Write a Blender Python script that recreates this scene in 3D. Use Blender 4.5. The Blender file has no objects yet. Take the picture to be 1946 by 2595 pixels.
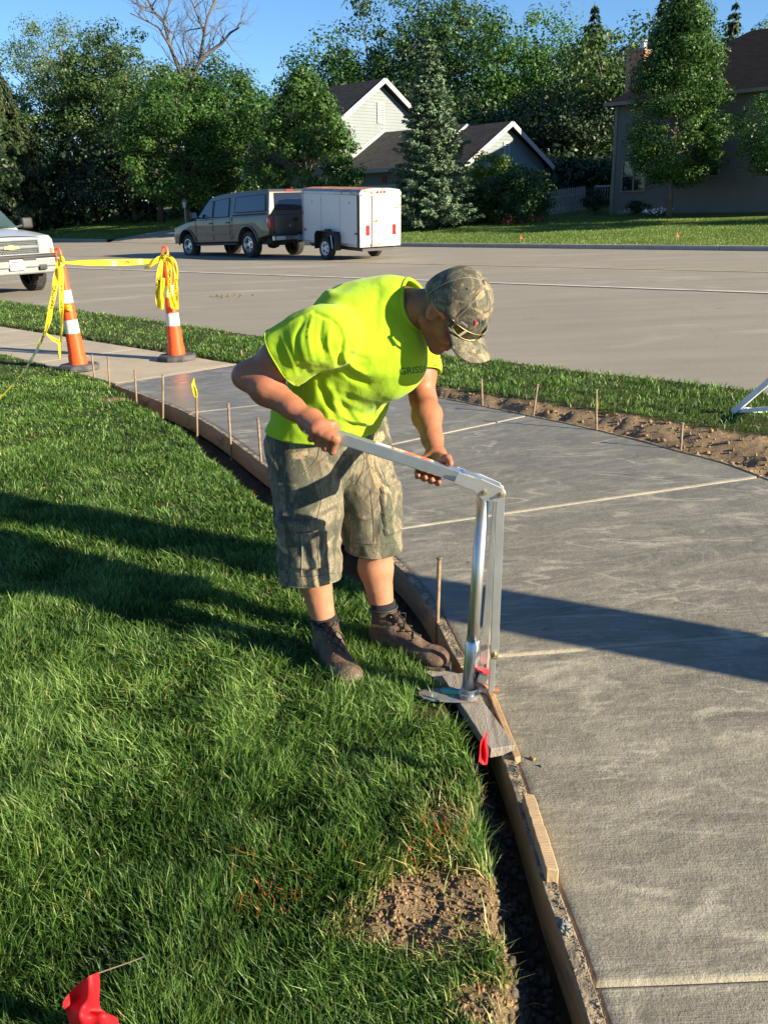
import bpy, bmesh, math, random
import numpy as np
from mathutils import Vector, Matrix, Euler
from mathutils.bvhtree import BVHTree
R = math.radians
SC = bpy.context.scene
C = SC.collection
rnd = random.Random(7)
rng = np.random.default_rng(11)

# ------------------------------------------------------------------ camera
FPX, PITCH, ROLL, CAMZ = 2243.0, R(19.2), 0.028, 1.6
cR0, cU0, cF = Vector((1, 0, 0)), Vector((0, math.sin(PITCH), math.cos(PITCH))), Vector((0, math.cos(PITCH), -math.sin(PITCH)))
cR = math.cos(ROLL) * cR0 - math.sin(ROLL) * cU0
cU = math.sin(ROLL) * cR0 + math.cos(ROLL) * cU0
cam_d = bpy.data.cameras.new('camera')
cam_d.sensor_fit = 'HORIZONTAL'; cam_d.sensor_width = 36.0; cam_d.lens = FPX / 1946 * 36.0
cam_d.clip_start = 0.05; cam_d.clip_end = 2000
cam = bpy.data.objects.new('camera', cam_d); C.objects.link(cam)
mw = Matrix.Identity(4)
for i, v in enumerate((cR, cU, -cF)):
    mw[0][i], mw[1][i], mw[2][i] = v
mw.translation = Vector((0, 0, CAMZ)); cam.matrix_world = mw
SC.camera = cam

# ------------------------------------------------------------------ sky and sun
SUN_EL, SUN_H = R(19.5), Vector((0.89, -0.456)).normalized()   # horizontal direction towards the sun
w = bpy.data.worlds.new('World'); SC.world = w; w.use_nodes = True
wn = w.node_tree; wn.nodes.clear()
sky = wn.nodes.new('ShaderNodeTexSky'); sky.sky_type = 'NISHITA'; sky.sun_disc = False
sky.sun_elevation = SUN_EL
sky.sun_rotation = math.atan2(SUN_H.x, SUN_H.y)
sky.air_density = 1.0; sky.dust_density = 0.0; sky.ozone_density = 3.0; sky.altitude = 200
bg = wn.nodes.new('ShaderNodeBackground'); bg.inputs['Strength'].default_value = 0.055
wo = wn.nodes.new('ShaderNodeOutputWorld')
tint = wn.nodes.new('ShaderNodeMix'); tint.data_type = 'RGBA'; tint.blend_type = 'MULTIPLY'; tint.inputs[0].default_value = 1.0; tint.inputs[7].default_value = (.74, .97, 1.22, 1)   # clear deep-blue morning air
wn.links.new(sky.outputs[0], tint.inputs[6]); wn.links.new(tint.outputs[2], bg.inputs[0]); wn.links.new(bg.outputs[0], wo.inputs[0])
sl = bpy.data.lights.new('sun', 'SUN'); sl.energy = 5.0; sl.angle = R(0.53); sl.color = (1.0, 0.88, 0.64)
so = bpy.data.objects.new('sun', sl); C.objects.link(so)
sv = Vector((SUN_H.x * math.cos(SUN_EL), SUN_H.y * math.cos(SUN_EL), math.sin(SUN_EL)))
so.rotation_euler = sv.to_track_quat('Z', 'Y').to_euler(); so.location = (20, -10, 20)
SC.view_settings.view_transform = 'Standard'; SC.view_settings.look = 'None'
SC.view_settings.exposure = 1.5; SC.view_settings.gamma = 1; SC.view_settings.use_curve_mapping = False
try:
    SC.cycles.use_denoising = True; SC.cycles.max_bounces = 8; SC.cycles.transparent_max_bounces = 8
except Exception: pass

# ------------------------------------------------------------------ survey helper: where a sight line meets a depth or a height
def sight(x, y):
    k = 1.173; dx, dy = x * k - 973, y * k - 1297.5
    c, s = math.cos(ROLL), math.sin(ROLL)
    u, v = (dx * c - dy * s) / FPX, -(dx * s + dy * c) / FPX
    return Vector((u, math.cos(PITCH) + v * math.sin(PITCH), -math.sin(PITCH) + v * math.cos(PITCH)))
def at(x, y, Y):
    d = sight(x, y); return Vector((0, 0, CAMZ)) + d * (Y / d.y)
def gr(x, y, z=0.0):
    d = sight(x, y); return Vector((0, 0, CAMZ)) + d * ((z - CAMZ) / d.z)

# ------------------------------------------------------------------ noise in numpy
def _h(ix, iy, iz, seed):
    n = (ix.astype(np.int64) * 374761393 + iy.astype(np.int64) * 668265263 + iz.astype(np.int64) * 2147483647 + seed * 1274126177) & 0xffffffff
    n = ((n ^ (n >> 13)) * 1274126177) & 0xffffffff
    n = ((n ^ (n >> 16)) * 2246822519) & 0xffffffff
    return ((n ^ (n >> 15)) & 0xffffff) / float(0xffffff)
def vn(x, y, z=None, seed=0):
    x = np.asarray(x, float); y = np.asarray(y, float)
    z = np.zeros_like(x) if z is None else np.asarray(z, float)
    ix, iy, iz = np.floor(x), np.floor(y), np.floor(z)
    fx, fy, fz = x - ix, y - iy, z - iz
    fx, fy, fz = (f * f * (3 - 2 * f) for f in (fx, fy, fz))
    r = 0
    for a in (0, 1):
        for b in (0, 1):
            for c in (0, 1):
                wgt = (fx if a else 1 - fx) * (fy if b else 1 - fy) * (fz if c else 1 - fz)
                r = r + wgt * _h(ix + a, iy + b, iz + c, seed)
    return r * 2 - 1
def fbm(x, y, z=None, seed=0, oct=4, lac=2.0, gain=.5):
    r, a, s, f = 0, 1.0, 0, 1.0
    for i in range(oct):
        r = r + a * vn(x * f, y * f, None if z is None else z * f, seed + i * 17); s += a; a *= gain; f *= lac
    return r / s
def sstep(a, b, x):
    t = np.clip((x - a) / (b - a), 0, 1); return t * t * (3 - 2 * t)

# ------------------------------------------------------------------ materials
def new_mat(name):
    m = bpy.data.materials.new(name); m.use_nodes = True; nt = m.node_tree; nt.nodes.clear()
    o = nt.nodes.new('ShaderNodeOutputMaterial'); b = nt.nodes.new('ShaderNodeBsdfPrincipled')
    nt.links.new(b.outputs[0], o.inputs['Surface'])
    return m, nt, b, o
def setin(nt, nd, k, v):
    s = nd.inputs[k]
    if isinstance(v, bpy.types.NodeSocket): nt.links.new(v, s)
    elif isinstance(v, (tuple, list)) and len(v) == 3 and s.type == 'RGBA': s.default_value = (*v, 1)
    else: s.default_value = v
def nd(nt, t, ins=None, out=0, **props):
    n = nt.nodes.new('ShaderNode' + t)
    for k, v in props.items(): setattr(n, k, v)
    for k, v in (ins or {}).items(): setin(nt, n, k, v)
    return n.outputs[out]
def coord(nt, kind='Object', scale=(1, 1, 1), rot=(0, 0, 0), loc=(0, 0, 0)):
    tc = nt.nodes.new('ShaderNodeTexCoord')
    return nd(nt, 'Mapping', {'Vector': tc.outputs[kind], 'Scale': scale, 'Rotation': rot, 'Location': loc})
def noise(nt, vec, scale, detail=4, rough=.55, dist=0):
    return nd(nt, 'TexNoise', {'Vector': vec, 'Scale': scale, 'Detail': detail, 'Roughness': rough, 'Distortion': dist})
def ramp(nt, fac, stops, interp='LINEAR'):
    n = nt.nodes.new('ShaderNodeValToRGB'); nt.links.new(fac, n.inputs[0]); cr = n.color_ramp; cr.interpolation = interp
    while len(cr.elements) < len(stops): cr.elements.new(.5)
    for e, (p, c) in zip(cr.elements, stops):
        e.position = p; e.color = (*c, 1) if len(c) == 3 else c
    return n.outputs[0]
def mixc(nt, f, a, b, mode='MIX'):
    n = nt.nodes.new('ShaderNodeMix'); n.data_type = 'RGBA'; n.blend_type = mode
    for k, v in ((0, f), (6, a), (7, b)):
        if isinstance(v, bpy.types.NodeSocket): nt.links.new(v, n.inputs[k])
        elif k == 0: n.inputs[0].default_value = v
        else: n.inputs[k].default_value = (*v, 1) if len(v) == 3 else v
    return n.outputs[2]
def mth(nt, op, a, b=0.0, c=0.0):
    n = nt.nodes.new('ShaderNodeMath'); n.operation = op
    for k, v in enumerate((a, b, c)):
        if isinstance(v, bpy.types.NodeSocket): nt.links.new(v, n.inputs[k])
        else: n.inputs[k].default_value = v
    return n.outputs[0]
def bump(nt, b, h, strength=.3, dist=.01):
    n = nd(nt, 'Bump', {'Height': h, 'Strength': strength, 'Distance': dist}); nt.links.new(n, b.inputs['Normal']); return n
def attr(nt, name, out=0):
    n = nt.nodes.new('ShaderNodeAttribute'); n.attribute_name = name; return n.outputs[out]
def simple(name, col, rough=.6, metal=0, var=.12, scale=8, bumps=0, bscale=60, coat=0, spec=.5, stretch=(1, 1, 1), dirt=None, dirtcol=(.1, .08, .06)):
    m, nt, b, o = new_mat(name)
    v = coord(nt, scale=stretch)
    n1 = noise(nt, v, scale, 5)
    lo = tuple(c * (1 - var) for c in col); hi = tuple(min(1, c * (1 + var)) for c in col)
    c = ramp(nt, n1, [(.3, lo), (.7, hi)])
    if dirt is not None:
        f = ramp(nt, noise(nt, v, scale * .6, 7, .65), [(dirt, (0, 0, 0)), (min(.99, dirt + .18), (1, 1, 1))])
        c = mixc(nt, f, c, dirtcol)
    setin(nt, b, 'Base Color', c); b.inputs['Roughness'].default_value = rough; b.inputs['Metallic'].default_value = metal
    b.inputs['Specular IOR Level'].default_value = spec; b.inputs['Coat Weight'].default_value = coat
    if bumps: bump(nt, b, noise(nt, v, bscale, 5), bumps, .01)
    return m

# ------------------------------------------------------------------ objects
WM = {}
def thing(name, label, cat, loc=(0, 0, 0), rotz=0, group=None, tilt=None, scale=1.0):
    o = bpy.data.objects.new(name, None); C.objects.link(o); o.empty_display_size = .1
    o.location = loc; o.rotation_euler = tilt if tilt else (0, 0, rotz); o.scale = (scale,) * 3
    o['label'] = label; o['category'] = cat
    if group: o['group'] = group
    WM[o.name] = Matrix.LocRotScale(Vector(loc), Euler(o.rotation_euler), Vector((scale,) * 3))
    return o
def tag(o, label=None, cat=None, group=None, kind=None):
    for k, v in (('label', label), ('category', cat), ('group', group), ('kind', kind)):
        if v: o[k] = v
    return o
def root_of(o):
    while o.parent: o = o.parent
    return o
def link(name, me, mats, parent=None, world=False, smooth=False, kind=None):
    """world=True: the mesh is in world coordinates; it is moved into the thing's own frame"""
    o = bpy.data.objects.new(name, me); C.objects.link(o)
    for m in (mats if isinstance(mats, (list, tuple)) else [mats]): me.materials.append(m)
    if smooth and len(me.polygons): me.polygons.foreach_set('use_smooth', np.ones(len(me.polygons), bool))
    if parent:
        o.parent = parent
        if world and root_of(parent).name in WM: me.transform(WM[root_of(parent).name].inverted())
    if kind: o['kind'] = kind
    me.update()
    return o
def npmesh(name, V, polys, attrs=None, uv=None, matidx=None):
    V = np.asarray(V, np.float32); polys = [np.asarray(p, np.int32) for p in polys if len(p)]
    me = bpy.data.meshes.new(name); me.vertices.add(len(V)); me.vertices.foreach_set('co', V.ravel())
    loops = np.concatenate([p.ravel() for p in polys]); cnt = np.concatenate([np.full(len(p), p.shape[1], np.int32) for p in polys])
    st = np.concatenate([[0], np.cumsum(cnt)[:-1]]).astype(np.int32)
    me.loops.add(len(loops)); me.loops.foreach_set('vertex_index', loops)
    me.polygons.add(len(cnt)); me.polygons.foreach_set('loop_start', st); me.polygons.foreach_set('loop_total', cnt)
    if matidx is not None: me.polygons.foreach_set('material_index', np.asarray(matidx, np.int32))
    for k, a in (attrs or {}).items():
        a = np.asarray(a, np.float32)
        if a.ndim == 1:
            at_ = me.attributes.new(k, 'FLOAT', 'POINT'); at_.data.foreach_set('value', a)
        else:
            at_ = me.attributes.new(k, 'FLOAT_COLOR', 'POINT')
            if a.shape[1] == 3: a = np.concatenate([a, np.ones((len(a), 1), np.float32)], 1)
            at_.data.foreach_set('color', a.ravel())
    if uv is not None:
        l = me.uv_layers.new(name='UVMap'); l.data.foreach_set('uv', np.asarray(uv, np.float32)[loops].ravel())
    me.update(calc_edges=True); return me
class MB:
    def __init__(s): s.v, s.f, s.m = [], [], []
    def add(s, vs, fs, mi=0):
        o = len(s.v); s.v += [tuple(v) for v in vs]; s.f += [tuple(i + o for i in f) for f in fs]; s.m += [mi] * len(fs); return s
    def box(s, c, size, rot=None, mi=0, taper=1.0):
        x, y, z = (q / 2 for q in size); vs = []
        for sz in (-1, 1):
            t = taper if sz > 0 else 1
            for sx, sy in ((-1, -1), (1, -1), (1, 1), (-1, 1)): vs.append(Vector((sx * x * t, sy * y * t, sz * z)))
        if rot is not None: vs = [rot @ v for v in vs]
        c = Vector(c); vs = [v + c for v in vs]
        return s.add(vs, [(3, 2, 1, 0), (4, 5, 6, 7), (0, 1, 5, 4), (1, 2, 6, 5), (2, 3, 7, 6), (3, 0, 4, 7)], mi)
    def tube(s, pts, r, seg=8, cap=True, mi=0):
        pts = [Vector(p) for p in pts]; n = len(pts); rs = r if isinstance(r, (list, tuple)) else [r] * n
        up = None; rings = []
        for i, p in enumerate(pts):
            t = (pts[min(i + 1, n - 1)] - pts[max(i - 1, 0)])
            t = t.normalized() if t.length > 1e-9 else Vector((0, 0, 1))
            if up is None: up = t.orthogonal().normalized()
            up = (up - t * up.dot(t)); up = up.normalized() if up.length > 1e-6 else t.orthogonal().normalized()
            b = t.cross(up)
            rings.append([p + (up * math.cos(a) + b * math.sin(a)) * rs[i] for a in (2 * math.pi * k / seg for k in range(seg))])
        vs = [v for r_ in rings for v in r_]; fs = []
        for i in range(n - 1):
            for k in range(seg):
                a, b = i * seg + k, i * seg + (k + 1) % seg; fs.append((a, b, b + seg, a + seg))
        if cap: fs.append(tuple(range(seg - 1, -1, -1))); fs.append(tuple((n - 1) * seg + k for k in range(seg)))
        return s.add(vs, fs, mi)
    def lathe(s, prof, c=(0, 0, 0), seg=24, axis='Z', mi=0, rot=None, cap=True):
        vs, fs = [], []
        for r, h in prof:
            for k in range(seg):
                a = 2 * math.pi * k / seg; x, y = r * math.cos(a), r * math.sin(a)
                v = Vector((x, y, h)) if axis == 'Z' else (Vector((h, x, y)) if axis == 'X' else Vector((y, h, x)))
                if rot is not None: v = rot @ v
                vs.append(v + Vector(c))
        for i in range(len(prof) - 1):
            for k in range(seg):
                a, b = i * seg + k, i * seg + (k + 1) % seg; fs.append((a, b, b + seg, a + seg))
        if cap:
            if prof[0][0] > 1e-5: fs.append(tuple(range(seg - 1, -1, -1)))
            if prof[-1][0] > 1e-5: fs.append(tuple((len(prof) - 1) * seg + k for k in range(seg)))
        return s.add(vs, fs, mi)
    def poly(s, pts, thick=None, mi=0):
        """flat polygon (list of 3-D points), optionally thickened by vector"""
        pts = [Vector(p) for p in pts]; n = len(pts)
        if thick is None: return s.add(pts, [tuple(range(n))], mi)
        t = Vector(thick); vs = pts + [p + t for p in pts]
        nrm = Vector((0, 0, 0))
        for i in range(n): nrm += pts[i].cross(pts[(i + 1) % n])
        fl = nrm.dot(t) > 0
        fs = [tuple(range(n - 1, -1, -1)) if fl else tuple(range(n)), tuple(range(n, 2 * n)) if fl else tuple(range(2 * n - 1, n - 1, -1))]
        for i in range(n):
            j = (i + 1) % n; q = (i, j, j + n, i + n); fs.append(q if fl else q[::-1])
        return s.add(vs, fs, mi)
    def build(s, name, mats, parent=None, world=False, smooth=False, bevel=0, bseg=2, kind=None, fix=False):
        me = bpy.data.meshes.new(name); me.from_pydata(s.v, [], s.f)
        me.polygons.foreach_set('material_index', s.m)
        if bevel or fix:
            bm = bmesh.new(); bm.from_mesh(me)
            if fix: bmesh.ops.recalc_face_normals(bm, faces=bm.faces)
            if bevel: bmesh.ops.bevel(bm, geom=[e for e in bm.edges if len(e.link_faces) == 2 and e.calc_face_angle(0) > .5], offset=bevel, segments=bseg, profile=.6, affect='EDGES', clamp_overlap=True)
            bm.to_mesh(me); bm.free()
        return link(name, me, mats, parent, world, smooth, kind)
def dup(root, loc=None, rotz=None, label=None, group=None):
    r = root.copy(); C.objects.link(r)
    if loc is not None: r.location = loc
    if rotz is not None: r.rotation_euler = (0, 0, rotz)
    if label: r['label'] = label
    if group: r['group'] = group
    for ch in list(root.children):
        c = ch.copy(); C.objects.link(c); c.parent = r
        for g in ch.children:
            d = g.copy(); C.objects.link(d); d.parent = c
    return r
def text_mesh(txt, size=1.0, bold=0.0, depth=0.0, align='CENTER', spacing=1.0):
    cu = bpy.data.curves.new('lettering', 'FONT'); cu.body = txt; cu.size = size; cu.align_x = align; cu.align_y = 'CENTER'
    cu.offset = bold; cu.extrude = depth; cu.space_character = spacing; cu.resolution_u = 3
    o = bpy.data.objects.new('lettering', cu); C.objects.link(o)
    dg = bpy.context.evaluated_depsgraph_get(); me = bpy.data.meshes.new_from_object(o.evaluated_get(dg))
    bpy.data.objects.remove(o); bpy.data.curves.remove(cu); return me
def lettering(txt, size, loc, xdir, ydir, mat, parent, bold=0.0, name='lettering', world=False, depth=.0008, spacing=1.0):
    me = text_mesh(txt, size, bold, depth, spacing=spacing)
    X, Y = Vector(xdir).normalized(), Vector(ydir).normalized(); Z = X.cross(Y)
    M = Matrix.Identity(4)
    for i, v in enumerate((X, Y, Z)): M[0][i], M[1][i], M[2][i] = v
    M.translation = Vector(loc); me.transform(M)
    return link(name, me, mat, parent, world)
def cr_spline(P, n):
    """Catmull-Rom through points, n samples per span"""
    P = [np.asarray(p, float) for p in P]; P = [2 * P[0] - P[1]] + P + [2 * P[-1] - P[-2]]; out = []
    for i in range(1, len(P) - 2):
        for k in range(n):
            t = k / n; a, b, c, d = P[i - 1:i + 3]
            out.append(.5 * (2 * b + (c - a) * t + (2 * a - 5 * b + 4 * c - d) * t * t + (3 * b - a - 3 * c + d) * t ** 3))
    out.append(P[-2]); return np.array(out)
def sdist(px, py, L):
    """signed distance to a polyline (positive on its left), and the arc position"""
    best = np.full(px.shape, 1e9); sg = np.ones(px.shape); arc = np.zeros(px.shape); s0 = 0
    for a, b in zip(L[:-1], L[1:]):
        d = b - a; l2 = (d ** 2).sum(); l = math.sqrt(l2)
        t = np.clip(((px - a[0]) * d[0] + (py - a[1]) * d[1]) / l2, 0, 1)
        qx, qy = px - a[0] - t * d[0], py - a[1] - t * d[1]; q = np.hypot(qx, qy); m = q < best
        best = np.where(m, q, best); sg = np.where(m, np.sign(d[0] * (py - a[1]) - d[1] * (px - a[0])), sg); arc = np.where(m, s0 + t * l, arc); s0 += l
    return best * np.where(sg == 0, 1, sg), arc
# ================================================================== STRUCTURE: path, ground, road, far lawn
EL = cr_spline([(.46, -2), (.445, .3), (.427, 1.365), (.401, 1.777), (.383, 2.17), (.35, 2.544), (.283, 2.928), (.071, 3.865), (-.712, 5.535), (-1.486, 7.09), (-2.592, 8.624), (-3.386, 9.516), (-4.6, 10.815), (-9, 15.3), (-18, 24.3)], 8)
ER = cr_spline([(2.8, -2), (2.82, 1.5), (2.68, 3.17), (2.25, 5.045), (1.93, 5.69), (1.56, 6.28), (1.14, 6.8), (.528, 7.53), (-.35, 8.42), (-1.545, 9.6), (-3.34, 11.33), (-5.73, 13.64), (-9.2, 17), (-18.2, 26)], 8)
KL = cr_spline([(12, -2.2), (8, 2.1), (5, 5.2), (3.2, 7.15), (1.71, 8.585), (.65, 9.584), (-1.43, 11.568), (-3.73, 14.03), (-7.4, 17.8), (-18, 28.8), (-40, 51)], 6)
GD = dict()
def ground_h(x, y, fine=True):
    """height and soil weight of the near ground"""
    dl, al = sdist(x, y, EL); dr, ar = sdist(x, y, ER); dk, ak = sdist(x, y, KL)
    left = dl > 0; right = (dr < 0)
    n1 = fbm(x * 1.1, y * 1.1, seed=3, oct=3); n2 = fbm(x * 9, y * 9, seed=5, oct=4); n3 = fbm(x * 42, y * 42, seed=8, oct=3)
    # left lawn with trench beside the form
    newp = sstep(8.75, 8.55, y)                       # 1 beside the new path, 0 beside the old walk
    wid = np.interp(y, [0, 1.3, 1.6, 1.9, 2.15, 2.3, 2.9, 3.3, 4.2, 5.2, 6.2, 7.4, 8.2, 8.7], [.125, .13, .115, .085, .065, .06, .12, .19, .25, .25, .24, .2, .1, .03])
    wid = (wid + .035 * fbm(x * 3.1, y * 3.1, seed=21, oct=3)) * newp + .0 * (1 - newp)
    lawn = .018 + .045 * sstep(.3, 2.2, dl) + .02 * n1 * sstep(.1, 1, dl) + .008 * n2
    dep = -.15 + .03 * n2 + .022 * n3
    t = sstep(wid, wid + .09, dl)
    hl = np.where(newp > .5, dep * (1 - t) + lawn * t, lawn * sstep(0, .06, dl) - .03 * (1 - sstep(0, .06, dl)))
    soil = np.where(newp > .5, 1 - sstep(wid + .045, wid + .075, dl), 0.0)
    # scraped soil patch on the near lawn
    bx, by = x - .10, y - 1.66
    rr = np.hypot(bx * .75, by * 1.15) + .05 * fbm(x * 7, y * 7, seed=31, oct=3)
    patch = sstep(.235, .09, rr); band_ = sstep(.10, .02, dl - wid + .03 * fbm(x * 9, y * 9, seed=36, oct=2)) * sstep(1.2, 1.4, y) * sstep(2.15, 2.0, y) * .9; patch2 = sstep(.12, .04, np.hypot(x - .15, (y - 1.98)) + .05 * fbm(x * 8, y * 8, seed=33, oct=3)); patch2 = np.maximum(patch2, sstep(.10, .03, np.hypot(x - .20, y - 1.40) + .05 * fbm(x * 8, y * 8, seed=34, oct=3)))
    patch3 = sstep(.16, .06, np.hypot(x + 2.35, (y - 7.75) * .8) + .06 * fbm(x * 5, y * 5, seed=35, oct=3))
    pt = np.maximum(np.maximum(np.maximum(patch, patch2 * .8), patch3 * .9), band_)
    hl = hl + pt * (.002 + .020 * n2 + .012 * n3) * (dl > wid)
    soil = np.maximum(soil, pt)
    # right bank: dug soil then turf strip
    wr = np.interp(y, [2, 4, 5.0, 5.7, 6.3, 6.9, 7.6, 8.4, 9.3], [.9, .8, .72, .62, .42, .27, .17, .08, .02]) + .06 * fbm(x * 2.7, y * 2.7, seed=41, oct=3)
    wr = wr * sstep(9.6, 9.0, y)
    ddr = -dr
    bank = -.07 + .10 * sstep(.0, 1.0, ddr / np.maximum(wr, .05)) + .034 * n2 + .012 * n3
    trf = .055 + .012 * n1 + .006 * n2
    tr = sstep(wr, wr + .08, ddr)
    hr = bank * (1 - tr) + trf * tr
    hr = np.where(y > 9.5, .045 * sstep(0, .06, ddr) - .02, hr)
    hr = hr - .20 * sstep(-.03, .02, dk * -1 + .0) * 0
    soilr = 1 - sstep(wr, wr + .05, ddr); soilr = np.where(y > 9.5, 0, soilr)
    drop = sstep(.02, -.04, dk)                        # beyond the kerb line the ground dives under the road
    hr = hr * (1 - drop) + (-.35) * drop
    h = np.where(left, hl, np.where(right, hr, -.19)); so = np.where(left, soil, np.where(right, soilr, 1))
    # keep the terrain low right under the slab edges
    return h, so, dict(dl=dl, dr=dr, dk=dk, wid=wid, wr=wr, pt=pt)
def axis(segs):
    out = []
    for a, b, st in segs: out += list(np.arange(a, b, st))
    return np.array(out + [segs[-1][1]])
gx = axis([(-40, -14, 1.0), (-14, -6, .25), (-6, -3.2, .07), (-3.2, -.75, .045), (-.75, .62, .015), (.62, 3.4, .04), (3.4, 9, .2), (9, 14, 1)])
gy = axis([(-6, .5, .4), (.5, 1.15, .06), (1.15, 3.3, .015), (3.3, 9.7, .045), (9.7, 18, .12), (18, 60, 1.0)])
X, Yg = np.meshgrid(gx, gy); Hh, Sh, _i = ground_h(X, Yg)
nx, ny = len(gx), len(gy)
V = np.stack([X.ravel(), Yg.ravel(), Hh.ravel()], 1)
ii = (np.arange(ny - 1)[:, None] * nx + np.arange(nx - 1)[None, :]).ravel()
F = np.stack([ii, ii + 1, ii + 1 + nx, ii + nx], 1)
# drop the sheet where the road lies
dkf = _i['dk'].ravel(); keep = (dkf[F].max(1) > -.35); F = F[keep]
m, nt, b, o = new_mat('soil_and_turf'); v = coord(nt)
soilc = ramp(nt, noise(nt, v, 26, 9, .68), [(.28, (.14, .092, .052)), (.5, (.27, .185, .11)), (.72, (.42, .30, .185))])
dry = ramp(nt, noise(nt, v, 2.3, 4), [(.4, (.17, .13, .09)), (.6, (.33, .24, .15))])
soilc = mixc(nt, .35, soilc, dry)
turf = ramp(nt, noise(nt, v, 55, 6, .7), [(.35, (.028, .035, .012)), (.65, (.085, .075, .035))])
trench_dark = attr(nt, 'trench_dark', 2)
soilc = mixc(nt, trench_dark, soilc, mixc(nt, .8, soilc, (.06, .048, .038), 'MULTIPLY'))
setin(nt, b, 'Base Color', mixc(nt, attr(nt, 'soil', 2), turf, soilc)); b.inputs['Roughness'].default_value = .95
b.inputs['Specular IOR Level'].default_value = .15
bump(nt, b, noise(nt, v, 70, 8, .75), .9, .02)
M_SOIL = m
trench_dark = ((_i['dl'].ravel() > 0) & (_i['dl'].ravel() < _i['wid'].ravel() + .02) & (V[:, 1] > 0)).astype(float) * .85  # soil inside the trench is coloured darker
tag(link('ground', npmesh('ground', V, [F], {'soil': Sh.ravel(), 'trench_dark': trench_dark}), M_SOIL, smooth=True), kind='structure')
base = MB(); base.poly([(-600, -400, -1.6), (600, -400, -1.6), (600, 900, -1.6), (-600, 900, -1.6)])
tag(base.build('far_ground', simple('far_earth', (.07, .08, .04), .95)), kind='structure')

# ---- concrete path in panels
m, nt, b, o = new_mat('fresh_concrete'); uv = coord(nt, 'UV'); ob = coord(nt)
st = coord(nt, 'UV', scale=(7.5, 1.5, 1), rot=(0, 0, .12)); st2 = coord(nt, 'UV', scale=(70, 2.2, 1), rot=(0, 0, .03))
big = noise(nt, st, 1.0, 7, .62, .9); med = noise(nt, ob, 9, 6, .6); fine = noise(nt, ob, 160, 4, .7); lines = noise(nt, st2, 3.2, 4, .6, .3)
c = ramp(nt, big, [(.28, (.110, .100, .078)), (.44, (.165, .151, .118)), (.58, (.225, .206, .160)), (.72, (.33, .30, .225))])
c = mixc(nt, .25, c, ramp(nt, med, [(.3, (.12, .11, .092)), (.7, (.29, .255, .20))]))
c = mixc(nt, mth(nt, 'MULTIPLY', ramp(nt, lines, [(.50, (0, 0, 0)), (.72, (1, 1, 1))]), .30), c, (.36, .31, .235))
c = mixc(nt, mth(nt, 'MULTIPLY', ramp(nt, fine, [(.35, (1, 1, 1)), (.5, (0, 0, 0))]), .35), c, (.10, .088, .07))
sp = nd(nt, 'TexVoronoi', {'Vector': ob, 'Scale': 190.0}); c = mixc(nt, mth(nt, 'MULTIPLY', ramp(nt, sp, [(.0, (1, 1, 1)), (.22, (0, 0, 0))]), .45), c, (.42, .37, .29))
wet = attr(nt, 'wet', 2)
c = mixc(nt, wet, c, mixc(nt, .5, c, (.135, .124, .104)))
swirl = noise(nt, coord(nt, 'UV', scale=(3.6, .8, 1), rot=(0, 0, .5)), 1.3, 3, .5, 2.5)
c = mixc(nt, mth(nt, 'MULTIPLY', ramp(nt, swirl, [(.46, (0, 0, 0)), (.5, (1, 1, 1)), (.54, (0, 0, 0))]), .26), c, (.40, .36, .285))
sw3 = noise(nt, coord(nt, 'UV', scale=(5.5, 1.1, 1), rot=(0, 0, -.9)), 1.7, 4, .55, 2.2); c = mixc(nt, mth(nt, 'MULTIPLY', ramp(nt, sw3, [(.485, (0, 0, 0)), (.5, (1, 1, 1)), (.515, (0, 0, 0))]), .30), c, (.42, .38, .30)); sw4 = noise(nt, coord(nt, scale=(1, 2.2, 1), rot=(0, 0, .5)), 1.0, 3, .5, 1.6); msk = ramp(nt, noise(nt, ob, 3.1, 3), [(.46, (0, 0, 0)), (.58, (1, 1, 1))])
c = mixc(nt, mth(nt, 'MULTIPLY', mth(nt, 'MULTIPLY', ramp(nt, sw4, [(.47, (0, 0, 0)), (.495, (1, 1, 1)), (.505, (1, 1, 1)), (.53, (0, 0, 0))]), msk), .55), c, (.44, .395, .31)); dk_ = noise(nt, ob, 2.6, 5, .65, .6); c = mixc(nt, mth(nt, 'MULTIPLY', ramp(nt, dk_, [(.52, (0, 0, 0)), (.66, (1, 1, 1))]), .38), c, (.095, .085, .068))
pit = noise(nt, ob, 17, 3, .5); c = mixc(nt, mth(nt, 'MULTIPLY', ramp(nt, pit, [(.69, (0, 0, 0)), (.73, (1, 1, 1))]), .6), c, (.07, .062, .05))
c = mixc(nt, attr(nt, 'edge', 2), c, mixc(nt, .55, c, (.42, .37, .28)))
setin(nt, b, 'Base Color', c)
setin(nt, b, 'Roughness', mixc(nt, wet, ramp(nt, med, [(.3, (.62, .62, .62)), (.7, (.85, .85, .85))]), ramp(nt, big, [(.3, (.22, .22, .22)), (.7, (.42, .42, .42))])))
hgt = mth(nt, 'ADD', mth(nt, 'MULTIPLY', fine, .6), mth(nt, 'ADD', mth(nt, 'MULTIPLY', lines, .45), mth(nt, 'MULTIPLY', noise(nt, ob, 30, 6, .7), 1.5)))
bs = nd(nt, 'Bump', {'Height': hgt, 'Distance': .006}); nb = bs.node
nt.links.new(mth(nt, 'SUBTRACT', .75, mth(nt, 'MULTIPLY', wet, .6)), nb.inputs['Strength']); nt.links.new(bs, b.inputs['Normal'])
M_CONC = m
JN = [((.46, -1.6), (2.8, -1.6)), ((.46, -.05), (2.8, -.05)), ((.427, 1.458), (2.82, 1.5)), ((.285, 2.915), (2.68, 3.16)), ((-.13, 4.25), (2.25, 5.045)), ((-.69, 5.50), (1.14, 6.80)), ((-1.6, 7.24), (.12, 7.95)), ((-2.592, 8.624), (-1.545, 9.6))]
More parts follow.
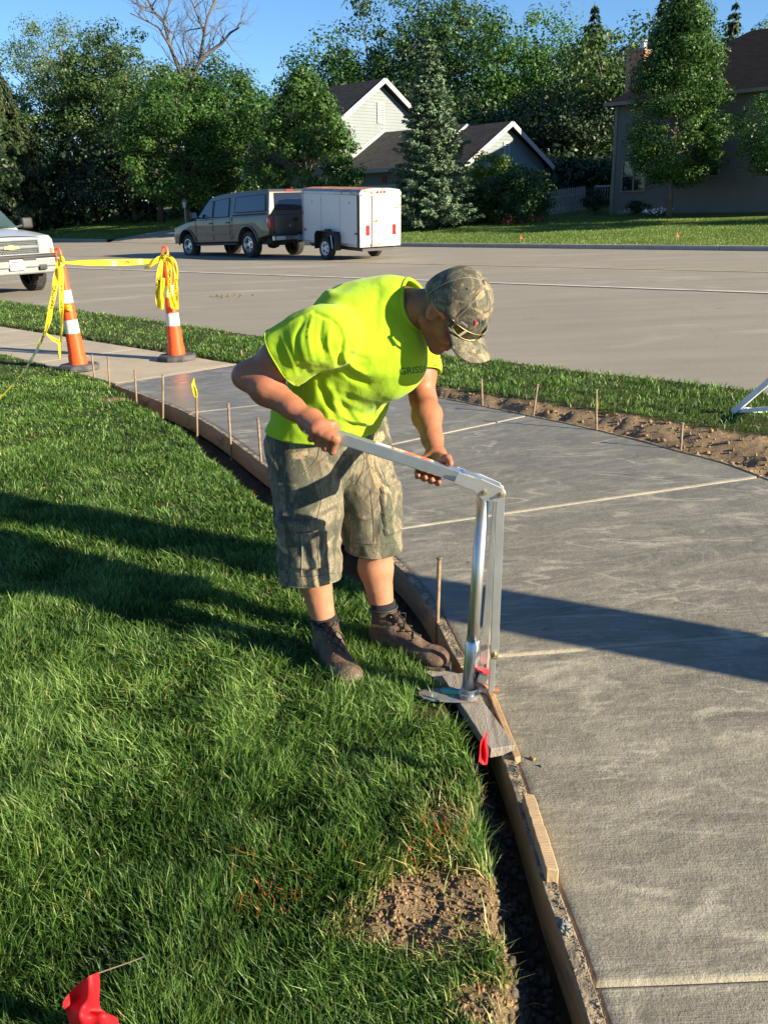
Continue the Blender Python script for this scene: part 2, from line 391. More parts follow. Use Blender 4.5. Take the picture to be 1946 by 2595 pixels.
def along(L, p):
    s = np.concatenate([[0], np.cumsum(np.hypot(*(L[1:] - L[:-1]).T))]); _, a = sdist(np.array([p[0]]), np.array([p[1]]), L); return a[0], s
def panel(j0, j1, mat, name, root, ztop=0.0, old=False):
    a0, s = along(EL, j0[0]); a1, _ = along(EL, j1[0]); b0, s2 = along(ER, j0[1]); b1, _ = along(ER, j1[1])
    def dens(n, e):       # denser near both ends for the tooled edges
        t = np.linspace(0, 1, n); e = np.array(e); return np.unique(np.concatenate([t, e, 1 - e]))
    L_ = max(a1 - a0, .3); W_ = 2.2; a0 += .0022; a1 -= .0022; b0 += .0022; b1 -= .0022
    vs = dens(26, [.004 / L_, .010 / L_, .014 / L_, .02 / L_, .04 / L_]); us = dens(60, [.004 / W_, .012 / W_, .03 / W_, .06 / W_])
    P, UV, ED, WT = [], [], [], []
    for v_ in vs:
        sa, sb = a0 + (a1 - a0) * v_, b0 + (b1 - b0) * v_
        pl = np.array([np.interp(sa, s, EL[:, 0]), np.interp(sa, s, EL[:, 1])]); pr = np.array([np.interp(sb, s2, ER[:, 0]), np.interp(sb, s2, ER[:, 1])])
        w_ = np.hypot(*(pr - pl))
        for u_ in us:
            p = pl + (pr - pl) * u_; de = min(v_, 1 - v_) * L_; ds = min(u_, 1 - u_) * w_
            z = ztop - .007 * (1 - min(1, de / .011)) ** 1.5 - .010 * (1 - min(1, ds / .012)) ** 2
            P.append((p[0], p[1], z)); UV.append((sa, (u_ - .0) * w_)); de2 = de + .006 * float(vn(np.array([p[0] * 22]), np.array([p[1] * 22]), None, 5)[0])
            ED.append(1.0 if de2 < .014 else max(0, 1 - (de2 - .014) / .006)); WT.append(float(np.interp(p[1] + .25 * p[0], [3.0, 5.5, 8.0], [0.0, .6, 1.0])))
    P = np.array(P); nu, nv = len(us), len(vs)
    P[:, 2] += .0015 * fbm(P[:, 0] * 5, P[:, 1] * 5, seed=61)
    i_ = (np.arange(nv - 1)[:, None] * nu + np.arange(nu - 1)[None]).ravel(); F_ = np.stack([i_, i_ + 1, i_ + nu + 1, i_ + nu], 1)
    ring = list(range(nu)) + [r * nu + nu - 1 for r in range(1, nv)] + [(nv - 1) * nu + c_ for c_ in range(nu - 2, -1, -1)] + [r * nu for r in range(nv - 2, 0, -1)]
    n0 = len(P); P = np.concatenate([P, P[ring] - np.array([0, 0, .13])]); UV = UV + [UV[i] for i in ring]; ED = ED + [0] * len(ring); WT = WT + [0] * len(ring)
    nr = len(ring); k_ = np.arange(nr); S_ = np.stack([np.array(ring), n0 + k_, n0 + (k_ + 1) % nr, np.array(ring)[(k_ + 1) % nr]], 1)
    o = link(name, npmesh(name, P, [F_, S_], {'edge': np.array(ED) * (0 if old else .8), 'wet': np.array(WT) * (0 if old else 1)}, UV), mat, root, smooth=False)
    return o
path = MB(); path.poly([(-.1, -1.6, -.2), (2.4, -1.6, -.2), (2.4, 8, -.2), (-2.2, 8.4, -.2)])
pb = bpy.data.objects.new('concrete_path', None); C.objects.link(pb); pb['kind'] = 'structure'
for j0, j1 in zip(JN[:-1], JN[1:]): panel(j0, j1, M_CONC, 'panel', pb)
m, nt, b, o = new_mat('old_concrete'); ob = coord(nt)
c = ramp(nt, noise(nt, ob, 2.4, 6, .6), [(.35, (.31, .26, .19)), (.65, (.42, .355, .265))]); c = mixc(nt, .35, c, ramp(nt, noise(nt, ob, 120, 4, .7), [(.3, (.18, .15, .11)), (.7, (.50, .43, .33))]))
setin(nt, b, 'Base Color', c); b.inputs['Roughness'].default_value = .9; bump(nt, b, noise(nt, ob, 150, 5, .7), .4, .004); M_OLD = m
sw = bpy.data.objects.new('sidewalk', None); C.objects.link(sw); sw['kind'] = 'structure'
OJ = [((-2.592, 8.63), (-1.545, 9.606)), ((-3.9, 10.06), (-2.95, 10.96)), ((-5.0, 11.22), (-4.05, 12.02)), ((-6.2, 12.42), (-5.2, 13.13)), ((-7.4, 13.65), (-6.4, 14.29)), ((-8.8, 15.1), (-7.8, 15.64)), ((-12, 18.3), (-11, 18.8))]
for j0, j1 in zip(OJ[:-1], OJ[1:]): panel(j0, j1, M_OLD, 'panel', sw, ztop=.004, old=True)
# pale sawn line where the new concrete meets the old
e = MB(); p0, p1 = Vector((-2.585, 8.62, .007)), Vector((-1.55, 9.595, .007)); d_ = (p1 - p0).normalized(); n_ = Vector((d_.y, -d_.x, 0))
zz = [p0 + d_ * (p1 - p0).length * k / 14 for k in range(15)]
for k in range(14):
    wa = .035 + .012 * math.sin(k * 2.1); wb = .035 + .012 * math.sin((k + 1) * 2.1)
    e.add([zz[k] + n_ * .01, zz[k + 1] + n_ * .01, zz[k + 1] - n_ * wb, zz[k] - n_ * wa], [(0, 1, 2, 3)])
tag(e.build('joint_strip', simple('pale_grout', (.52, .46, .36), .9, scale=40), sw))

# ---- road
def ruled(L0, L1, nv, zf, s_ext=None):
    n = len(L0); V = []; UVs = []
    for j in range(nv + 1):
        t = j / nv; P = L0 * (1 - t) + L1 * t
        for k, p in enumerate(P): V.append((p[0], p[1], zf(t, p))); UVs.append((k / n * 60, t * 25))
    i_ = (np.arange(nv)[:, None] * n + np.arange(n - 1)[None]).ravel(); return np.array(V), np.stack([i_, i_ + 1, i_ + n + 1, i_ + n], 1), UVs
rD, nD = np.array([-.743, .669]), np.array([.669, .743])
def resamp(L, n):
    s = np.concatenate([[0], np.cumsum(np.hypot(*(L[1:] - L[:-1]).T))]); q = np.linspace(0, s[-1], n); return np.stack([np.interp(q, s, L[:, 0]), np.interp(q, s, L[:, 1])], 1)
near = resamp(np.array([(60, -50), (12, -2.2), (8, 2.1), (5, 5.2), (3.2, 7.15), (1.71, 8.585), (.65, 9.584), (-1.43, 11.568), (-3.73, 14.03), (-7.4, 17.8), (-18, 28.8), (-40, 51), (-110, 121)], float), 120)
FK = [(75, -33), (40, -1.4), (25, 12.1), (10.7, 25.2), (.8, 34.1), (-9.25, 43.7), (-19.3, 53.8), (-45, 78), (-110, 141)]
far = resamp(np.array(FK, float), 120)
def road_z(t, p): return -.06 + .16 * float(sstep(0, 1, np.array(min(1, t * 2.0))))
Vr, Fr, UVr = ruled(near, far, 24, road_z)
m, nt, b, o = new_mat('asphalt'); ob = coord(nt); al = coord(nt, rot=(0, 0, R(42)), scale=(.25, 2.2, 1))
c = ramp(nt, noise(nt, ob, .55, 5, .6), [(.35, (.205, .188, .150)), (.65, (.275, .252, .200))])
c = mixc(nt, .4, c, ramp(nt, noise(nt, al, 1.2, 4, .5), [(.35, (.168, .155, .125)), (.65, (.315, .288, .228))]))
c = mixc(nt, .45, c, ramp(nt, noise(nt, ob, 90, 5, .75), [(.35, (.12, .105, .09)), (.65, (.42, .36, .295))]))
pale = mth(nt, 'MULTIPLY', ramp(nt, noise(nt, coord(nt, rot=(0, 0, R(20)), scale=(.4, 1.3, 1)), .6, 6, .6, 1.2), [(.56, (0, 0, 0)), (.68, (1, 1, 1))]), .4)
c = mixc(nt, pale, c, (.45, .40, .33))
oil = mth(nt, 'MULTIPLY', ramp(nt, noise(nt, ob, 1.1, 3, .5), [(.66, (0, 0, 0)), (.74, (1, 1, 1))]), ramp(nt, noise(nt, ob, 9, 5, .7), [(.48, (0, 0, 0)), (.56, (1, 1, 1))])); c = mixc(nt, mth(nt, 'MULTIPLY', oil, .6), c, (.07, .06, .05))
wv = nd(nt, 'VectorMath', {0: ob, 1: nd(nt, 'VectorMath', {0: nd(nt, 'TexNoise', {'Vector': ob, 'Scale': .9, 'Detail': 5.0}, out=1), 1: (1.1, 1.1, 1.1)}, operation='MULTIPLY')}, operation='ADD')
crk = nd(nt, 'TexVoronoi', {'Vector': wv, 'Scale': .16}, feature='DISTANCE_TO_EDGE'); c = mixc(nt, mth(nt, 'MULTIPLY', ramp(nt, crk, [(.0, (1, 1, 1)), (.0022, (0, 0, 0))]), .14), c, (.085, .072, .06))
setin(nt, b, 'Base Color', c); b.inputs['Roughness'].default_value = .88; b.inputs['Specular IOR Level'].default_value = .3
bump(nt, b, noise(nt, ob, 140, 4, .8), .5, .005)
tag(link('road', npmesh('road', Vr, [Fr], uv=UVr), m), kind='structure')
def roadz(x, y):
    """height of the road surface at a point"""
    p = np.array([x, y]); dk = -sdist(np.array([x]), np.array([y]), near)[0][0]; df = sdist(np.array([x]), np.array([y]), far)[0][0]
    t = dk / max(dk + df, .01); return road_z(t, p)
M_WHITE = simple('road_paint_white', (.62, .58, .52), .7, dirt=.5, dirtcol=(.30, .26, .22), scale=3)
M_YEL = simple('road_paint_yellow', (.50, .33, .10), .75, dirt=.45, dirtcol=(.28, .23, .17), scale=2)
M_TAR = simple('road_seam_tar', (.07, .06, .055), .8)
def stripe(p0, p1, w, mat, dz, n=30):
    p0, p1 = np.array(p0), np.array(p1); d = (p1 - p0) / np.hypot(*(p1 - p0)); nn = np.array([-d[1], d[0]]) * w / 2; V = []
    for k in range(n + 1):
        p = p0 + (p1 - p0) * k / n
        for s in (-1, 1): q = p + nn * s; V.append((q[0], q[1], roadz(q[0], q[1]) + dz))
    F = [(2 * k, 2 * k + 1, 2 * k + 3, 2 * k + 2) for k in range(n)]
    mb = MB(); mb.add(V, F); return tag(mb.build('lane_line', mat, fix=False), kind='structure')
g1, g2 = gr(170, 577, .08), gr(1659, 638, .05); dd = (g2 - g1)
stripe((g1 - dd)[:2], (g2 + dd * .8)[:2], .11, M_WHITE, .012, 60)
off = np.array(dd[:2]) / dd.to_2d().length; nn = np.array([-off[1], off[0]]) * -.085
stripe(np.array((g1 - dd)[:2]) + nn, np.array((g2 + dd * .8)[:2]) + nn, .035, M_TAR, .010, 60)
g1, g2 = gr(860, 569, .1), gr(1659, 588, .1); dd = g2 - g1
for kk in (0,):
    nn = np.array([-dd[1], dd[0]]) / dd.length * (.16 * kk); stripe(np.array((g1 - dd * 2)[:2]) + nn, np.array((g2 + dd * 1.2)[:2]) + nn, .1, M_YEL, .010, 40)
# ---- far kerb in segments, far lawn
M_KERB = simple('kerb_concrete', (.30, .28, .25), .85, scale=5, bumps=.3)
kr = bpy.data.objects.new('kerb', None); C.objects.link(kr); kr['kind'] = 'structure'
FKl = resamp(np.array(FK, float), 260); s_ = np.concatenate([[0], np.cumsum(np.hypot(*(FKl[1:] - FKl[:-1]).T))])
def fk_pt(s): return np.array([np.interp(s, s_, FKl[:, 0]), np.interp(s, s_, FKl[:, 1])])
_, smid = sdist(np.array([.8]), np.array([34.1]), FKl); smid = smid[0]
DRV = (gr(262, 521, .12), gr(440, 527, .12)); DRV_S = [sdist(np.array([p.x]), np.array([p.y]), FKl)[1][0] for p in DRV]
s = smid - 42
kseg = 3.0
while s < smid + 60:
    a, bq = fk_pt(s + .008), fk_pt(s + kseg - .008); mid = s + kseg / 2
    if not (min(DRV_S) - 1 < mid < max(DRV_S) + 1):
        d = (bq - a) / np.hypot(*(bq - a)); n = np.array([d[1], -d[0]])
        prof = [(0, -.15), (.0, .10), (.025, .13), (.16, .135), (.16, -.15)]
        mb = MB(); vs = []
        for p in (a, bq):
            for o_, z in prof: q = p + n * o_; vs.append((q[0], q[1], .1 + z))
        mb.add(vs, [(0, 1, 6, 5), (1, 2, 7, 6), (2, 3, 8, 7), (3, 4, 9, 8), (4, 3, 2, 1, 0), (5, 6, 7, 8, 9)]); mb.build('kerb_stone', M_KERB, kr, fix=True)
    s += kseg
def lawn_z(x, y):
    d, a_ = sdist(np.atleast_1d(np.asarray(x, float)), np.atleast_1d(np.asarray(y, float)), FKl); d = -d
    return .225 + .055 * np.clip(d, 0, 26) + .05 * np.clip(d, 0, 13) * sstep(smid + 6, smid + 13, a_) + .012 * fbm(np.atleast_1d(x) * .5, np.atleast_1d(y) * .5, seed=77, oct=3) * np.clip(d, 0, 1)
def lz(x, y): return float(lawn_z(x, y)[0])
inner = resamp(np.array(FK, float), 220)
V, UVs = [], []; ts = [0, .5, 1, 1.5, 2, 3, 4, 5, 6, 7, 8, 10, 12, 15, 18, 22, 26, 32, 40, 60, 120]
tang = np.gradient(inner, axis=0); tang /= np.hypot(*tang.T)[:, None]; nrm = np.stack([tang[:, 1], -tang[:, 0]], 1)
for t in ts:
    P = inner + nrm * (t + .155); Z = lawn_z(P[:, 0], P[:, 1]) - .015
    for p, z in zip(P, Z): V.append((p[0], p[1], z))
n = len(inner); i_ = (np.arange(len(ts) - 1)[:, None] * n + np.arange(n - 1)[None]).ravel(); Fq = np.stack([i_, i_ + 1, i_ + n + 1, i_ + n], 1)
m, nt, b, o = new_mat('far_lawn'); ob = coord(nt)
c = ramp(nt, noise(nt, ob, 1.2, 6, .6), [(.3, (.11, .14, .03)), (.7, (.17, .20, .045))])
c = mixc(nt, .5, c, ramp(nt, noise(nt, ob, 30, 6, .8), [(.3, (.05, .07, .015)), (.7, (.22, .25, .07))]))
setin(nt, b, 'Base Color', c); b.inputs['Roughness'].default_value = .9; b.inputs['Specular IOR Level'].default_value = .1
bump(nt, b, noise(nt, ob, 40, 6, .8), 1.0, .06); M_LAWN = m
tag(link('far_lawn', npmesh('far_lawn', V, [Fq]), m, smooth=True), kind='structure')
# driveway on the left, running back behind the pickup
mb = MB(); N = 40; a = fk_pt(min(DRV_S)); bq = fk_pt(max(DRV_S)); vs = []
for k in range(N + 1):
    t = k / N; sh = nD * (18 * t) + rD * (-5 * t * t)
    for p in (a - nD * .3, bq - nD * .3):
        q = p + sh; z = (.112 if t == 0 else max(.125, lz(q[0], q[1]) + .03 * min(1, t * 8))); vs.append((q[0], q[1], z))
mb.add(vs, [(2 * k, 2 * k + 1, 2 * k + 3, 2 * k + 2) for k in range(N)]); tag(mb.build('driveway', M_OLD), kind='structure')
# ================================================================== GRASS (uncountable: stuff)
def leaf_mat(name, cols, rough=.45, trans=.35, attrn='tint', spec=.4, sat=None):
    m, nt, b, o = new_mat(name)
    c = ramp(nt, attr(nt, attrn, 2), cols)
    setin(nt, b, 'Base Color', c); b.inputs['Roughness'].default_value = rough; b.inputs['Specular IOR Level'].default_value = spec
    if trans:
        t = nt.nodes.new('ShaderNodeBsdfTranslucent'); nt.links.new(mixc(nt, 1.0, c, (1.25, 1.35, .7), 'MULTIPLY'), t.inputs[0])
        mx = nt.nodes.new('ShaderNodeMixShader'); mx.inputs[0].default_value = trans
        nt.links.new(b.outputs[0], mx.inputs[1]); nt.links.new(t.outputs[0], mx.inputs[2]); nt.links.new(mx.outputs[0], o.inputs['Surface'])
    return m
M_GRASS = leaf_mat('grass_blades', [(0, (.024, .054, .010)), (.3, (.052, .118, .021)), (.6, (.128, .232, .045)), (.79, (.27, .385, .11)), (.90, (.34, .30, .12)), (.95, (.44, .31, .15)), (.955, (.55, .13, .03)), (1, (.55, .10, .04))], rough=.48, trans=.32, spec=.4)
def blades(n, xr, yr, keepf, hf, wf, seed, hz=None):
    g = np.random.default_rng(seed)
    x = g.uniform(*xr, n); y = g.uniform(*yr, n)
    h, so, inf = ground_h(x, y)
    p = keepf(x, y, so, inf, g); k = g.random(n) < p
    x, y, h = x[k], y[k], h[k]; so = so[k]; n = len(x)
    cl = 1.35 * fbm(x * 6, y * 6, seed=91 + seed, oct=3); cl2 = fbm(x * 1.6, y * 1.6, seed=95, oct=3)
    H_ = hf(x, y, g, n) * (1 + .5 * cl) * g.uniform(.55, 1.25, n); W_ = wf(x, y, n) * g.uniform(.6, 1.3, n)
    # local comb direction so that the blades lie in tufts
    ang = 2 * np.pi * (.5 + .5 * fbm(x * 2.3, y * 2.3, seed=97, oct=2)) * 1.5 + g.normal(0, 1.35, n)
    lean = np.clip(g.gamma(2.4, .32, n) * (1 + .6 * cl2), .05, 1.5)
    dx, dy = np.cos(ang), np.sin(ang); fa = g.uniform(0, np.pi, n); sx, sy = np.cos(fa), np.sin(fa)
    P0 = np.stack([x, y, h - .004], 1); side = np.stack([sx, sy, np.zeros(n)], 1) * (W_ / 2)[:, None]; D_ = np.stack([dx, dy, np.zeros(n)], 1)
    def pt(t): return P0 + D_ * (np.sin(lean) * H_ * t * t * 1.05)[:, None] + np.array([0, 0, 1.0]) * (H_ * (t - .45 * lean * .5 * t * t) * np.cos(lean * .6))[:, None]
    a, b_, c_ = pt(0), pt(.55), pt(1.0)
    V = np.stack([a - side, a + side, b_ + side * .8, b_ - side * .8, c_], 1).reshape(-1, 3)
    i5 = np.arange(n) * 5
    Q = np.stack([i5, i5 + 1, i5 + 2, i5 + 3], 1); T = np.stack([i5 + 3, i5 + 2, i5 + 4], 1)
    t = np.clip(.37 + .22 * cl2 + .18 * cl + g.normal(0, .19, n), 0, .78)
    strw = g.random(n) < (.03 + .55 * sstep(.03, .5, so)); t = np.where(strw, g.uniform(.80, .95, n), t)
    # survey paint sprayed on the turf
    for (qx, qy, rr, pr) in ((-.30, 1.72, .12, .10), (.08, 1.86, .09, .10), (.33, 2.08, .07, .30), (.17, 1.86, .05, .15), (-.10, 1.83, .05, .12), (-.66, 4.95, .12, .35)):
        d = np.hypot(x - qx, (y - qy) * .8); t = np.where((d < rr) & (g.random(n) < pr * (1 - d / rr) * 1.4), g.uniform(.956, 1, n), t)
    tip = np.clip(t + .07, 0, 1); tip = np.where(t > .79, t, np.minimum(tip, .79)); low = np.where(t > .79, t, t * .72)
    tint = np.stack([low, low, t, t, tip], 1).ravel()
    return V, Q, T, tint
def grass_obj(name, parts, mat=M_GRASS):
    off, Vs, Qs, Ts, A = 0, [], [], [], []
    for V, Q, T, t in parts: Vs.append(V); Qs.append(Q + off); Ts.append(T + off); A.append(t); off += len(V)
    return link(name, npmesh(name, np.concatenate(Vs), [np.concatenate(Qs), np.concatenate(Ts)], {'tint': np.concatenate(A)}), mat)
def keep_left(x, y, so, i, g):
    edge = sstep(i['wid'] + .005, i['wid'] + .05, i['dl'])
    p = edge * (1 - .93 * sstep(.3, .8, so) ) * (i['dl'] > 0)
    p = np.where(y > 8.62, (i['dl'] > .015) * 1.0, p)
    inpatch = i['pt']; p = np.where((np.abs(x - .17) < .10) & (np.abs(y - 2.525) < .085), p * .06, p); return np.clip(p * (1 - .82 * inpatch), 0, 1) * (.55 + .6 * (fbm(x * 5, y * 5, seed=71, oct=2) > -.25))
def infr(x, y): return np.abs(x) < .47 * y + .55
def mk(fn): return lambda x, y, so, i, g: fn(x, y, so, i, g) * infr(x, y)
hn = lambda x, y, g, n: np.interp(y, [1, 2.5, 3.5, 6, 10], [.066, .066, .054, .040, .034])
wn_ = lambda x, y, n: np.interp(y, [1, 2, 3, 5, 9, 14], [.0030, .0037, .0046, .0062, .009, .014])
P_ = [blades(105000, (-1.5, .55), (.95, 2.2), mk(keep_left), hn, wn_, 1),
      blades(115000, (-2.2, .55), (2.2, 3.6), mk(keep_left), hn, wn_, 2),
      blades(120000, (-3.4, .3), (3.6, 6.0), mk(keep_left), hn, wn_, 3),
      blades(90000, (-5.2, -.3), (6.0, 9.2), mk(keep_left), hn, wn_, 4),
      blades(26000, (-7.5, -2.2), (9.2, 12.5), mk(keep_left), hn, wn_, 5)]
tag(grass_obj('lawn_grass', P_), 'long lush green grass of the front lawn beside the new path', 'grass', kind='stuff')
def keep_right(x, y, so, i, g):
    e = sstep(i['wr'] + .0, i['wr'] + .09, -i['dr'])
    return np.where(y > 9.5, (i['dr'] < -.01) * 1.0, e) * (i['dk'] < -.0 + 0) * 1.0 if False else np.where(y > 9.5, (i['dr'] < -.01) * 1.0, e * (1 - .6 * (so > .5))) * (i['dk'] > .03) * (i['dr'] < 0)
hs = lambda x, y, g, n: np.interp(y, [4, 7, 10, 18], [.05, .048, .045, .045])
P_ = [blades(130000, (-2.2, 4.8), (4.2, 11.5), mk(keep_right), hs, wn_, 6),
      blades(60000, (-9.5, -2.0), (9.5, 19), mk(keep_right), hs, wn_, 7)]
tag(grass_obj('verge_grass', P_), 'strip of mown grass between the path and the road', 'grass', kind='stuff')
# ---- clods and crumbs of soil
M_CLOD = simple('soil_clods', (.24, .155, .085), .95, var=.35, scale=14, bumps=.7, bscale=60, spec=.15)
M_CLOD_DK = simple('dark_clods', (.075, .062, .05), .95, var=.4, scale=14, bumps=.7, bscale=60, spec=.2)  # darker clod colour
ico = bmesh.new(); bmesh.ops.create_icosphere(ico, subdivisions=2, radius=1); IV = np.array([v.co[:] for v in ico.verts]); IF = np.array([[v.index for v in f.verts] for f in ico.faces]); ico.free()
ico = bmesh.new(); bmesh.ops.create_icosphere(ico, subdivisions=1, radius=1); IV1 = np.array([v.co[:] for v in ico.verts]); IF1 = np.array([[v.index for v in f.verts] for f in ico.faces]); ico.free()
def clods(name, pts, rs, mat, seed, label, cat='soil', big=False):
    g = np.random.default_rng(seed); Vs, Fs = [], []; iv, ff = (IV, IF) if big else (IV1, IF1)
    for k, (p, r) in enumerate(zip(pts, rs)):
        v = iv * g.uniform(.45, 1.35, len(iv))[:, None] * r * g.uniform(.6, 1.4, 3)
        a = g.uniform(0, 6.28); ca, sa = math.cos(a), math.sin(a); v = v @ np.array([[ca, -sa, 0], [sa, ca, 0], [0, 0, 1]])
        Vs.append(v + p); Fs.append(ff + k * len(iv))
    return tag(link(name, npmesh(name, np.concatenate(Vs), [np.concatenate(Fs)]), mat, smooth=False), label, cat, kind='stuff')
def scatter(n, xr, yr, cond, seed, r0, r1, pw=2.5):
    g = np.random.default_rng(seed); x = g.uniform(*xr, n); y = g.uniform(*yr, n); h, so, i = ground_h(x, y); k = cond(x, y, so, i) & infr(x, y)
    x, y, h = x[k], y[k], h[k]; r = r0 + (r1 - r0) * g.random(len(x)) ** pw; return np.stack([x, y, h + r * .25], 1), r
pts, rs = scatter(36000, (-.3, .6), (.9, 3.3), lambda x, y, so, i: (i['dl'] > .05) & (i['dl'] < i['wid'] + .06), 12, .002, .015, 4)
clods('trench_rubble', pts, rs, M_CLOD_DK, 5, 'dark clods lying in the trench beside the form boards')
pts, rs = scatter(24000, (-.3, .5), (1.1, 2.2), lambda x, y, so, i: (so > .3) & (i['dl'] > i['wid'] - .01), 13, .0010, .0065, 4)
clods('soil_crumbs', pts, rs, M_CLOD, 6, 'loose light brown soil crumbs scraped onto the lawn edge')
pts, rs = scatter(15000, (0, 4.2), (4, 9), lambda x, y, so, i: (so > .5) & (i['dr'] < -.04), 14, .003, .020, 6)
clods('bank_crumbs', pts, rs, M_CLOD, 7, 'dry soil crumbs on the dug bank beyond the path')

def far_blades():  # FARGRASS
    g = np.random.default_rng(55); n = 150000; s0 = g.uniform(smid - 24, smid + 46, n); d = g.uniform(.18, 9.5, n) ** 1.0; px = np.interp(s0, s_, FKl[:, 0]); py = np.interp(s0, s_, FKl[:, 1]); x = px + .669 * d; y = py + .743 * d
    ok = (np.abs(x) < .46 * y + 1) & ~((s0 > min(DRV_S) - .3) & (s0 < max(DRV_S) + .3)); x, y = x[ok], y[ok]; n = len(x); z = lawn_z(x, y) - .02; H_ = g.uniform(.03, .075, n); W_ = g.uniform(.012, .028, n); a = g.uniform(0, np.pi, n); b = g.uniform(0, 6.28, n); ln = g.uniform(.2, .9, n) * H_
    P0 = np.stack([x, y, z], 1); sd = np.stack([np.cos(a), np.sin(a), 0 * a], 1) * (W_ / 2)[:, None]; tp_ = P0 + np.stack([np.cos(b) * ln, np.sin(b) * ln, H_], 1)
    V = np.stack([P0 - sd, P0 + sd, tp_], 1).reshape(-1, 3); i3 = np.arange(n) * 3; t = np.clip(.52 + .2 * fbm(x * .6, y * .6, seed=3, oct=3) + g.normal(0, .12, n), 0, .79)
    return link('far_grass', npmesh('far_grass', V, [np.stack([i3, i3 + 1, i3 + 2], 1)], {'tint': np.repeat(t, 3)}), M_GRASS)
tag(far_blades(), 'mown grass of the lawns beyond the road', 'grass', kind='stuff')
# ================================================================== TREES AND SHRUBS
M_BARK = simple('bark', (.115, .09, .068), .95, var=.4, scale=9, bumps=.8, bscale=25, stretch=(1, 1, .25))
M_DEAD = simple('dead_bark', (.105, .093, .088), .9, var=.3, scale=6)
GREEN = dict(
    maple=leaf_mat('maple_leaves', [(0, (0.017, 0.045, 0.011)), (.5, (0.042, 0.100, 0.022)), (1, (0.099, 0.175, 0.046))], .42, .22, spec=.15),
    olive=leaf_mat('olive_leaves', [(0, (0.022, 0.049, 0.011)), (.5, (0.057, 0.107, 0.024)), (1, (0.114, 0.168, 0.046))], .5, .22),
    pear=leaf_mat('pear_leaves', [(0, (0.017, 0.045, 0.011)), (.5, (0.047, 0.105, 0.023)), (1, (0.128, 0.200, 0.060))], .38, .2, spec=.18),
    wood=leaf_mat('woodland_leaves', [(0, (0.011, 0.030, 0.008)), (.5, (0.033, 0.080, 0.017)), (1, (0.080, 0.149, 0.031))], .5, .2),
    dark=leaf_mat('dark_leaves', [(0, (.008, .018, .006)), (.5, (.018, .040, .011)), (1, (.040, .072, .020))], .5, .15),  # deep woodland shade put into the leaf colour; dark evergreens share it
    locust=leaf_mat('locust_leaves', [(0, (0.042, 0.105, 0.018)), (.5, (0.090, 0.189, 0.031)), (1, (0.160, 0.280, 0.056))], .5, .35),
    willow=leaf_mat('pale_leaves', [(0, (0.042, 0.075, 0.027)), (.5, (0.085, 0.135, 0.051)), (1, (0.142, 0.200, 0.084))], .5, .25),
    lime=leaf_mat('lime_leaves', [(0, (0.042, 0.084, 0.009)), (.5, (0.114, 0.189, 0.021)), (1, (0.217, 0.299, 0.046))], .5, .3),
    blue=leaf_mat('spruce_needles', [(0, (0.042, 0.074, 0.043)), (.5, (0.103, 0.154, 0.093)), (1, (0.196, 0.273, 0.160))], .6, .08, spec=.15),
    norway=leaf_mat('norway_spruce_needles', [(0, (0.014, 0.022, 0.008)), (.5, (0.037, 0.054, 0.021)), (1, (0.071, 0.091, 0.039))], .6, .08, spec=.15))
def unit(g, n):
    v = g.normal(size=(n, 3)); return v / np.linalg.norm(v, axis=1)[:, None]
def quads(P, N, size, g, asp=.6, U=None):
    """one leaf-sized rhombus per point with normal N"""
    n = len(P); A = unit(g, n) if U is None else U
    T = A - N * (A * N).sum(1)[:, None]; T /= np.linalg.norm(T, axis=1)[:, None] + 1e-9; B = np.cross(N, T)
    s = (size if np.ndim(size) else np.full(n, size)) * g.uniform(.6, 1.35, n)
    T = T * (s * .5)[:, None]; B = B * (s * .5 * asp)[:, None]
    return np.stack([P - T, P - B * .9 + T * .1, P + T, P + B * .9 + T * .1], 1).reshape(-1, 3)
def crown_mesh(g, shape, nclump, cr, nleaf, leaf, up=.35, fill=.35, dens=None):
    """clumps spread through a volume: shape(t in 0..1 height) -> radius ; returns points"""
    c, (rx, ry, rz) = shape['c'], shape['r']; prof = shape.get('prof')
    out = []; u = unit(g, nclump * 3)
    rad = np.where(g.random(len(u)) < fill, g.uniform(.3, .8, len(u)), g.uniform(.8, 1.0, len(u)))
    if prof is None:
        cc = u * rad[:, None] * np.array([rx, ry, rz])
    else:
        z = g.uniform(-1, 1, len(u)); a = g.uniform(0, 2 * np.pi, len(u)); rr = np.interp(z, prof[0], prof[1]) * rad
        cc = np.stack([np.cos(a) * rr * rx, np.sin(a) * rr * ry, z * rz], 1)
    cc = cc[:nclump]
    nz = fbm(cc[:, 0] * .35 + c[0], cc[:, 1] * .35 + c[1], cc[:, 2] * .35 + c[2], seed=7, oct=2)
    cc = cc * (1 + .35 * nz)[:, None] + np.array(c)
    crr = cr * 1.12 * g.uniform(.5, 1.5, nclump)
    k = np.repeat(np.arange(nclump), nleaf); d = unit(g, len(k)); q = g.random(len(k)) ** .33
    P = cc[k] + d * (crr[k] * q)[:, None] * np.array([1, 1, .72])
    N = d * 1.15 + np.array([0, 0, up]) + unit(g, len(k)) * .6; N /= np.linalg.norm(N, axis=1)[:, None]
    tint = np.clip(.45 + .22 * g.normal(size=nclump)[k] * .5 + g.normal(0, .18, len(k)), 0, 1)
    return P, N, tint, cc
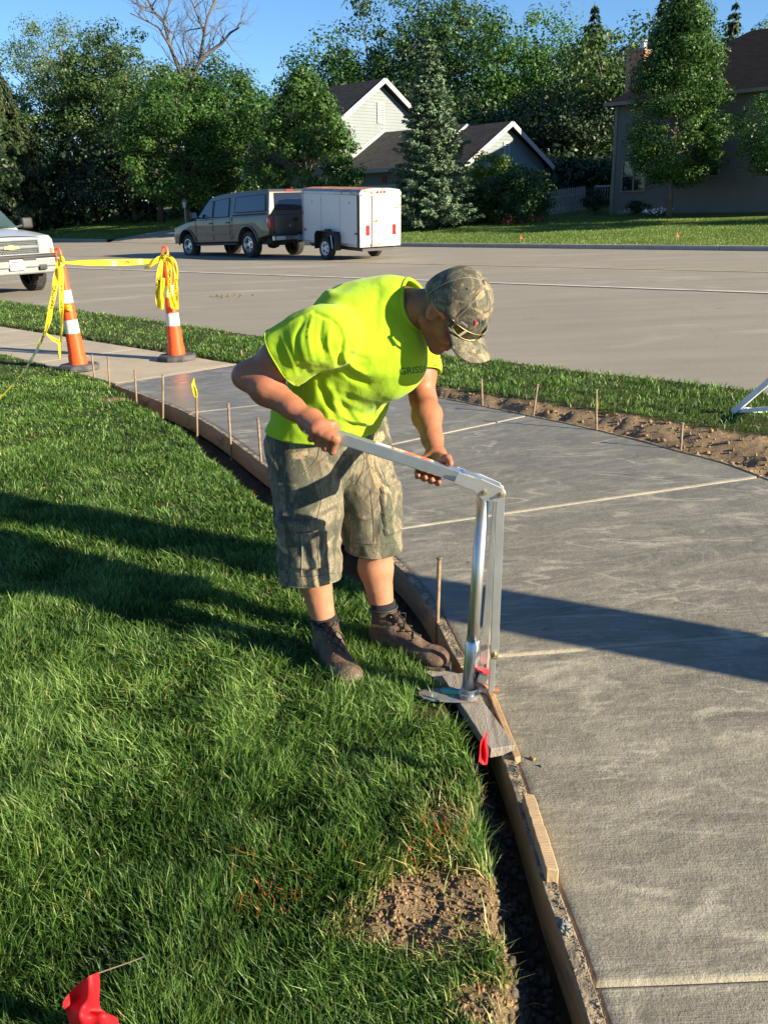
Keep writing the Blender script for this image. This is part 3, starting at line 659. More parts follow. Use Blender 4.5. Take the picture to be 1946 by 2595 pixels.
def limbs(mb, base, top, r, targets, g, seg=7):
    base, top = Vector(base), Vector(top); n = 6
    pts = [base.lerp(top, i / n) + Vector((g.normal(0, r * .35), g.normal(0, r * .35), 0)) * (i > 0) for i in range(n + 1)]
    mb.tube(pts, [r * (1.25 if i == 0 else 1 - .78 * i / n) for i in range(n + 1)], seg)
    for t in targets:
        t = Vector(t); f = g.uniform(.25, .9); a = base.lerp(top, f); mid = a.lerp(t, .5) + Vector((0, 0, -.15 * (t - a).length * g.uniform(0, 1)))
        rr = r * (1 - .75 * f) * .5; mb.tube([a, mid, t], [rr, rr * .6, rr * .15], 5, cap=False)
def tree(name, label, kind, base, height, r, crown0=.15, nclump=70, cr=.75, nleaf=150, leaf=.2, seed=0, prof=None, group=None, trunk_r=.2, fill=.35, asp=.65, cat='tree', ry=None, lean=(0, 0), up=.35):
    g = np.random.default_rng(seed + 500); base = Vector(base)
    t = thing(name, label, cat, base, group=group)
    zc = height * (1 + crown0) / 2; rz = height * (1 - crown0) / 2
    P, N, tint, cc = crown_mesh(g, dict(c=(base.x + lean[0], base.y + lean[1], base.z + zc), r=(r, ry or r, rz), prof=prof), nclump, cr, int(nleaf * (.85 if kind == 'dark' else (.80 if height > 9.5 and r > 3.4 else 1.05))), leaf, up=up, fill=fill)
    P[:, 2] = np.maximum(P[:, 2], base.z + .04)
    V = quads(P, N, leaf * (.78 if kind == 'dark' else (1.0 if height > 9.5 and r > 3.4 else .92)), g, asp); i4 = np.arange(len(P)) * 4; F = np.stack([i4, i4 + 1, i4 + 2, i4 + 3], 1)
    link('crown' if cat == 'tree' else 'foliage', npmesh('crown', V, [F], {'tint': np.repeat(tint, 4)}), GREEN[kind], t, world=True)
    mb = MB(); sel = cc[g.choice(len(cc), min(len(cc), 16), replace=False)]
    limbs(mb, base - Vector((0, 0, .15)), base + Vector((lean[0], lean[1], height * .86)), trunk_r, sel, g); mb.build('trunk' if cat == 'tree' else 'stem', M_BARK, t, world=True, smooth=True)
    return t
def gnd(v): return Vector((v.x, v.y, lz(v.x, v.y)))
def place(xd, Y):
    """lawn point on the sight line of column xd at distance Y"""
    v = at(xd, 440, Y); return gnd(v)
def top_h(xd, yd, b): return at(xd, yd, b.y).z - b.z
def conifer(name, label, kind, base, height, r, seed, nlev=26, per=13, leaf=.16, droop=.25, sub=26, group=None, hang=0, trunk_r=.16, skirt=.06):
    g = np.random.default_rng(seed); base = Vector(base); t = thing(name, label, 'tree', base, group=group)
    Ps, Ns, Us, ts = [], [], [], []; mb = MB(); mb.tube([base - Vector((0, 0, .2)), base + Vector((0, 0, height))], [trunk_r, .02], 7)
    for l in range(nlev):
        f = (l + g.uniform(-.2, .2)) / nlev; z = height * (skirt + (1 - skirt) * f); rad = r * (1 - f) ** .82 * g.uniform(.85, 1.12) + .08
        nb = max(4, int(per * (1 - f * .6))); a0 = g.uniform(0, 6.28)
        for k in range(nb):
            a = a0 + 2 * np.pi * k / nb + g.normal(0, .12); L = rad * g.uniform(.72, 1.15); d = np.array([math.cos(a), math.sin(a), 0])
            n = max(8, int(sub * 2.3 * L / r * 1.6) + 8); s = g.uniform(.12, 1, n) ** .75; wd = .26 * L * (1.12 - s) + .06
            lat = g.uniform(-1, 1, n) * wd; pz = -droop * L * s ** 1.3 + .16 * L * sstep(.65, 1, s) + g.normal(0, .035, n) + (0 if not hang else 0)
            side = np.array([-d[1], d[0], 0])
            P = np.array(base) + d * (L * s)[:, None] + side * lat[:, None] + np.array([0, 0, 1.]) * (z + pz)[:, None]
            if hang: P[:, 2] -= g.uniform(0, hang, n) * (.3 + s)
            U = d * .8 + side * (np.sign(lat) * .7)[:, None] + np.array([0, 0, -.15 - hang * 4]); U = U + g.normal(0, .28, U.shape)
            N = np.array([0, 0, 1.]) + g.normal(0, .65, (n, 3)) + (d * 1.2 if hang else d * .25); N /= np.linalg.norm(N, axis=1)[:, None]
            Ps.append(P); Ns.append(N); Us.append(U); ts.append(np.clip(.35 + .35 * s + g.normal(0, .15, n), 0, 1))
            if k % 2 == 0: mb.tube([base + Vector((0, 0, z)), base + Vector((d[0] * L * .8, d[1] * L * .8, z - droop * L * .7))], [.035 * (1 - f) + .01, .006], 4, cap=False)
    P, N, U, tt = map(np.concatenate, (Ps, Ns, Us, ts)); P[:, 2] = np.maximum(P[:, 2], base.z + .03)
    V = quads(P, N, leaf * 1.5, g, .42, U); i4 = np.arange(len(P)) * 4
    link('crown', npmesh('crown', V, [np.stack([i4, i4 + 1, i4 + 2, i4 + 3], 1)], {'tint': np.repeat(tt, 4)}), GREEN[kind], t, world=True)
    mb.build('trunk', M_BARK, t, world=True, smooth=True); return t

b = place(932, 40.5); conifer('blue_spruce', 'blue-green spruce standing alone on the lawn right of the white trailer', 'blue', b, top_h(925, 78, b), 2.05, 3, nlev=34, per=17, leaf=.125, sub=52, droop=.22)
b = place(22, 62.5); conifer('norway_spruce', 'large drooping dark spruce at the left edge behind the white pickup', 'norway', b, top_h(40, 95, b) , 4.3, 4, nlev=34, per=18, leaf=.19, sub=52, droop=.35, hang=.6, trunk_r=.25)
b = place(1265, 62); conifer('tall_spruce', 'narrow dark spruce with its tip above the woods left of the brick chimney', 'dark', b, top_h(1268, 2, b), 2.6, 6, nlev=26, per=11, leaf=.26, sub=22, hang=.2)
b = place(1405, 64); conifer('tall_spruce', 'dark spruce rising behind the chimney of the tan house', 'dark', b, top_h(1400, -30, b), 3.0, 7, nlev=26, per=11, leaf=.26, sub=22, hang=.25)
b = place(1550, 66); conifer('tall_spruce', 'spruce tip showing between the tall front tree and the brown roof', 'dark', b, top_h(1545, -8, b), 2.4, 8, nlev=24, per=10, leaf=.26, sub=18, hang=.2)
# left woods
b = place(175, 74); tree('willow_tree', 'pale feathery tree top behind the left woods, left of the dead tree', 'willow', b, top_h(170, 42, b), 5.0, .45, 110, 1.0, 190, .17, 11, fill=.4, up=.2, trunk_r=.3)
b = place(268, 64); tree('oak_tree', 'tall olive green tree in the left woods beside the bare dead tree', 'olive', b, top_h(265, 56, b), 4.0, .36, 130, .95, 170, .2, 12, trunk_r=.3)
b = place(200, 66); tree('oak_tree', 'lower olive tree right of the drooping spruce', 'olive', b, top_h(200, 150, b), 4.7, .40, 100, .9, 170, .2, 13)
b = place(345, 57); tree('oak_tree', 'thin olive tree left of the round maple', 'olive', b, top_h(340, 130, b), 2.6, .40, 60, .75, 150, .2, 14)
b = place(400, 49.5); tree('maple_tree', 'dense round green maple nearest the grey lamp post', 'maple', b, top_h(400, 160, b), 2.75, .13, 150, .62, 190, .17, 15, trunk_r=.18)
b = place(505, 50.5); tree('maple_tree', 'dense green maple above the roof of the tan pickup', 'maple', b, top_h(495, 158, b), 2.55, .13, 140, .62, 190, .17, 16, trunk_r=.18)
b = place(470, 68); tree('oak_tree', 'small treetop showing over the maples under the dead tree', 'wood', b, top_h(470, 128, b), 3.0, .5, 60, .9, 120, .24, 17)
b = place(668, 45); tree('pear_tree', 'glossy leaved tree between the maples and the blue-grey house', 'pear', b, top_h(665, 158, b), 2.35, .09, 190, .52, 150, .17, 18, prof=((-1, -.75, -.2, .4, .8, 1), (.55, .95, 1, .75, .42, .08)), trunk_r=.14)
b = place(585, 60); tree('oak_tree', 'dark tree filling the gap left of the glossy leaved tree', 'wood', b, top_h(585, 215, b), 2.8, .1, 70, .8, 130, .24, 19)
# understory on the left, woodland shade put into its dark leaf colour
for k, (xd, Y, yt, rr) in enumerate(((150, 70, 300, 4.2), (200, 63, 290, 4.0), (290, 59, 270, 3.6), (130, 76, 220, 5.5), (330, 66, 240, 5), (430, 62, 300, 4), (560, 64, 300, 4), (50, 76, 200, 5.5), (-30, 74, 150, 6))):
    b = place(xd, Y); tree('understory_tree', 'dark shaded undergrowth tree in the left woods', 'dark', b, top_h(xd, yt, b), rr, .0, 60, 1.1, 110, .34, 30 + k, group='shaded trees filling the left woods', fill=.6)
# big woods behind the blue-grey house
for k, (xd, Y, yt, rr, kind, lab) in enumerate((
        (742, 78, 62, 5.0, 'maple', 'rounded tree at the left end of the woods behind the blue-grey house'),
        (835, 82, 0, 5.2, 'wood', 'tall tree straight behind the peak of the blue-grey house'),
        (905, 76, 10, 4.6, 'wood', 'tree directly behind the tip of the blue spruce'),
        (1000, 80, -25, 5.6, 'wood', 'tallest tree of the woods, right of the blue spruce tip'),
        (1075, 72, 40, 4.6, 'maple', 'full green tree over the small gable of the blue-grey house'),
        (1150, 70, 18, 3.6, 'locust', 'bright feathery light green tree in the middle of the woods'),
        (1010, 66, 180, 4.2, 'wood', 'lower dark green tree just behind the small gable roof'),
        (1170, 62, 190, 4.4, 'dark', 'dark shaded tree above the picket fence'),
        (1330, 58, 60, 3.6, 'olive', 'tree with sunlit olive leaves left of the brick chimney'),
        (1240, 57, 200, 3.8, 'dark', 'dark tree beside the left end of the tan house'),
        (1390, 72, 20, 4.0, 'wood', 'green tree directly behind the brick chimney'),
        (1620, 78, 32, 5.0, 'willow', 'pale green tree behind the brown roof at the right edge'),
        (1500, 74, 70, 4.5, 'wood', 'dark tree hidden mostly by the tall front tree'),
        (1260, 80, 40, 5.0, 'wood', 'distant tree left of the narrow dark spruce'),
        (930, 70, 170, 4.5, 'dark', 'dark undergrowth behind the roof of the blue-grey house'),
        (790, 72, 160, 4.0, 'dark', 'dark tree low behind the left roof slope of the blue-grey house'))):
    b = place(xd, Y); H = top_h(xd, yt, b); tree('woodland_tree', lab, kind, b, H, rr, .05, int((26 if kind != 'locust' else 40) * rr), 1.15, 150, .27 if kind != 'locust' else .2, 60 + k, fill=.45, trunk_r=.3, up=.3)
for k, (xd, Y, yt) in enumerate(((1210, 54, 330), (1290, 52, 350), (1150, 60, 300), (1080, 74, 250), (-60, 50, 250), (1250, 66, 250))):
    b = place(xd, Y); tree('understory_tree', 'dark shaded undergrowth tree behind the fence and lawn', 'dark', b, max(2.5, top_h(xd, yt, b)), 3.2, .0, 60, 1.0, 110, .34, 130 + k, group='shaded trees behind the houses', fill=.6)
# tall front tree before the tan house
b = place(1447, 37.5); tree('pear_tree', 'tall columnar tree with a bare lower trunk before the tan house', 'pear', b, top_h(1445, -40, b), 1.62, .21, 250, .46, 210, .115, 20, prof=((-1, -.8, -.3, .2, .65, 1), (.45, .9, 1.0, .85, .55, .1)), trunk_r=.12)
b = place(1700, 33); tree('ornamental_tree', 'low spreading tree reaching in at the right edge before the tan house', 'pear', b, top_h(1640, 195, b), 2.1, .30, 130, .45, 200, .095, 21, trunk_r=.09)
# shrubs
b = place(1062, 43); tree('vine_bush', 'yellow-green leafy bush against the small gable', 'lime', b, top_h(1060, 333, b), 1.15, .05, 70, .32, 150, .12, 22, cat='shrub', trunk_r=.05)
b = place(1118, 40.5); tree('round_bush', 'large dark green bush with red flowers at its foot', 'wood', b, top_h(1118, 362, b), 1.45, .0, 110, .34, 150, .11, 23, cat='shrub', trunk_r=.05, fill=.3)
b = place(1025, 41.5); tree('leafy_bush', 'mid green leafy bush right of the blue spruce', 'maple', b, top_h(1022, 400, b), .9, .0, 60, .3, 140, .12, 24, cat='shrub', trunk_r=.05)
b = place(1283, 42.5); tree('clipped_bush', 'dark clipped round bush between the picket fence and the tan house', 'dark', b, top_h(1283, 408, b), .62, .0, 50, .2, 110, .08, 25, cat='shrub', trunk_r=.04)
b = place(1489, 40.0); conifer('dwarf_conifer', 'small cone shaped dark evergreen against the tan house', 'dark', b, top_h(1489, 420, b), .28, 26, nlev=12, per=9, leaf=.06, sub=14, trunk_r=.03)
for k, (xd, yt) in enumerate(((1372, 432), (1402, 430), (1530, 425), (1552, 428), (1575, 432), (1610, 440))):
    b = place(xd, 41); tree('foundation_shrub', 'small dim shrub planted along the foot of the tan house', 'dark', b, top_h(xd, yt, b), .32, .0, 22, .16, 70, .08, 150 + k, cat='shrub', trunk_r=.02, group='small shrubs along the tan house')
def flowers(name, label, pts, mat, size, seed):
    g = np.random.default_rng(seed); P = np.repeat(np.array([p[:] for p in pts]), 26, 0) + g.normal(0, .09, (26 * len(pts), 3)) * np.array([1, 1, .7])
    V = quads(P, unit(g, len(P)) * .6 + np.array([-.1, -.3, .8]), size, g, .9); i4 = np.arange(len(P)) * 4
    t = thing(name, label, 'flowers', pts[0]); link('blossoms', npmesh('b', V, [np.stack([i4, i4 + 1, i4 + 2, i4 + 3], 1)]), mat, t, world=True)
    P2 = P - np.array([0, 0, .12]); V = quads(P2, unit(g, len(P)), size * 1.2, g, .6)
    link('leaves', npmesh('b', V, [np.stack([i4, i4 + 1, i4 + 2, i4 + 3], 1)], {'tint': g.random(len(V))}), GREEN['wood'], t, world=True)
def fl(xs, yd, Y): return [Vector((at(x_, yd, Y).x, Y, lz(at(x_, yd, Y).x, Y) + .2)) for x_ in xs]
M_WFL = simple('white_petals', (.88, .88, .86), .7); M_RFL = simple('red_petals', (.45, .02, .03), .6)
flowers('white_flowers', 'mound of white flowers left of the bare tree trunk before the tan house', fl((1398, 1410, 1420), 455, 38.9), M_WFL, .09, 1)
flowers('white_flowers', 'second mound of white flowers right at the foot of the tree before the tan house', fl((1434, 1443), 455, 38.9), M_WFL, .09, 2)
flowers('pale_flowers', 'small dim clump of pale flowers near the corner of the tan house', fl((1350, 1358), 455, 40), M_WFL, .04, 3)
flowers('red_flowers', 'red flowers at the foot of the large dark bush', fl((1090, 1105, 1125, 1145, 1160, 1168), 455, 38.9), M_RFL, .055, 4)
# dead tree
def dead_tree(base, seed):
    g = random.Random(seed); mb = MB(); t = thing('dead_tree', 'tall bare dead tree with forked grey limbs against the sky', 'tree', base)
    def br(p, d, L, r, dep):
        pts = [p]; rs = [r]; n = 5 if dep < 3 else 3
        for i in range(n):
            d = (d + Vector((g.gauss(0, .13), g.gauss(0, .13), g.gauss(.02, .10))) * (1 + dep * .25)).normalized(); p = p + d * (L / n); pts.append(p); rs.append(r * (1 - .55 * (i + 1) / n))
        mb.tube(pts, rs, 6 if dep < 2 else 4, cap=False)
        if dep >= 5 or r < .006: return
        for i in range(1, len(pts)):
            if g.random() < (.75 if dep > 0 else .5) or i == len(pts) - 1:
                ax = Vector((g.gauss(0, 1), g.gauss(0, 1), g.gauss(0, .5))).normalized(); nd_ = (d + ax * g.uniform(.5, .95)).normalized()
                if nd_.z < -.1: nd_.z = .1
                br(pts[i], nd_, L * g.uniform(.5, .72), rs[i] * .62, dep + 1)
        br(pts[-1], d, L * .6, rs[-1] * .9, dep + 1)
    Y = base.y
    def P(x, y): return at(x, y, Y)
    fork = P(410, 215); mb.tube([base - Vector((0, 0, .2)), fork], [.32, .2], 8)
    routes = [([(410, 215), (392, 165), (365, 95), (352, 45), (328, 20), (300, -40)], .16),
              ([(410, 215), (415, 165), (432, 130), (442, 70), (450, 40), (470, -20)], .16),
              ([(432, 130), (450, 112), (478, 92), (500, 72), (520, 62)], .13),
              ([(365, 95), (345, 60), (318, 45), (285, 30)], .08), ([(442, 70), (428, 40), (415, 5), (395, -30)], .09),
              ([(392, 165), (405, 130), (390, 90), (400, 50)], .05), ([(415, 165), (395, 120), (380, 80), (385, 30)], .045), ([(352, 45), (370, 10), (380, -30)], .05)]
    for pts, r in routes:
        pp = [P(*q) + Vector((0, g.uniform(-.6, .6) if i else 0, 0)) for i, q in enumerate(pts)]
        mb.tube(pp, [r * (1 - .62 * i / (len(pp) - 1)) for i in range(len(pp))], 6, cap=False)
        for i in range(1, len(pp)):
            for q in range(3):
                f = g.random(); p = pp[i - 1].lerp(pp[i], f); d = (pp[i] - pp[i - 1]).normalized(); ax = Vector((g.gauss(0, 1), g.gauss(0, .7), g.gauss(.2, .5))).normalized()
                br(p, (d * .6 + ax * .8).normalized(), g.uniform(.9, 1.9), r * .32, 3)
    mb.build('trunk', M_DEAD, t, world=True, smooth=True)
dead_tree(place(410, 61), 5)
# trees just outside the frame on the right whose shade falls across the far lawn
for k, (x_, y_, h_, r_) in enumerate(((37, 21, 10, 2.2), (44, 24, 10, 2.4))):
    z_ = lz(x_, y_); tree('street_tree', ('nearer of two street trees beyond the right edge', 'farther of two street trees beyond the right edge')[k], 'maple', (x_, y_, z_), h_, r_, .3, 60, .7, 90, .3, 170 + k)

g_ = np.random.default_rng(2); t = thing('shadow_caster_tree', 'unseen tree added beyond the right edge so its trunk shadows the path', 'tree', (4.7, 1.15, .05))  # added out of view for the shadow band its trunk casts
mb = MB(); mb.tube([(0, 0, -.2), (0, 0, .1), (.01, 0, 1), (0, .02, 2.2), (.03, 0, 3.6), (0, 0, 6.5)], [.27, .21, .195, .19, .165, .06], 16)
for k in range(9): a = k * .7; mb.tube([(0, 0, 3.0 + k * .25), (math.cos(a) * .8, math.sin(a) * .8, 4.2 + k * .25), (math.cos(a) * 1.7, math.sin(a) * 1.7, 5 + k * .3)], [.07, .045, .015], 6, cap=False)
mb.build('trunk', M_BARK, t, smooth=True); P, N, tint, cc = crown_mesh(g_, dict(c=(4.7, 1.1, 5.8), r=(2.1, 2.1, 2.0)), 60, .6, 90, .16); V = quads(P, N, .16, g_, .6); i4 = np.arange(len(P)) * 4; link('crown', npmesh('crown', V, [np.stack([i4, i4 + 1, i4 + 2, i4 + 3], 1)], {'tint': np.repeat(tint, 4)}), GREEN['maple'], t, world=True)

# ================================================================== HOUSES
def siding_mat(name, col, var=.06): return simple(name, col, .6, var=var, scale=1.5, spec=.3)
M_SIDE_B = siding_mat('pale_blue_siding', (.185, .212, .225)); M_SIDE_T = siding_mat('tan_siding', (.15, .138, .118)); M_TRIM = simple('white_trim', (.40, .385, .36), .6, var=.04)
def shingle_mat(name, a, b_):
    m, nt, bs, o = new_mat(name); v = coord(nt, scale=(1, 1, 1))
    br = nd(nt, 'TexBrick', {'Vector': coord(nt, 'UV'), 'Scale': 1.0, 'Mortar Size': .004, 'Brick Width': .30, 'Row Height': .14, 'Color1': (*a, 1), 'Color2': (*b_, 1), 'Mortar': (a[0] * .4, a[1] * .4, a[2] * .4, 1)})
    c = mixc(nt, .4, br, ramp(nt, noise(nt, v, 14, 5, .7), [(.3, a), (.7, b_)])); setin(nt, bs, 'Base Color', c); bs.inputs['Roughness'].default_value = .95; bs.inputs['Specular IOR Level'].default_value = .08; bump(nt, bs, noise(nt, v, 30, 4), .5, .02); return m
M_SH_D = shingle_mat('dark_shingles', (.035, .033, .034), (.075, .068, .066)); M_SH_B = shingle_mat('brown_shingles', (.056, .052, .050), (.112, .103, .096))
M_SH_SHADE = shingle_mat('shaded_shingles', (.010, .009, .010), (.022, .019, .020)); M_GLASS = simple('window_glass', (.012, .015, .02), .06, spec=.8, var=0)  # near-black shingles: the tan roof's shade put into their colour
def siding_wall(name, O, A, outline, mat, parent, rows=.15, dirn=None):
    """clapboards following an outline [(z, s0, s1)...] in a wall plane through O along A"""
    O, A = Vector(O), Vector(A).normalized(); N = dirn; zs = [q[0] for q in outline]; mb = MB(); z = zs[0]
    def sp(z): return np.interp(z, zs, [q[1] for q in outline]), np.interp(z, zs, [q[2] for q in outline])
    while z < zs[-1] - 1e-3:
        z2 = min(z + rows, zs[-1]); a0, a1 = sp(z); b0, b1 = sp(z2 - 1e-4)
        p = [O + A * a0 + Vector((0, 0, z)) + N * .022, O + A * a1 + Vector((0, 0, z)) + N * .022, O + A * b1 + Vector((0, 0, z2)) + N * .004, O + A * b0 + Vector((0, 0, z2)) + N * .004]
        q = [O + A * a0 + Vector((0, 0, z)) + N * .0, O + A * a1 + Vector((0, 0, z)) + N * .0]
        mb.add(p, [(0, 1, 2, 3)]); mb.add([q[0], q[1], p[1], p[0]], [(0, 1, 2, 3)]); z = z2
    return mb.build(name, mat, parent, world=True)
def slab3(mb, pts, th, mi=0):
    pts = [Vector(p) for p in pts]; n = (pts[1] - pts[0]).cross(pts[2] - pts[0]).normalized(); n = n if n.z > 0 else -n
    mb.poly([p for p in pts], -n * th, mi); return n
def roof_part(name, pts, mat, parent, th=.12):
    mb = MB(); slab3(mb, pts, th); o = mb.build(name, mat, parent, world=True, fix=True); me = o.data
    uvl = me.uv_layers.new(name='UVMap'); P = [Vector(p) for p in pts]; ux = (P[1] - P[0]).normalized(); n = ux.cross(P[2] - P[0]).normalized(); uy = n.cross(ux)
    M = WM[root_of(parent).name]
    for l in me.loops: q = M @ me.vertices[l.vertex_index].co - P[0]; uvl.data[l.index].uv = (q.dot(ux), q.dot(uy))
    return o
def beam(name, a, b_, w_, h_, mat, parent, up=Vector((0, 0, 1))):
    a, b_ = Vector(a), Vector(b_); d = (b_ - a); L = d.length; d.normalize(); s = d.cross(up).normalized(); u = s.cross(d)
    rot = Matrix((d, s, u)).transposed(); mb = MB(); mb.box((a + b_) / 2, (L, w_, h_), rot); return mb.build(name, mat, parent, world=True)
# blue-grey house
hA, hB = Vector((.71, .704, 0)).normalized(), Vector((.704, -.71, 0)).normalized(); O = Vector((-2.3, 50, 0)); g0 = lz(O.x, O.y)
bh = thing('blue_house', 'pale blue-grey house with white trimmed gables and dark shingle roofs', 'house', (O.x, O.y, g0))
W_, EZ = 7.6, 5.45; PZ = at(845, 174, 52.7).z; mid = W_ / 2
sl_ = (PZ - EZ) / mid
siding_wall('siding', O, hA, [(g0, 0, W_), (EZ, 0, W_), (PZ - .12, mid - .02, mid + .02)], M_SIDE_B, bh, .16, hB)
b_ = MB(); back = -hB * 9
b_.poly([O + Vector((0, 0, g0)), O + back + Vector((0, 0, g0)), O + back + Vector((0, 0, EZ)), O + Vector((0, 0, EZ))]); e = O + hA * W_
b_.poly([e + Vector((0, 0, g0)), e + back + Vector((0, 0, g0)), e + back + Vector((0, 0, EZ)), e + Vector((0, 0, EZ))])
b_.poly([O + back + Vector((0, 0, g0)), e + back + Vector((0, 0, g0)), e + back + Vector((0, 0, EZ)), O + back + hA * mid + Vector((0, 0, PZ)), O + back + Vector((0, 0, EZ))]); b_.build('side_wall', M_SIDE_B, bh, world=True)
ov = .42; lo = -.38
def zc(s): return EZ + (s if s < mid else W_ - s) * sl_
for s0 in (0, 1):
    sa = lo if s0 == 0 else W_ - lo; p = [O + hA * sa + hB * ov + Vector((0, 0, zc(sa) + .12)), O + hA * sa + back + Vector((0, 0, zc(sa) + .12)), O + hA * mid + back + Vector((0, 0, PZ + .12)), O + hA * mid + hB * ov + Vector((0, 0, PZ + .12))]
    roof_part('roof', p, M_SH_D, bh, .1)
    a, c_ = O + hA * sa + hB * (ov + .03) + Vector((0, 0, zc(sa) + .02)), O + hA * mid + hB * (ov + .03) + Vector((0, 0, PZ + .02)); beam('rake_board', a, c_, .05, .24, M_TRIM, bh)
beam('corner_board', O + hB * .03 + Vector((0, 0, g0)), O + hB * .03 + Vector((0, 0, EZ)), .16, .06, M_TRIM, bh, up=hA)
beam('eave_return', O + hA * -.3 + hB * .3 + Vector((0, 0, EZ - .12)), O + hA * .22 + hB * .3 + Vector((0, 0, EZ - .12)), .3, .26, M_TRIM, bh)
def louvre(O_, s, z0, z1, w2, parent):
    c_ = O_ + hA * s + hB * .045; f = MB()
    for sg in (-1, 1): f.box(c_ + hA * sg * w2 + Vector((0, 0, (z0 + z1) / 2)), (.09, .05, z1 - z0 + .09), Matrix((hA, hB, Vector((0, 0, 1)))).transposed())
    for z_ in (z0, z1): f.box(c_ + Vector((0, 0, z_)), (2 * w2, .045, .09), Matrix((hA, hB, Vector((0, 0, 1)))).transposed())
    fr = f.build('gable_vent', M_TRIM, parent, world=True); q = MB(); n = int((z1 - z0) / .08)
    for k in range(n): q.box(c_ - hB * .01 + Vector((0, 0, z0 + (k + .5) * (z1 - z0) / n)), (2 * w2 - .06, .03, .055), Matrix((hA, hB, Vector((0, 0, 1)))).transposed() @ Matrix.Rotation(.5, 3, 'X'))
    q.build('louvre', siding_mat('vent_grey', (.40, .42, .40)), fr, world=True)
louvre(O, mid, PZ - 2.05, PZ - 1.1, .22, bh)
# wing 1 and wing 2 towards the road
def wing(b0, b1, a0, a1, ez, pz, roofm, nm, gable=True):
    m_ = (a0 + a1) / 2; sl2 = (pz - ez) / (m_ - a0); lo2 = .35; O1 = O + hB * b1; O0 = O + hB * b0
    for s0, sa, zz_ in ((0, a0 - lo2, ez - lo2 * sl2), (1, a1 + lo2, ez - lo2 * sl2)):
        p = [O1 + hA * sa + hB * .35 + Vector((0, 0, zz_)), O0 + hA * sa + Vector((0, 0, zz_)), O0 + hA * m_ + Vector((0, 0, pz)), O1 + hA * m_ + hB * .35 + Vector((0, 0, pz))]
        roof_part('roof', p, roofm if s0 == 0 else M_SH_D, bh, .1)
        if gable: beam('rake_board', O1 + hA * sa + hB * .38 + Vector((0, 0, zz_ - .1)), O1 + hA * m_ + hB * .38 + Vector((0, 0, pz - .1)), .05, .22, M_TRIM, bh)
    if gable: siding_wall('siding', O1, hA, [(g0 - .3, a0, a1), (ez - .1, a0, a1), (pz - .22, m_ - .02, m_ + .02)], M_SIDE_B, bh, .16, hB)
    siding_wall('siding', O1 + hA * a0, -hB, [(g0 - .3, 0, b1 - b0), (ez - .25, 0, b1 - b0)], M_SIDE_B, bh, .16, -hA)
    beam('fascia', O1 + hA * (a0 - lo2 - .02) + Vector((0, 0, ez - lo2 * sl2 - .06)), O0 + hA * (a0 - lo2 - .02) + Vector((0, 0, ez - lo2 * sl2 - .06)), .05, .2, M_TRIM, bh)
    return m_
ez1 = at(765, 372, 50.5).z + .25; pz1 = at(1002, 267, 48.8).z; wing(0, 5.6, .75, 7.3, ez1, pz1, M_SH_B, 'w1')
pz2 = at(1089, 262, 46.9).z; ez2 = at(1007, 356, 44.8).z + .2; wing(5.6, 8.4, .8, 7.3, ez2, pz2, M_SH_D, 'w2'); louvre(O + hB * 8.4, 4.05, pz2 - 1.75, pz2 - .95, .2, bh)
# white flashing where the wing roof meets the tall gable wall
beam('rake_board', O + hB * .06 + hA * .4 + Vector((0, 0, ez1 - .1)), O + hB * .06 + hA * 4.03 + Vector((0, 0, pz1 + .12)), .05, .2, M_TRIM, bh)
# garage door and red star in the shaded wall under the wing eave
gd = MB(); GW = O + hA * .75
def gp(bb, z): return GW + hB * bb - hA * .06 + Vector((0, 0, z))
zt = at(800, 404, 48.8).z
fr = MB()
for q in (1.15, 4.95): fr.box(gp(q, (zt + g0) / 2), (.12, .05, zt - g0 + .1), Matrix((hB, -hA, Vector((0, 0, 1)))).transposed())
fr.box(gp(3.05, zt + .02), (3.9, .05, .14), Matrix((hB, -hA, Vector((0, 0, 1)))).transposed()); frm = fr.build('garage_door_frame', simple('frame_grey', (.42, .45, .47), .6), bh, world=True)
for k in range(4): pn = MB(); h_ = (zt - g0) / 4; pn.box(gp(3.05, g0 + h_ * (k + .5)), (3.7, .03, h_ - .03), Matrix((hB, -hA, Vector((0, 0, 1)))).transposed()); pn.build('door_panel', simple('door_grey', (.36, .39, .41), .6) if k == 0 else bpy.data.materials['door_grey'], frm, world=True)
st = MB(); c_ = gp(3.25, at(843, 386, 48).z); pts = []
for k in range(10): rr = .26 if k % 2 == 0 else .11; a = math.pi / 2 + k * math.pi / 5; pts.append(c_ + hB * math.cos(a) * rr + Vector((0, 0, math.sin(a) * rr)))
for k in range(10): st.add([c_ - hA * .06, pts[k], pts[(k + 1) % 10]], [(0, 1, 2)])
sto = st.build('wall_star', simple('barn_star_red', (.35, .07, .05), .6), thing('wall_star', 'red five-pointed barn star on the shaded garage wall', 'wall ornament', c_), world=True)
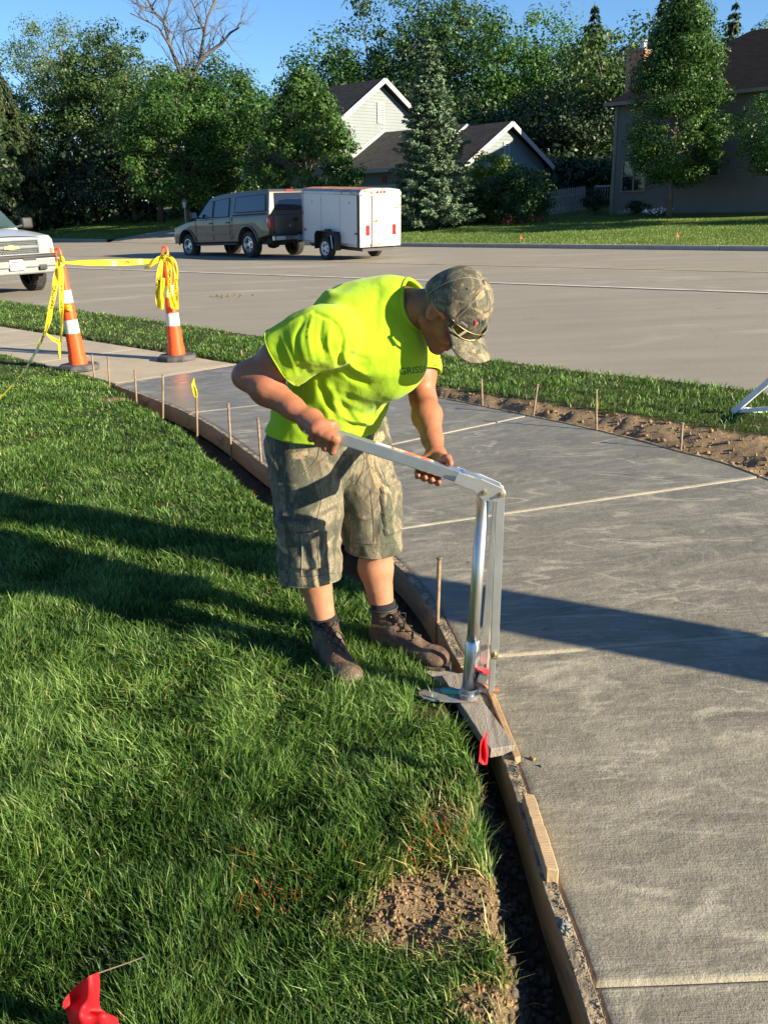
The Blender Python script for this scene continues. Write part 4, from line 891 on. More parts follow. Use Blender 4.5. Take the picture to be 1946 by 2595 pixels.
# tan house
fA = Vector((.743, -.669, 0)); fN = Vector((-.669, -.743, 0)); TO = Vector((10.62, 42, 0)); tg = lz(10.62, 42) - .05
th = thing('tan_house', 'shaded tan sided two-storey house with a dark brown hip roof and brick chimney', 'house', (TO.x, TO.y, tg))
ezt = at(1328, 222, 42).z
L_ = 15.0
Z = lambda z: Vector((0, 0, z))
siding_wall('siding', TO, fA, [(tg - .5, 0, L_), (ezt, 0, L_)], M_SIDE_T, th, .15, fN)
sw_ = MB()
for (p, q) in ((TO, TO - fN * 11), (TO + fA * L_, TO + fA * L_ - fN * 11), (TO - fN * 11, TO + fA * L_ - fN * 11)): sw_.poly([p + Z(tg - .5), q + Z(tg - .5), q + Z(ezt), p + Z(ezt)])
sw_.build('side_wall', M_SIDE_T, th, world=True)
k1, k2 = TO - fA * .4 + fN * .4, TO + fA * (L_ + .4) + fN * .4; k3, k4 = k2 - fN * 11.8, k1 - fN * 11.8
apx = at(1578, 66, 43.8); sx = (apx - TO).dot(fA); pk = apx.z
r1, r2 = TO + fA * 3.4 - fN * 5.5 + Z(pk), TO + fA * 4.5 - fN * 5.5 + Z(pk)
roof_part('roof', [k1 + Z(ezt), k2 + Z(ezt), r2, r1], M_SH_SHADE, th); roof_part('roof', [k4 + Z(ezt), k1 + Z(ezt), r1], M_SH_SHADE, th); roof_part('roof', [k2 + Z(ezt), k3 + Z(ezt), r2], M_SH_B, th); roof_part('roof', [k3 + Z(ezt), k4 + Z(ezt), r1, r2], M_SH_D, th)  # front and left planes get the shade-dark tone, right plane the sunlit brown
for p, q in ((k1, k2), (k4, k1)): beam('gutter', p + Z(ezt - .06), q + Z(ezt - .06), .12, .14, simple('tan_trim', (.20, .18, .15), .6) if 'tan_trim' not in bpy.data.materials else bpy.data.materials['tan_trim'], th)
mbx = MB(); mbx.poly([k1 + Z(ezt - .14), k2 + Z(ezt - .14), k2 - fN * .42 + Z(ezt - .14), k1 - fN * .42 + Z(ezt - .14)]); mbx.build('soffit', bpy.data.materials['tan_trim'], th, world=True)
beam('corner_board', TO + fN * .03 + Z(tg - .4), TO + fN * .03 + Z(ezt - .1), .05, .14, bpy.data.materials['tan_trim'], th, up=fA)
RT = Matrix((fA, fN, Vector((0, 0, 1)))).transposed()
def window(s0, s1, z0, z1, cols, rows, parent, trim):
    c_ = TO + fA * ((s0 + s1) / 2) + fN * .05; fr = MB(); ww, hh = s1 - s0, z1 - z0
    for sg in (-1, 1): fr.box(c_ + fA * sg * ww / 2 + Z((z0 + z1) / 2), (.07, .07, hh + .07), RT)
    for z_ in (z0, z1): fr.box(c_ + Z(z_), (ww - .07, .065, .07), RT)
    for k in range(1, cols): fr.box(c_ + fA * (ww * (k / cols - .5)) + Z((z0 + z1) / 2), (.07, .05, hh - .07), RT)
    for k in range(1, rows): fr.box(c_ + Z(z0 + hh * k / rows), (ww - .07, .045, .045), RT)
    f = fr.build('window', trim, parent, world=True)
    for i in range(cols):
        for j in range(rows):
            p = MB(); p.box(c_ - fN * .03 + fA * (ww * ((i + .5) / cols - .5)) + Z(z0 + hh * (j + .5) / rows), (ww / cols - .04, .012, hh / rows - .03), RT); p.build('pane', M_GLASS, f, world=True)
zt1, zb1 = at(1350, 346, 41.6).z, at(1350, 413, 41.6).z
window(.45, 1.55, zb1, zt1, 2, 2, th, bpy.data.materials['tan_trim'])
window(4.35, 4.75, at(1540, 379, 38.9).z, at(1540, 339, 38.9).z, 1, 1, th, bpy.data.materials['tan_trim'])
# brick chimney
m, nt, bs, o_ = new_mat('chimney_brick')
br = nd(nt, 'TexBrick', {'Vector': nd(nt, 'Mapping', {'Vector': nt.nodes.new('ShaderNodeTexCoord').outputs['UV'], 'Scale': (1, 1, 1)}), 'Scale': 1.0, 'Mortar Size': .008, 'Brick Width': .21, 'Row Height': .075, 'Color1': (.42, .13, .055, 1), 'Color2': (.52, .20, .09, 1), 'Mortar': (.35, .28, .22, 1)})
setin(nt, bs, 'Base Color', br); bs.inputs['Roughness'].default_value = .9
cx = at(1378, 150, 45); cz1 = at(1378, 112, 45).z; cz0 = ezt - .3; ch = MB(); ch.box((cx.x, cx.y, (cz0 + cz1) / 2), (.85, .7, cz1 - cz0), RT)
co = ch.build('chimney', m, th, world=True); uvl = co.data.uv_layers.new(name='UVMap')
for p in co.data.polygons:
    for li in p.loop_indices:
        v = co.data.vertices[co.data.loops[li].vertex_index].co; uvl.data[li].uv = (v.x + v.y, v.z)
cp = MB(); cp.box((cx.x, cx.y, cz1 + .05), (.95, .8, .1), RT); cp.build('chimney_cap', simple('cap_stone', (.25, .2, .17), .9), co, world=True)
cp = MB(); cp.lathe([(.16, 0), (.16, .3), (.2, .3), (.2, .36), (.0, .42)], (cx.x + .15, cx.y - .1, cz1 + .1), 12); cp.build('chimney_flue', simple('flue_steel', (.35, .35, .36), .4, metal=.6), co, world=True)
# picket fence
pf = thing('picket_fence', 'grey weathered picket fence left of the tan house', 'fence', gnd(at(1220, 455, 44.5)))
M_PK = simple('picket_paint', (.40, .38, .36), .7); a, b2 = gnd(at(1180, 455, 43.5)), gnd(at(1262, 455, 45.5)); d = (b2 - a); n = 19; L_p = d.length; d.normalize()
rotp = Matrix((d, Vector((-d.y, d.x, 0)), Vector((0, 0, 1)))).transposed(); pk_mesh = MB().box((0, 0, .5), (.10, .02, 1.0)).add([(-.05, -.01, 1.0), (.05, -.01, 1.0), (.05, .01, 1.0), (-.05, .01, 1.0), (0, -.01, 1.09), (0, .01, 1.09)], [(0, 1, 4), (2, 3, 5), (1, 2, 5, 4), (3, 0, 4, 5)])
first = None
for k in range(n):
    p = a.lerp(b2, k / (n - 1)); p = gnd(p); 
    if first is None: first = pk_mesh.build('picket', M_PK, pf); q = first
    else: q = first.copy(); C.objects.link(q)
    q.matrix_local = WM[pf.name].inverted() @ Matrix.Translation(p + Z(.05)) @ rotp.to_4x4()
for h_ in (.25, .8): beam('fence_rail', a + Z(h_) + Vector((-d.y, d.x, 0)) * .03, b2 + Z(h_) + Vector((-d.y, d.x, 0)) * .03, .03, .08, M_PK, pf)
# porch rail glimpsed by the corner
pr = thing('deck_rail', 'short pale railing tucked behind the clipped bush by the tan house', 'railing', gnd(at(1295, 455, 45))); mb = MB(); a, b2 = gnd(at(1283, 455, 45)), gnd(at(1316, 455, 44)); zr = at(1300, 401, 44.5).z
beam('rail_top', Vector((a.x, a.y, zr)), Vector((b2.x, b2.y, zr)), .08, .06, M_PK, pr)
for k in range(7): p = a.lerp(b2, k / 6); beam('baluster', Vector((p.x, p.y, zr - .75)), Vector((p.x, p.y, zr - .03)), .03, .03, M_PK, pr, up=fA)
# grey lamp post under the maples
lp = gnd(at(401, 470, 47)); t = thing('lamp_post', 'small grey lantern on a post in front of the dark woods', 'lamp post', lp); lt = at(401, 432, 47).z - lp.z
M_LP = simple('lamp_iron', (.16, .16, .17), .5, metal=.3); MB().tube([(0, 0, -.1), (0, 0, lt - .35)], .035, 8).build('post', M_LP, t)
MB().lathe([(.05, lt - .36), (.07, lt - .34), (.12, lt - .08)], seg=6).build('lantern', simple('lamp_glass', (.30, .33, .36), .3), t); MB().lathe([(.15, lt - .08), (.05, lt + .04), (.015, lt + .10)], seg=6).build('lamp_cap', M_LP, t)
# little utility marker flags on the far lawn
M_OFLAG = simple('orange_flag', (.75, .12, .03), .6); M_WIRE = simple('flag_wire', (.25, .2, .15), .5, metal=.4)
for k, (xd, yd, yb, lab) in enumerate(((1124, 510, 522, 'tiny orange flag on the lawn beyond the road, below the dark bush'), (1461, 506, 518, 'tiny orange flag on the far lawn below the tall columnar tree'), (121, 586 / 1, 0, ''))):
    if k == 2: xd, yd, yb, lab = 121, 497, 507, 'tiny orange flag on the far lawn behind the white pickup'
    # find the lawn along the sight line
    best = min((abs(at(xd, yb, Y_).z - lz(at(xd, yb, Y_).x, Y_)), Y_) for Y_ in np.arange(24, 60, .25))[1]; p = gnd(at(xd, yb, best))
    t = thing('marker_flag', lab, 'flag', p); h_ = .24; MB().tube([(0, 0, -.05), (0, 0, h_)], .006, 5).build('wire', M_WIRE, t)
    MB().add([(0, 0, h_), (.08, -.02, h_ - .01), (.085, .01, h_ - .14), (0, 0, h_ - .13)], [(0, 1, 2, 3)]).build('flag', M_OFLAG, t)
# ================================================================== VEHICLES (x forward, y left, z up)
def carpaint(name, col, metal=.5, rough=.32, dirt=.62, dirtcol=(.20, .16, .12)):
    return simple(name, col, rough, metal=metal, var=.06, scale=1.2, coat=.5, dirt=dirt, dirtcol=dirtcol)
M_TAN = carpaint('tan_metallic_paint', (.095, .082, .068), .35, .36, .52, (.13, .105, .08)); M_WHT = carpaint('white_truck_paint', (.36, .37, .385), 0, .28, .7, (.5, .47, .42))
M_TYRE = simple('tyre_rubber', (.022, .021, .02), .9, dirt=.5, dirtcol=(.07, .058, .045), bumps=.4); M_RIM = simple('alloy_rim', (.60, .59, .57), .32, metal=.85)
M_RIMW = simple('white_rim', (.66, .68, .70), .45); M_BLK = simple('black_plastic', (.02, .02, .021), .6); M_GLS = simple('dark_car_glass', (.012, .015, .021), .04, spec=1.0, var=0)
M_CHR = simple('chrome', (.70, .70, .70), .15, metal=1.0); M_RED = simple('red_lens', (.42, .012, .012), .15, coat=1, var=.1); M_GBMP = simple('grey_bumper', (.17, .175, .18), .45, metal=.3, dirt=.6, dirtcol=(.2, .18, .15))
M_PLATE = simple('plate_white', (.62, .62, .6), .5); M_PLB = simple('plate_blue', (.12, .36, .50), .4); M_INK = simple('dark_ink', (.03, .04, .06), .6); M_REDINK = simple('red_ink', (.5, .03, .03), .6)
def wheel(parent, x, y, r=.39, w=.27, side=1, rim=M_RIM, spokes=5, rr=.6):
    s = side; mb = MB()
    mb.lathe([(r * rr, -w / 2), (r * .86, -w / 2 - .004), (r * .97, -w / 2 + .035), (r, -w / 2 + .07), (r, w / 2 - .07), (r * .97, w / 2 - .035), (r * .86, w / 2 + .004), (r * rr, w / 2)], (x, y, r), 36, 'Y', cap=False)
    for k in range(36):      # tread lugs
        a = k * math.pi / 18; mb.box((x + math.cos(a) * r, y, r + math.sin(a) * r), (.007, w * .8, .03), Matrix.Rotation(-a, 3, 'Y'))
    t = mb.build('wheel', M_TYRE, parent, smooth=False)
    d = s * w / 2; q = MB(); q.lathe([(r * rr + .004, d * .98), (r * rr - .02, d * 1.02), (r * rr - .035, d * .8), (r * rr - .05, d * .45), (.06, d * .5), (.06, d * .72), (.0, d * .74)], (x, y, r), 28, 'Y', cap=False); q.build('rim', rim, t, fix=True)
    h = MB()
    for k in range(spokes):
        a = 2 * math.pi * (k + .5) / spokes; c = (x + math.cos(a) * r * rr * .62, y + d * .53, r + math.sin(a) * r * rr * .62); h.lathe([(r * rr * .17, -.012), (r * rr * .17, .012)], c, 10, 'Y')
    tag(h.build('rim_opening', M_BLK, t), kind='stuff'); return t
def arc(cx, cz, r, a0, a1, n=12): return [(cx + r * math.cos(R(a0 + (a1 - a0) * k / n)), cz + r * math.sin(R(a0 + (a1 - a0) * k / n))) for k in range(n + 1)]
def side_prism(mb, pts, y0, y1, mi=0):
    """extrude a side outline (x,z); y0/y1 give half widths as function of z"""
    n = len(pts); vs = [(x, -y0(z), z) for x, z in pts] + [(x, y0(z), z) for x, z in pts]
    fs = [tuple(range(n)), tuple(range(2 * n - 1, n - 1, -1))] + [(i, (i + 1) % n, (i + 1) % n + n, i + n)[::-1] for i in range(n)]
    mb.add(vs, fs, mi)
# ---- tan pickup with cap
tx, ty = -3.30, 29.75; hd = R(180 - 47.5)
tp = thing('tan_pickup', 'tan crew cab pickup with a matching bed cap, towing the white trailer', 'pickup truck', (tx, ty, roadz(tx, ty) - .0), 0, tilt=(0, R(1.6), hd))
lower = [(-1.12, .66), (-1.17, .80), (-1.17, 1.20), (-1.10, 1.27), (1.0, 1.25), (3.02, 1.22), (3.6, 1.17), (4.15, 1.06), (4.40, .90), (4.46, .70), (4.40, .52), (4.16, .50)]
lower += arc(3.60, .42, .52, 10, 170) + [(3.05, .50), (.55, .50)] + arc(0, .42, .53, 8, 172) + [(-.56, .58)]
hw = lambda z: .985 - .10 * max(0, z - 1.0) - .05 * max(0, .75 - z)
mb = MB(); side_prism(mb, lower, hw, None); body = mb.build('body', M_TAN, tp, bevel=.035, bseg=3, smooth=True, fix=True)
gw = lambda z: .955 - .25 * max(0, z - 1.22)
up = [(3.05, 1.20), (2.85, 1.36), (2.32, 1.82), (2.05, 1.92), (1.5, 1.975), (.9, 1.99), (-.9, 2.0), (-1.02, 1.95), (-1.15, 1.30), (-1.15, 1.20)]
mb = MB(); side_prism(mb, up, gw, None); mb.build('cab_and_cap', M_TAN, tp, bevel=.05, bseg=3, smooth=True, fix=True)
def glass_side(parent, name, pts, off=.012, mat=M_GLS, wf=gw, s=1):
    mb = MB(); mb.poly([(x, s * (wf(z) + off), z) for x, z in pts], (0, -s * .02, 0)); return mb.build(name, mat, parent, fix=True)
def frame_line(parent, name, pts, r=.012, mat=M_BLK, wf=gw, s=1, closed=True):
    P = [(x, s * (wf(z) + .010), z) for x, z in pts]; P = P + [P[0]] if closed else P; mb = MB(); mb.tube(P, r, 5); return mb.build(name, mat, parent)
for s in (1, -1):
    for nm, pts in (('side_window', [(2.90, 1.28), (2.72, 1.42), (2.32, 1.78), (1.98, 1.80), (1.98, 1.28)]), ('side_window', [(1.88, 1.28), (1.88, 1.80), (1.05, 1.84), (1.02, 1.28)]), ('cap_window', [(.72, 1.38), (.68, 1.84), (-.88, 1.85), (-.98, 1.38)])):
        g_ = glass_side(tp, nm, pts, s=s); frame_line(g_, 'window_seal', pts, s=s)
    for x in (2.98, 1.93, .92): frame_line(tp, 'door_seam', [(x, .56), (x, 1.0), (x, 1.22)], .006, wf=hw, s=s, closed=False)
    frame_line(tp, 'door_seam', [(.80, .6), (.80, 1.25)], .010, wf=hw, s=s, closed=False); frame_line(tp, 'cap_seam', [(.8, 1.30), (-1.12, 1.30)], .016, s=s, closed=False)
    mb = MB(); mb.box((1.95, s * .985, .80), (2.0, .03, .11)); mb.build('side_moulding', M_TAN, tp, bevel=.01)
    for x in (2.06, 1.06): mb = MB(); mb.box((x, s * .995, 1.10), (.14, .03, .035)); mb.build('door_handle', M_BLK, tp, bevel=.008)
    for cx_ in (3.60, 0):
        P = arc(cx_, .42, .545, 4, 176, 16); mb = MB(); mb.tube([(x, s * (hw(z) + .008), z) for x, z in P], .03, 6); mb.build('wheel_arch', M_TAN, tp, smooth=True)
    mb = MB(); mb.box((1.8, s * .93, .44), (2.4, .18, .06)); mb.build('running_board', M_BLK, tp, bevel=.015)
    mb = MB(); mb.box((2.75, s * 1.17, 1.38), (.12, .22, .22)); mi_ = mb.build('mirror', M_BLK, tp, bevel=.03); mb = MB(); mb.tube([(2.75, s * .94, 1.30), (2.75, s * 1.1, 1.32)], .02); mb.build('mirror_arm', M_BLK, mi_)
    mb = MB(); mb.box((2.685, s * 1.17, 1.38), (.008, .18, .18)); mb.build('mirror_glass', M_CHR, mi_)
    mb = MB(); mb.box((-1.13, s * .90, 1.02), (.12, .17, .34)); mb.build('tail_light', M_RED, tp, bevel=.05, bseg=3, smooth=True)
    mb = MB(); mb.box((4.36, s * .80, .93), (.12, .32, .18)); mb.build('headlight', simple('lamp_clear', (.6, .6, .55), .15, coat=1) if 'lamp_clear' not in bpy.data.materials else bpy.data.materials['lamp_clear'], tp, bevel=.03)
mb = MB(); mb.poly([(-1.163, -.70, 1.40), (-1.163, .70, 1.40), (-1.055, .60, 1.87), (-1.055, -.60, 1.87)], (.03, 0, 0)); bw = mb.build('rear_window', M_GLS, tp, fix=True)
mb = MB(); mb.tube([(-1.168, -.70, 1.40), (-1.168, .70, 1.40), (-1.06, .60, 1.87), (-1.06, -.60, 1.87), (-1.168, -.70, 1.40)], .014, 5); mb.build('window_seal', M_BLK, bw)
mb = MB(); mb.box((-1.01, 0, 1.955), (.06, .26, .05)); mb.build('brake_light', M_RED, tp, bevel=.01)
mb = MB(); mb.poly([(2.89, -.80, 1.36), (2.89, .80, 1.36), (2.38, .66, 1.80), (2.38, -.66, 1.80)], (.02, 0, .03)); mb.build('windscreen', M_GLS, tp, fix=True)
mb = MB(); mb.box((-1.185, 0, .95), (.03, 1.50, .56)); tg_ = mb.build('tailgate', M_TAN, tp, bevel=.02, smooth=True); mb = MB(); mb.box((-1.21, -.05, 1.10), (.03, .20, .10)); mb.build('handle', M_BLK, tg_, bevel=.015)
mb = MB(); mb.lathe([(.05, -.01), (.05, .01)], (-1.207, .2, .92), 12, 'X'); mb.build('badge', M_CHR, tg_)
mb = MB(); mb.box((-1.30, 0, .66), (.20, 1.86, .05)); mb.box((-1.33, 0, .565), (.17, 1.9, .16), mi=1); mb.build('rear_bumper', [M_BLK, M_CHR], tp, bevel=.03, bseg=2)
mb = MB(); mb.box((-1.43, -.05, .56), (.012, .31, .16)); pl_ = mb.build('licence_plate', M_PLB, tp); mb = MB(); mb.box((-1.437, -.05, .585), (.004, .29, .06)); mb.build('plate_band', simple('plate_green', (.22, .42, .25), .5), pl_)
mb = MB(); mb.box((-1.50, 0, .45), (.3, .07, .07)); mb.tube([(-1.6, 0, .48), (-1.6, 0, .56)], .025); mb.build('hitch', M_CHR, tp)
mb = MB(); mb.box((1.7, 0, .52), (5.2, 1.5, .22)); mb.lathe([(.13, -.16), (.16, 0), (.13, .16)], (0, 0, .40), 12, 'Y'); mb.box((-.9, .35, .42), (.35, .18, .14)); mb.build('underbody', M_BLK, tp)
mb = MB(); mb.box((4.45, 0, .60), (.16, 1.9, .2)); mb.build('front_bumper', M_CHR, tp, bevel=.05, smooth=True)
for x in (0, 3.60):
    for s in (1, -1): wheel(tp, x, s * .84, .405, .28, s)
# ---- white cargo trailer
qx, qy = -.76, 27.6; h2 = R(180 - 51.5)
tr = thing('cargo_trailer', 'white enclosed cargo trailer with a rusty roof behind the tan pickup', 'trailer', (qx, qy, roadz(qx, qy)), 0, tilt=(0, R(-2.6), h2), scale=.95)
M_TRW = simple('trailer_white', (.60, .60, .60), .5, var=.03, scale=2, dirt=.70, dirtcol=(.45, .38, .28), coat=.1); M_ALU = simple('aluminium_trim', (.42, .41, .39), .42, metal=.7, dirt=.5, dirtcol=(.18, .13, .09))
M_RUST = simple('rusty_roof', (.33, .12, .065), .8, dirt=.55, dirtcol=(.50, .40, .30), scale=2.5); M_DARK = simple('dark_angle', (.045, .045, .05), .6)
xb, xf, yw, zb, zt_ = -1.45, 1.52, .78, .44, 1.90
mb = MB(); mb.box(((xb + xf) / 2, 0, (zb + zt_) / 2), (xf - xb, yw * 2, zt_ - zb)); mb.build('box_body', M_TRW, tr)
sec = [(-yw - .012, zt_), (-yw - .012, zt_ + .07), (-yw + .06, zt_ + .15), (-.35, zt_ + .19), (.35, zt_ + .19), (yw - .06, zt_ + .15), (yw + .012, zt_ + .07), (yw + .012, zt_)]
mb = MB(); n = len(sec); vs = [(xb - .02, y, z) for y, z in sec] + [(xb + .05, y, z + .012) for y, z in sec] + [(xf + .02, y, z) for y, z in sec]
mb.add(vs, [(i, i + 1, i + 1 + n, i + n) for i in range(n - 1)] + [(i + n, i + 1 + n, i + 1 + 2 * n, i + 2 * n) for i in (0, 1, 5, 6)] + [tuple(range(n - 1, -1, -1)), tuple(range(2 * n, 3 * n))]); mb.build('top_rail', M_ALU, tr, fix=False)
mb = MB(); mb.add(vs, [(i + n, i + 1 + n, i + 1 + 2 * n, i + 2 * n) for i in (2, 3, 4)]); mb.build('roof_panel', M_RUST, tr)
for s in (1, -1):
    mb = MB(); mb.box((xb + .05, s * (yw + .006), (zb + zt_) / 2), (.12, .02, zt_ - zb)); mb.build('corner_post', M_DARK, tr)
    mb = MB(); mb.box((xf - .03, s * (yw + .006), (zb + zt_) / 2), (.07, .02, zt_ - zb)); mb.build('corner_post', M_ALU, tr)
    mb = MB(); mb.box((0, s * (yw + .005), zb + .035), (xf - xb - .1, .016, .07)); mb.build('bottom_rail', M_ALU, tr)
    for x in (-.48, .50): mb = MB(); mb.box((x, s * (yw + .003), 1.2), (.012, .008, 1.35)); mb.build('panel_seam', M_ALU, tr)
    for x in (-1.27, 1.38): mb = MB(); mb.box((x, s * (yw + .012), .82), (.11, .02, .05)); mb.build('side_marker', simple('marker_amber', (.22, .04, .01), .3) if 'marker_amber' not in bpy.data.materials else bpy.data.materials['marker_amber'], tr)
    for x in (-.95, .98): mb = MB(); mb.box((x, s * (yw + .010), 1.68), (.03, .02, .06)); mb.build('side_vent', M_ALU, tr)
    P = [(-.52, .30), (-.52, .72), (-.44, .83), (.44, .83), (.52, .72), (.52, .30)]; mb = MB()
    for (x0, z0), (x1, z1) in zip(P[:-1], P[1:]): mb.poly([(x0, s * (yw + .005), z0), (x1, s * (yw + .005), z1), (x1, s * (yw + .26), z1), (x0, s * (yw + .26), z0)], (0, 0, .01) if abs(x0 - x1) > .01 else (.01, 0, 0))
    mb.poly([(x * .98, s * (yw + .01), z) for x, z in P], (0, s * .01, 0)); mb.build('fender', M_BLK, tr, fix=True)
    mb = MB(); mb.box((0, s * (yw + .12), .87), (.2, .12, .07)); mb.build('fender_step', M_BLK, tr, bevel=.015)
    mb = MB(); mb.tube([(-.36, s * (yw + .27), .74), (-.44, s * (yw + .27), .36)], .016, 6); mb.build('mudguard_stay', M_CHR, tr)
    wheel(tr, 0, s * .92, .335, .2, s, M_RIMW, 5, .62)
mb = MB(); mb.box((xb - .008, 0, zb + .05), (.02, yw * 2, .10)); mb.box((xb - .008, -yw + .04, 1.15), (.022, .09, 1.36)); mb.box((xb - .008, yw - .07, 1.15), (.022, .15, 1.36)); mb.build('rear_frame', M_ALU, tr)
dy0, dy1, spx = yw - .145, -yw + .085, .34
for nm, a, b2 in (('rear_door', dy0, spx + .012), ('rear_door', spx - .012, dy1)): mb = MB(); mb.box((xb - .014, (a + b2) / 2, (zb + .10 + zt_ - .03) / 2), (.03, a - b2, zt_ - zb - .13)); dr_ = mb.build(nm, M_TRW, tr, bevel=.006)
mb = MB(); mb.tube([(xb - .05, spx, zb + .02), (xb - .05, spx, zt_ - .02)], .014, 6)
for z in (zb + .06, 1.12, zt_ - .06): mb.box((xb - .045, spx, z), (.04, .06, .07))
mb.build('lock_bar', simple('rusty_bar', (.30, .2, .13), .7), tr)
mb = MB(); mb.box((xb - .05, spx - .16, 1.18), (.02, .30, .03)); mb.box((xb - .045, spx - .16, 1.18), (.03, .05, .08)); mb.build('door_handle', bpy.data.materials['rusty_bar'], dr_)
for z in (.80, 1.55): mb = MB(); mb.box((xb - .035, dy1 + .08, z), (.015, .2, .03)); mb.build('hinge', M_CHR, dr_)
mb = MB(); mb.lathe([(.055, -.004), (.055, .004)], (xb - .033, spx - .27, 1.68), 14, 'X'); mb.build('round_badge', M_ALU, dr_)
for y in (yw - .27, -yw + .27): mb = MB(); mb.box((xb - .04, y, .92), (.03, .13, .30)); tl = mb.build('tail_light', M_RED, tr, bevel=.012)
mb = MB(); mb.box((xb - .036, spx - .24, .88), (.012, .34, .22)); pl_ = mb.build('licence_plate', M_ALU, dr_); mb = MB(); mb.box((xb - .044, spx - .24, .88), (.006, .29, .17)); mb.build('plate_face', M_PLATE, tr)
lettering('PKZ 2901', .085, (xb - .048, spx - .24, .872), (0, -1, 0), (0, 0, 1), M_INK, tr, name='plate_number')
mb = MB(); mb.box((xb - .0475, spx - .24, .945), (.003, .2, .018)); mb.build('plate_mark', M_REDINK, tr)
mb = MB(); mb.box((xb - .03, 0, zt_ + .01), (.05, yw * 2 - .06, .03)); mb.build('door_drip', M_TRW, tr)
for y in (-.13, 0, .13): mb = MB(); mb.lathe([(.032, -.02), (.02, .01)], (xb - .03, y, zt_ + .09), 10, 'X'); mb.build('clearance_light', M_RED, tr)
mb = MB(); mb.tube([(xf, .35, .48), (xf + 1.0, 0, .52)], .04, 6); mb.tube([(xf, -.35, .48), (xf + 1.0, 0, .52)], .04, 6); mb.tube([(xf + .75, 0, .3), (xf + .75, 0, .95)], .03, 8); mb.box((xf + 1.0, 0, .55), (.22, .1, .09)); mb.build('tongue', M_DARK, tr)
mb = MB(); mb.box((0, 0, .36), (2.7, 1.2, .10)); mb.tube([(0, -.8, .335), (0, .8, .335)], .035); mb.build('chassis', M_DARK, tr)
# ---- white pickup, front end showing at the left edge
wx, wy = -8.36, 20.1; wp = thing('white_pickup', 'white heavy duty pickup facing the camera at the left edge', 'pickup truck', (wx, wy, roadz(wx, wy)), 0, tilt=(0, R(-.5), math.atan2(-.669, .743)))
low = [(.96, .50), (.98, .62), (.86, .80), (.84, 1.12), (.72, 1.21), (-.35, 1.32), (-4.75, 1.32), (-4.8, .7), (-4.7, .62)] + arc(-3.85, .44, .56, 172, 8)[0:0]
low = [(.90, .50), (.90, .78), (.86, .84), (.84, 1.12), (.74, 1.20), (.2, 1.27), (-.38, 1.33), (-2.2, 1.34), (-4.7, 1.34), (-4.75, .72), (-4.45, .6)] + arc(-3.95, .44, .56, 172, 8) + [(-3.3, .52), (-.62, .52)] + arc(0, .44, .58, 172, 8) + [(.66, .50)]
hw2 = lambda z: 1.0 - .14 * max(0, z - 1.05)
mb = MB(); side_prism(mb, low, hw2, None); mb.build('body', M_WHT, wp, bevel=.045, bseg=3, smooth=True, fix=True)
mb = MB()     # raised hood centre and arched leading edge
for k in range(10):
    y0_, y1_ = -.72 + k * .144, -.72 + (k + 1) * .144
    zf = lambda y: .05 * (1 - (y / .78) ** 2) + .012
    mb.add([(.82, y0_, 1.15 + zf(y0_)), (.82, y1_, 1.15 + zf(y1_)), (-.36, y1_, 1.335 + zf(y1_) * .7), (-.36, y0_, 1.335 + zf(y0_) * .7), (.30, y0_, 1.262 + zf(y0_) * 1.5), (.30, y1_, 1.262 + zf(y1_) * 1.5)], [(0, 1, 5, 4), (4, 5, 2, 3)])
mb.build('hood', M_WHT, wp, smooth=True)
gw2 = lambda z: .93 - .30 * max(0, z - 1.34)
mb = MB(); side_prism(mb, [(-.36, 1.30), (-1.12, 1.88), (-1.5, 1.95), (-3.0, 1.95), (-3.25, 1.3)], gw2, None); mb.build('cab', M_WHT, wp, bevel=.06, bseg=3, smooth=True, fix=True)
mb = MB(); mb.poly([(-.42, -.84, 1.375), (-.42, .84, 1.375), (-1.08, .72, 1.875), (-1.08, -.72, 1.875)], (.03, 0, .035)); ws = mb.build('windscreen', simple('clear_windscreen', (.05, .08, .075), .05, spec=1, coat=1, var=.3, scale=1), wp, fix=True)
mb = MB(); mb.lathe([(.0, 0), (.19, .03), (.19, .05)], (-.78, -.35, 1.45), 20, 'Z'); mb.tube([(-.5, .75, 1.41), (-.52, -.1, 1.43)], .012); mb.build('wiper', M_BLK, ws)
mb = MB(); mb.box((-.70, -.38, 1.80), (.02, .42, .10)); mb.build('sun_strip', simple('visor_green', (.25, .33, .26), .3), ws)
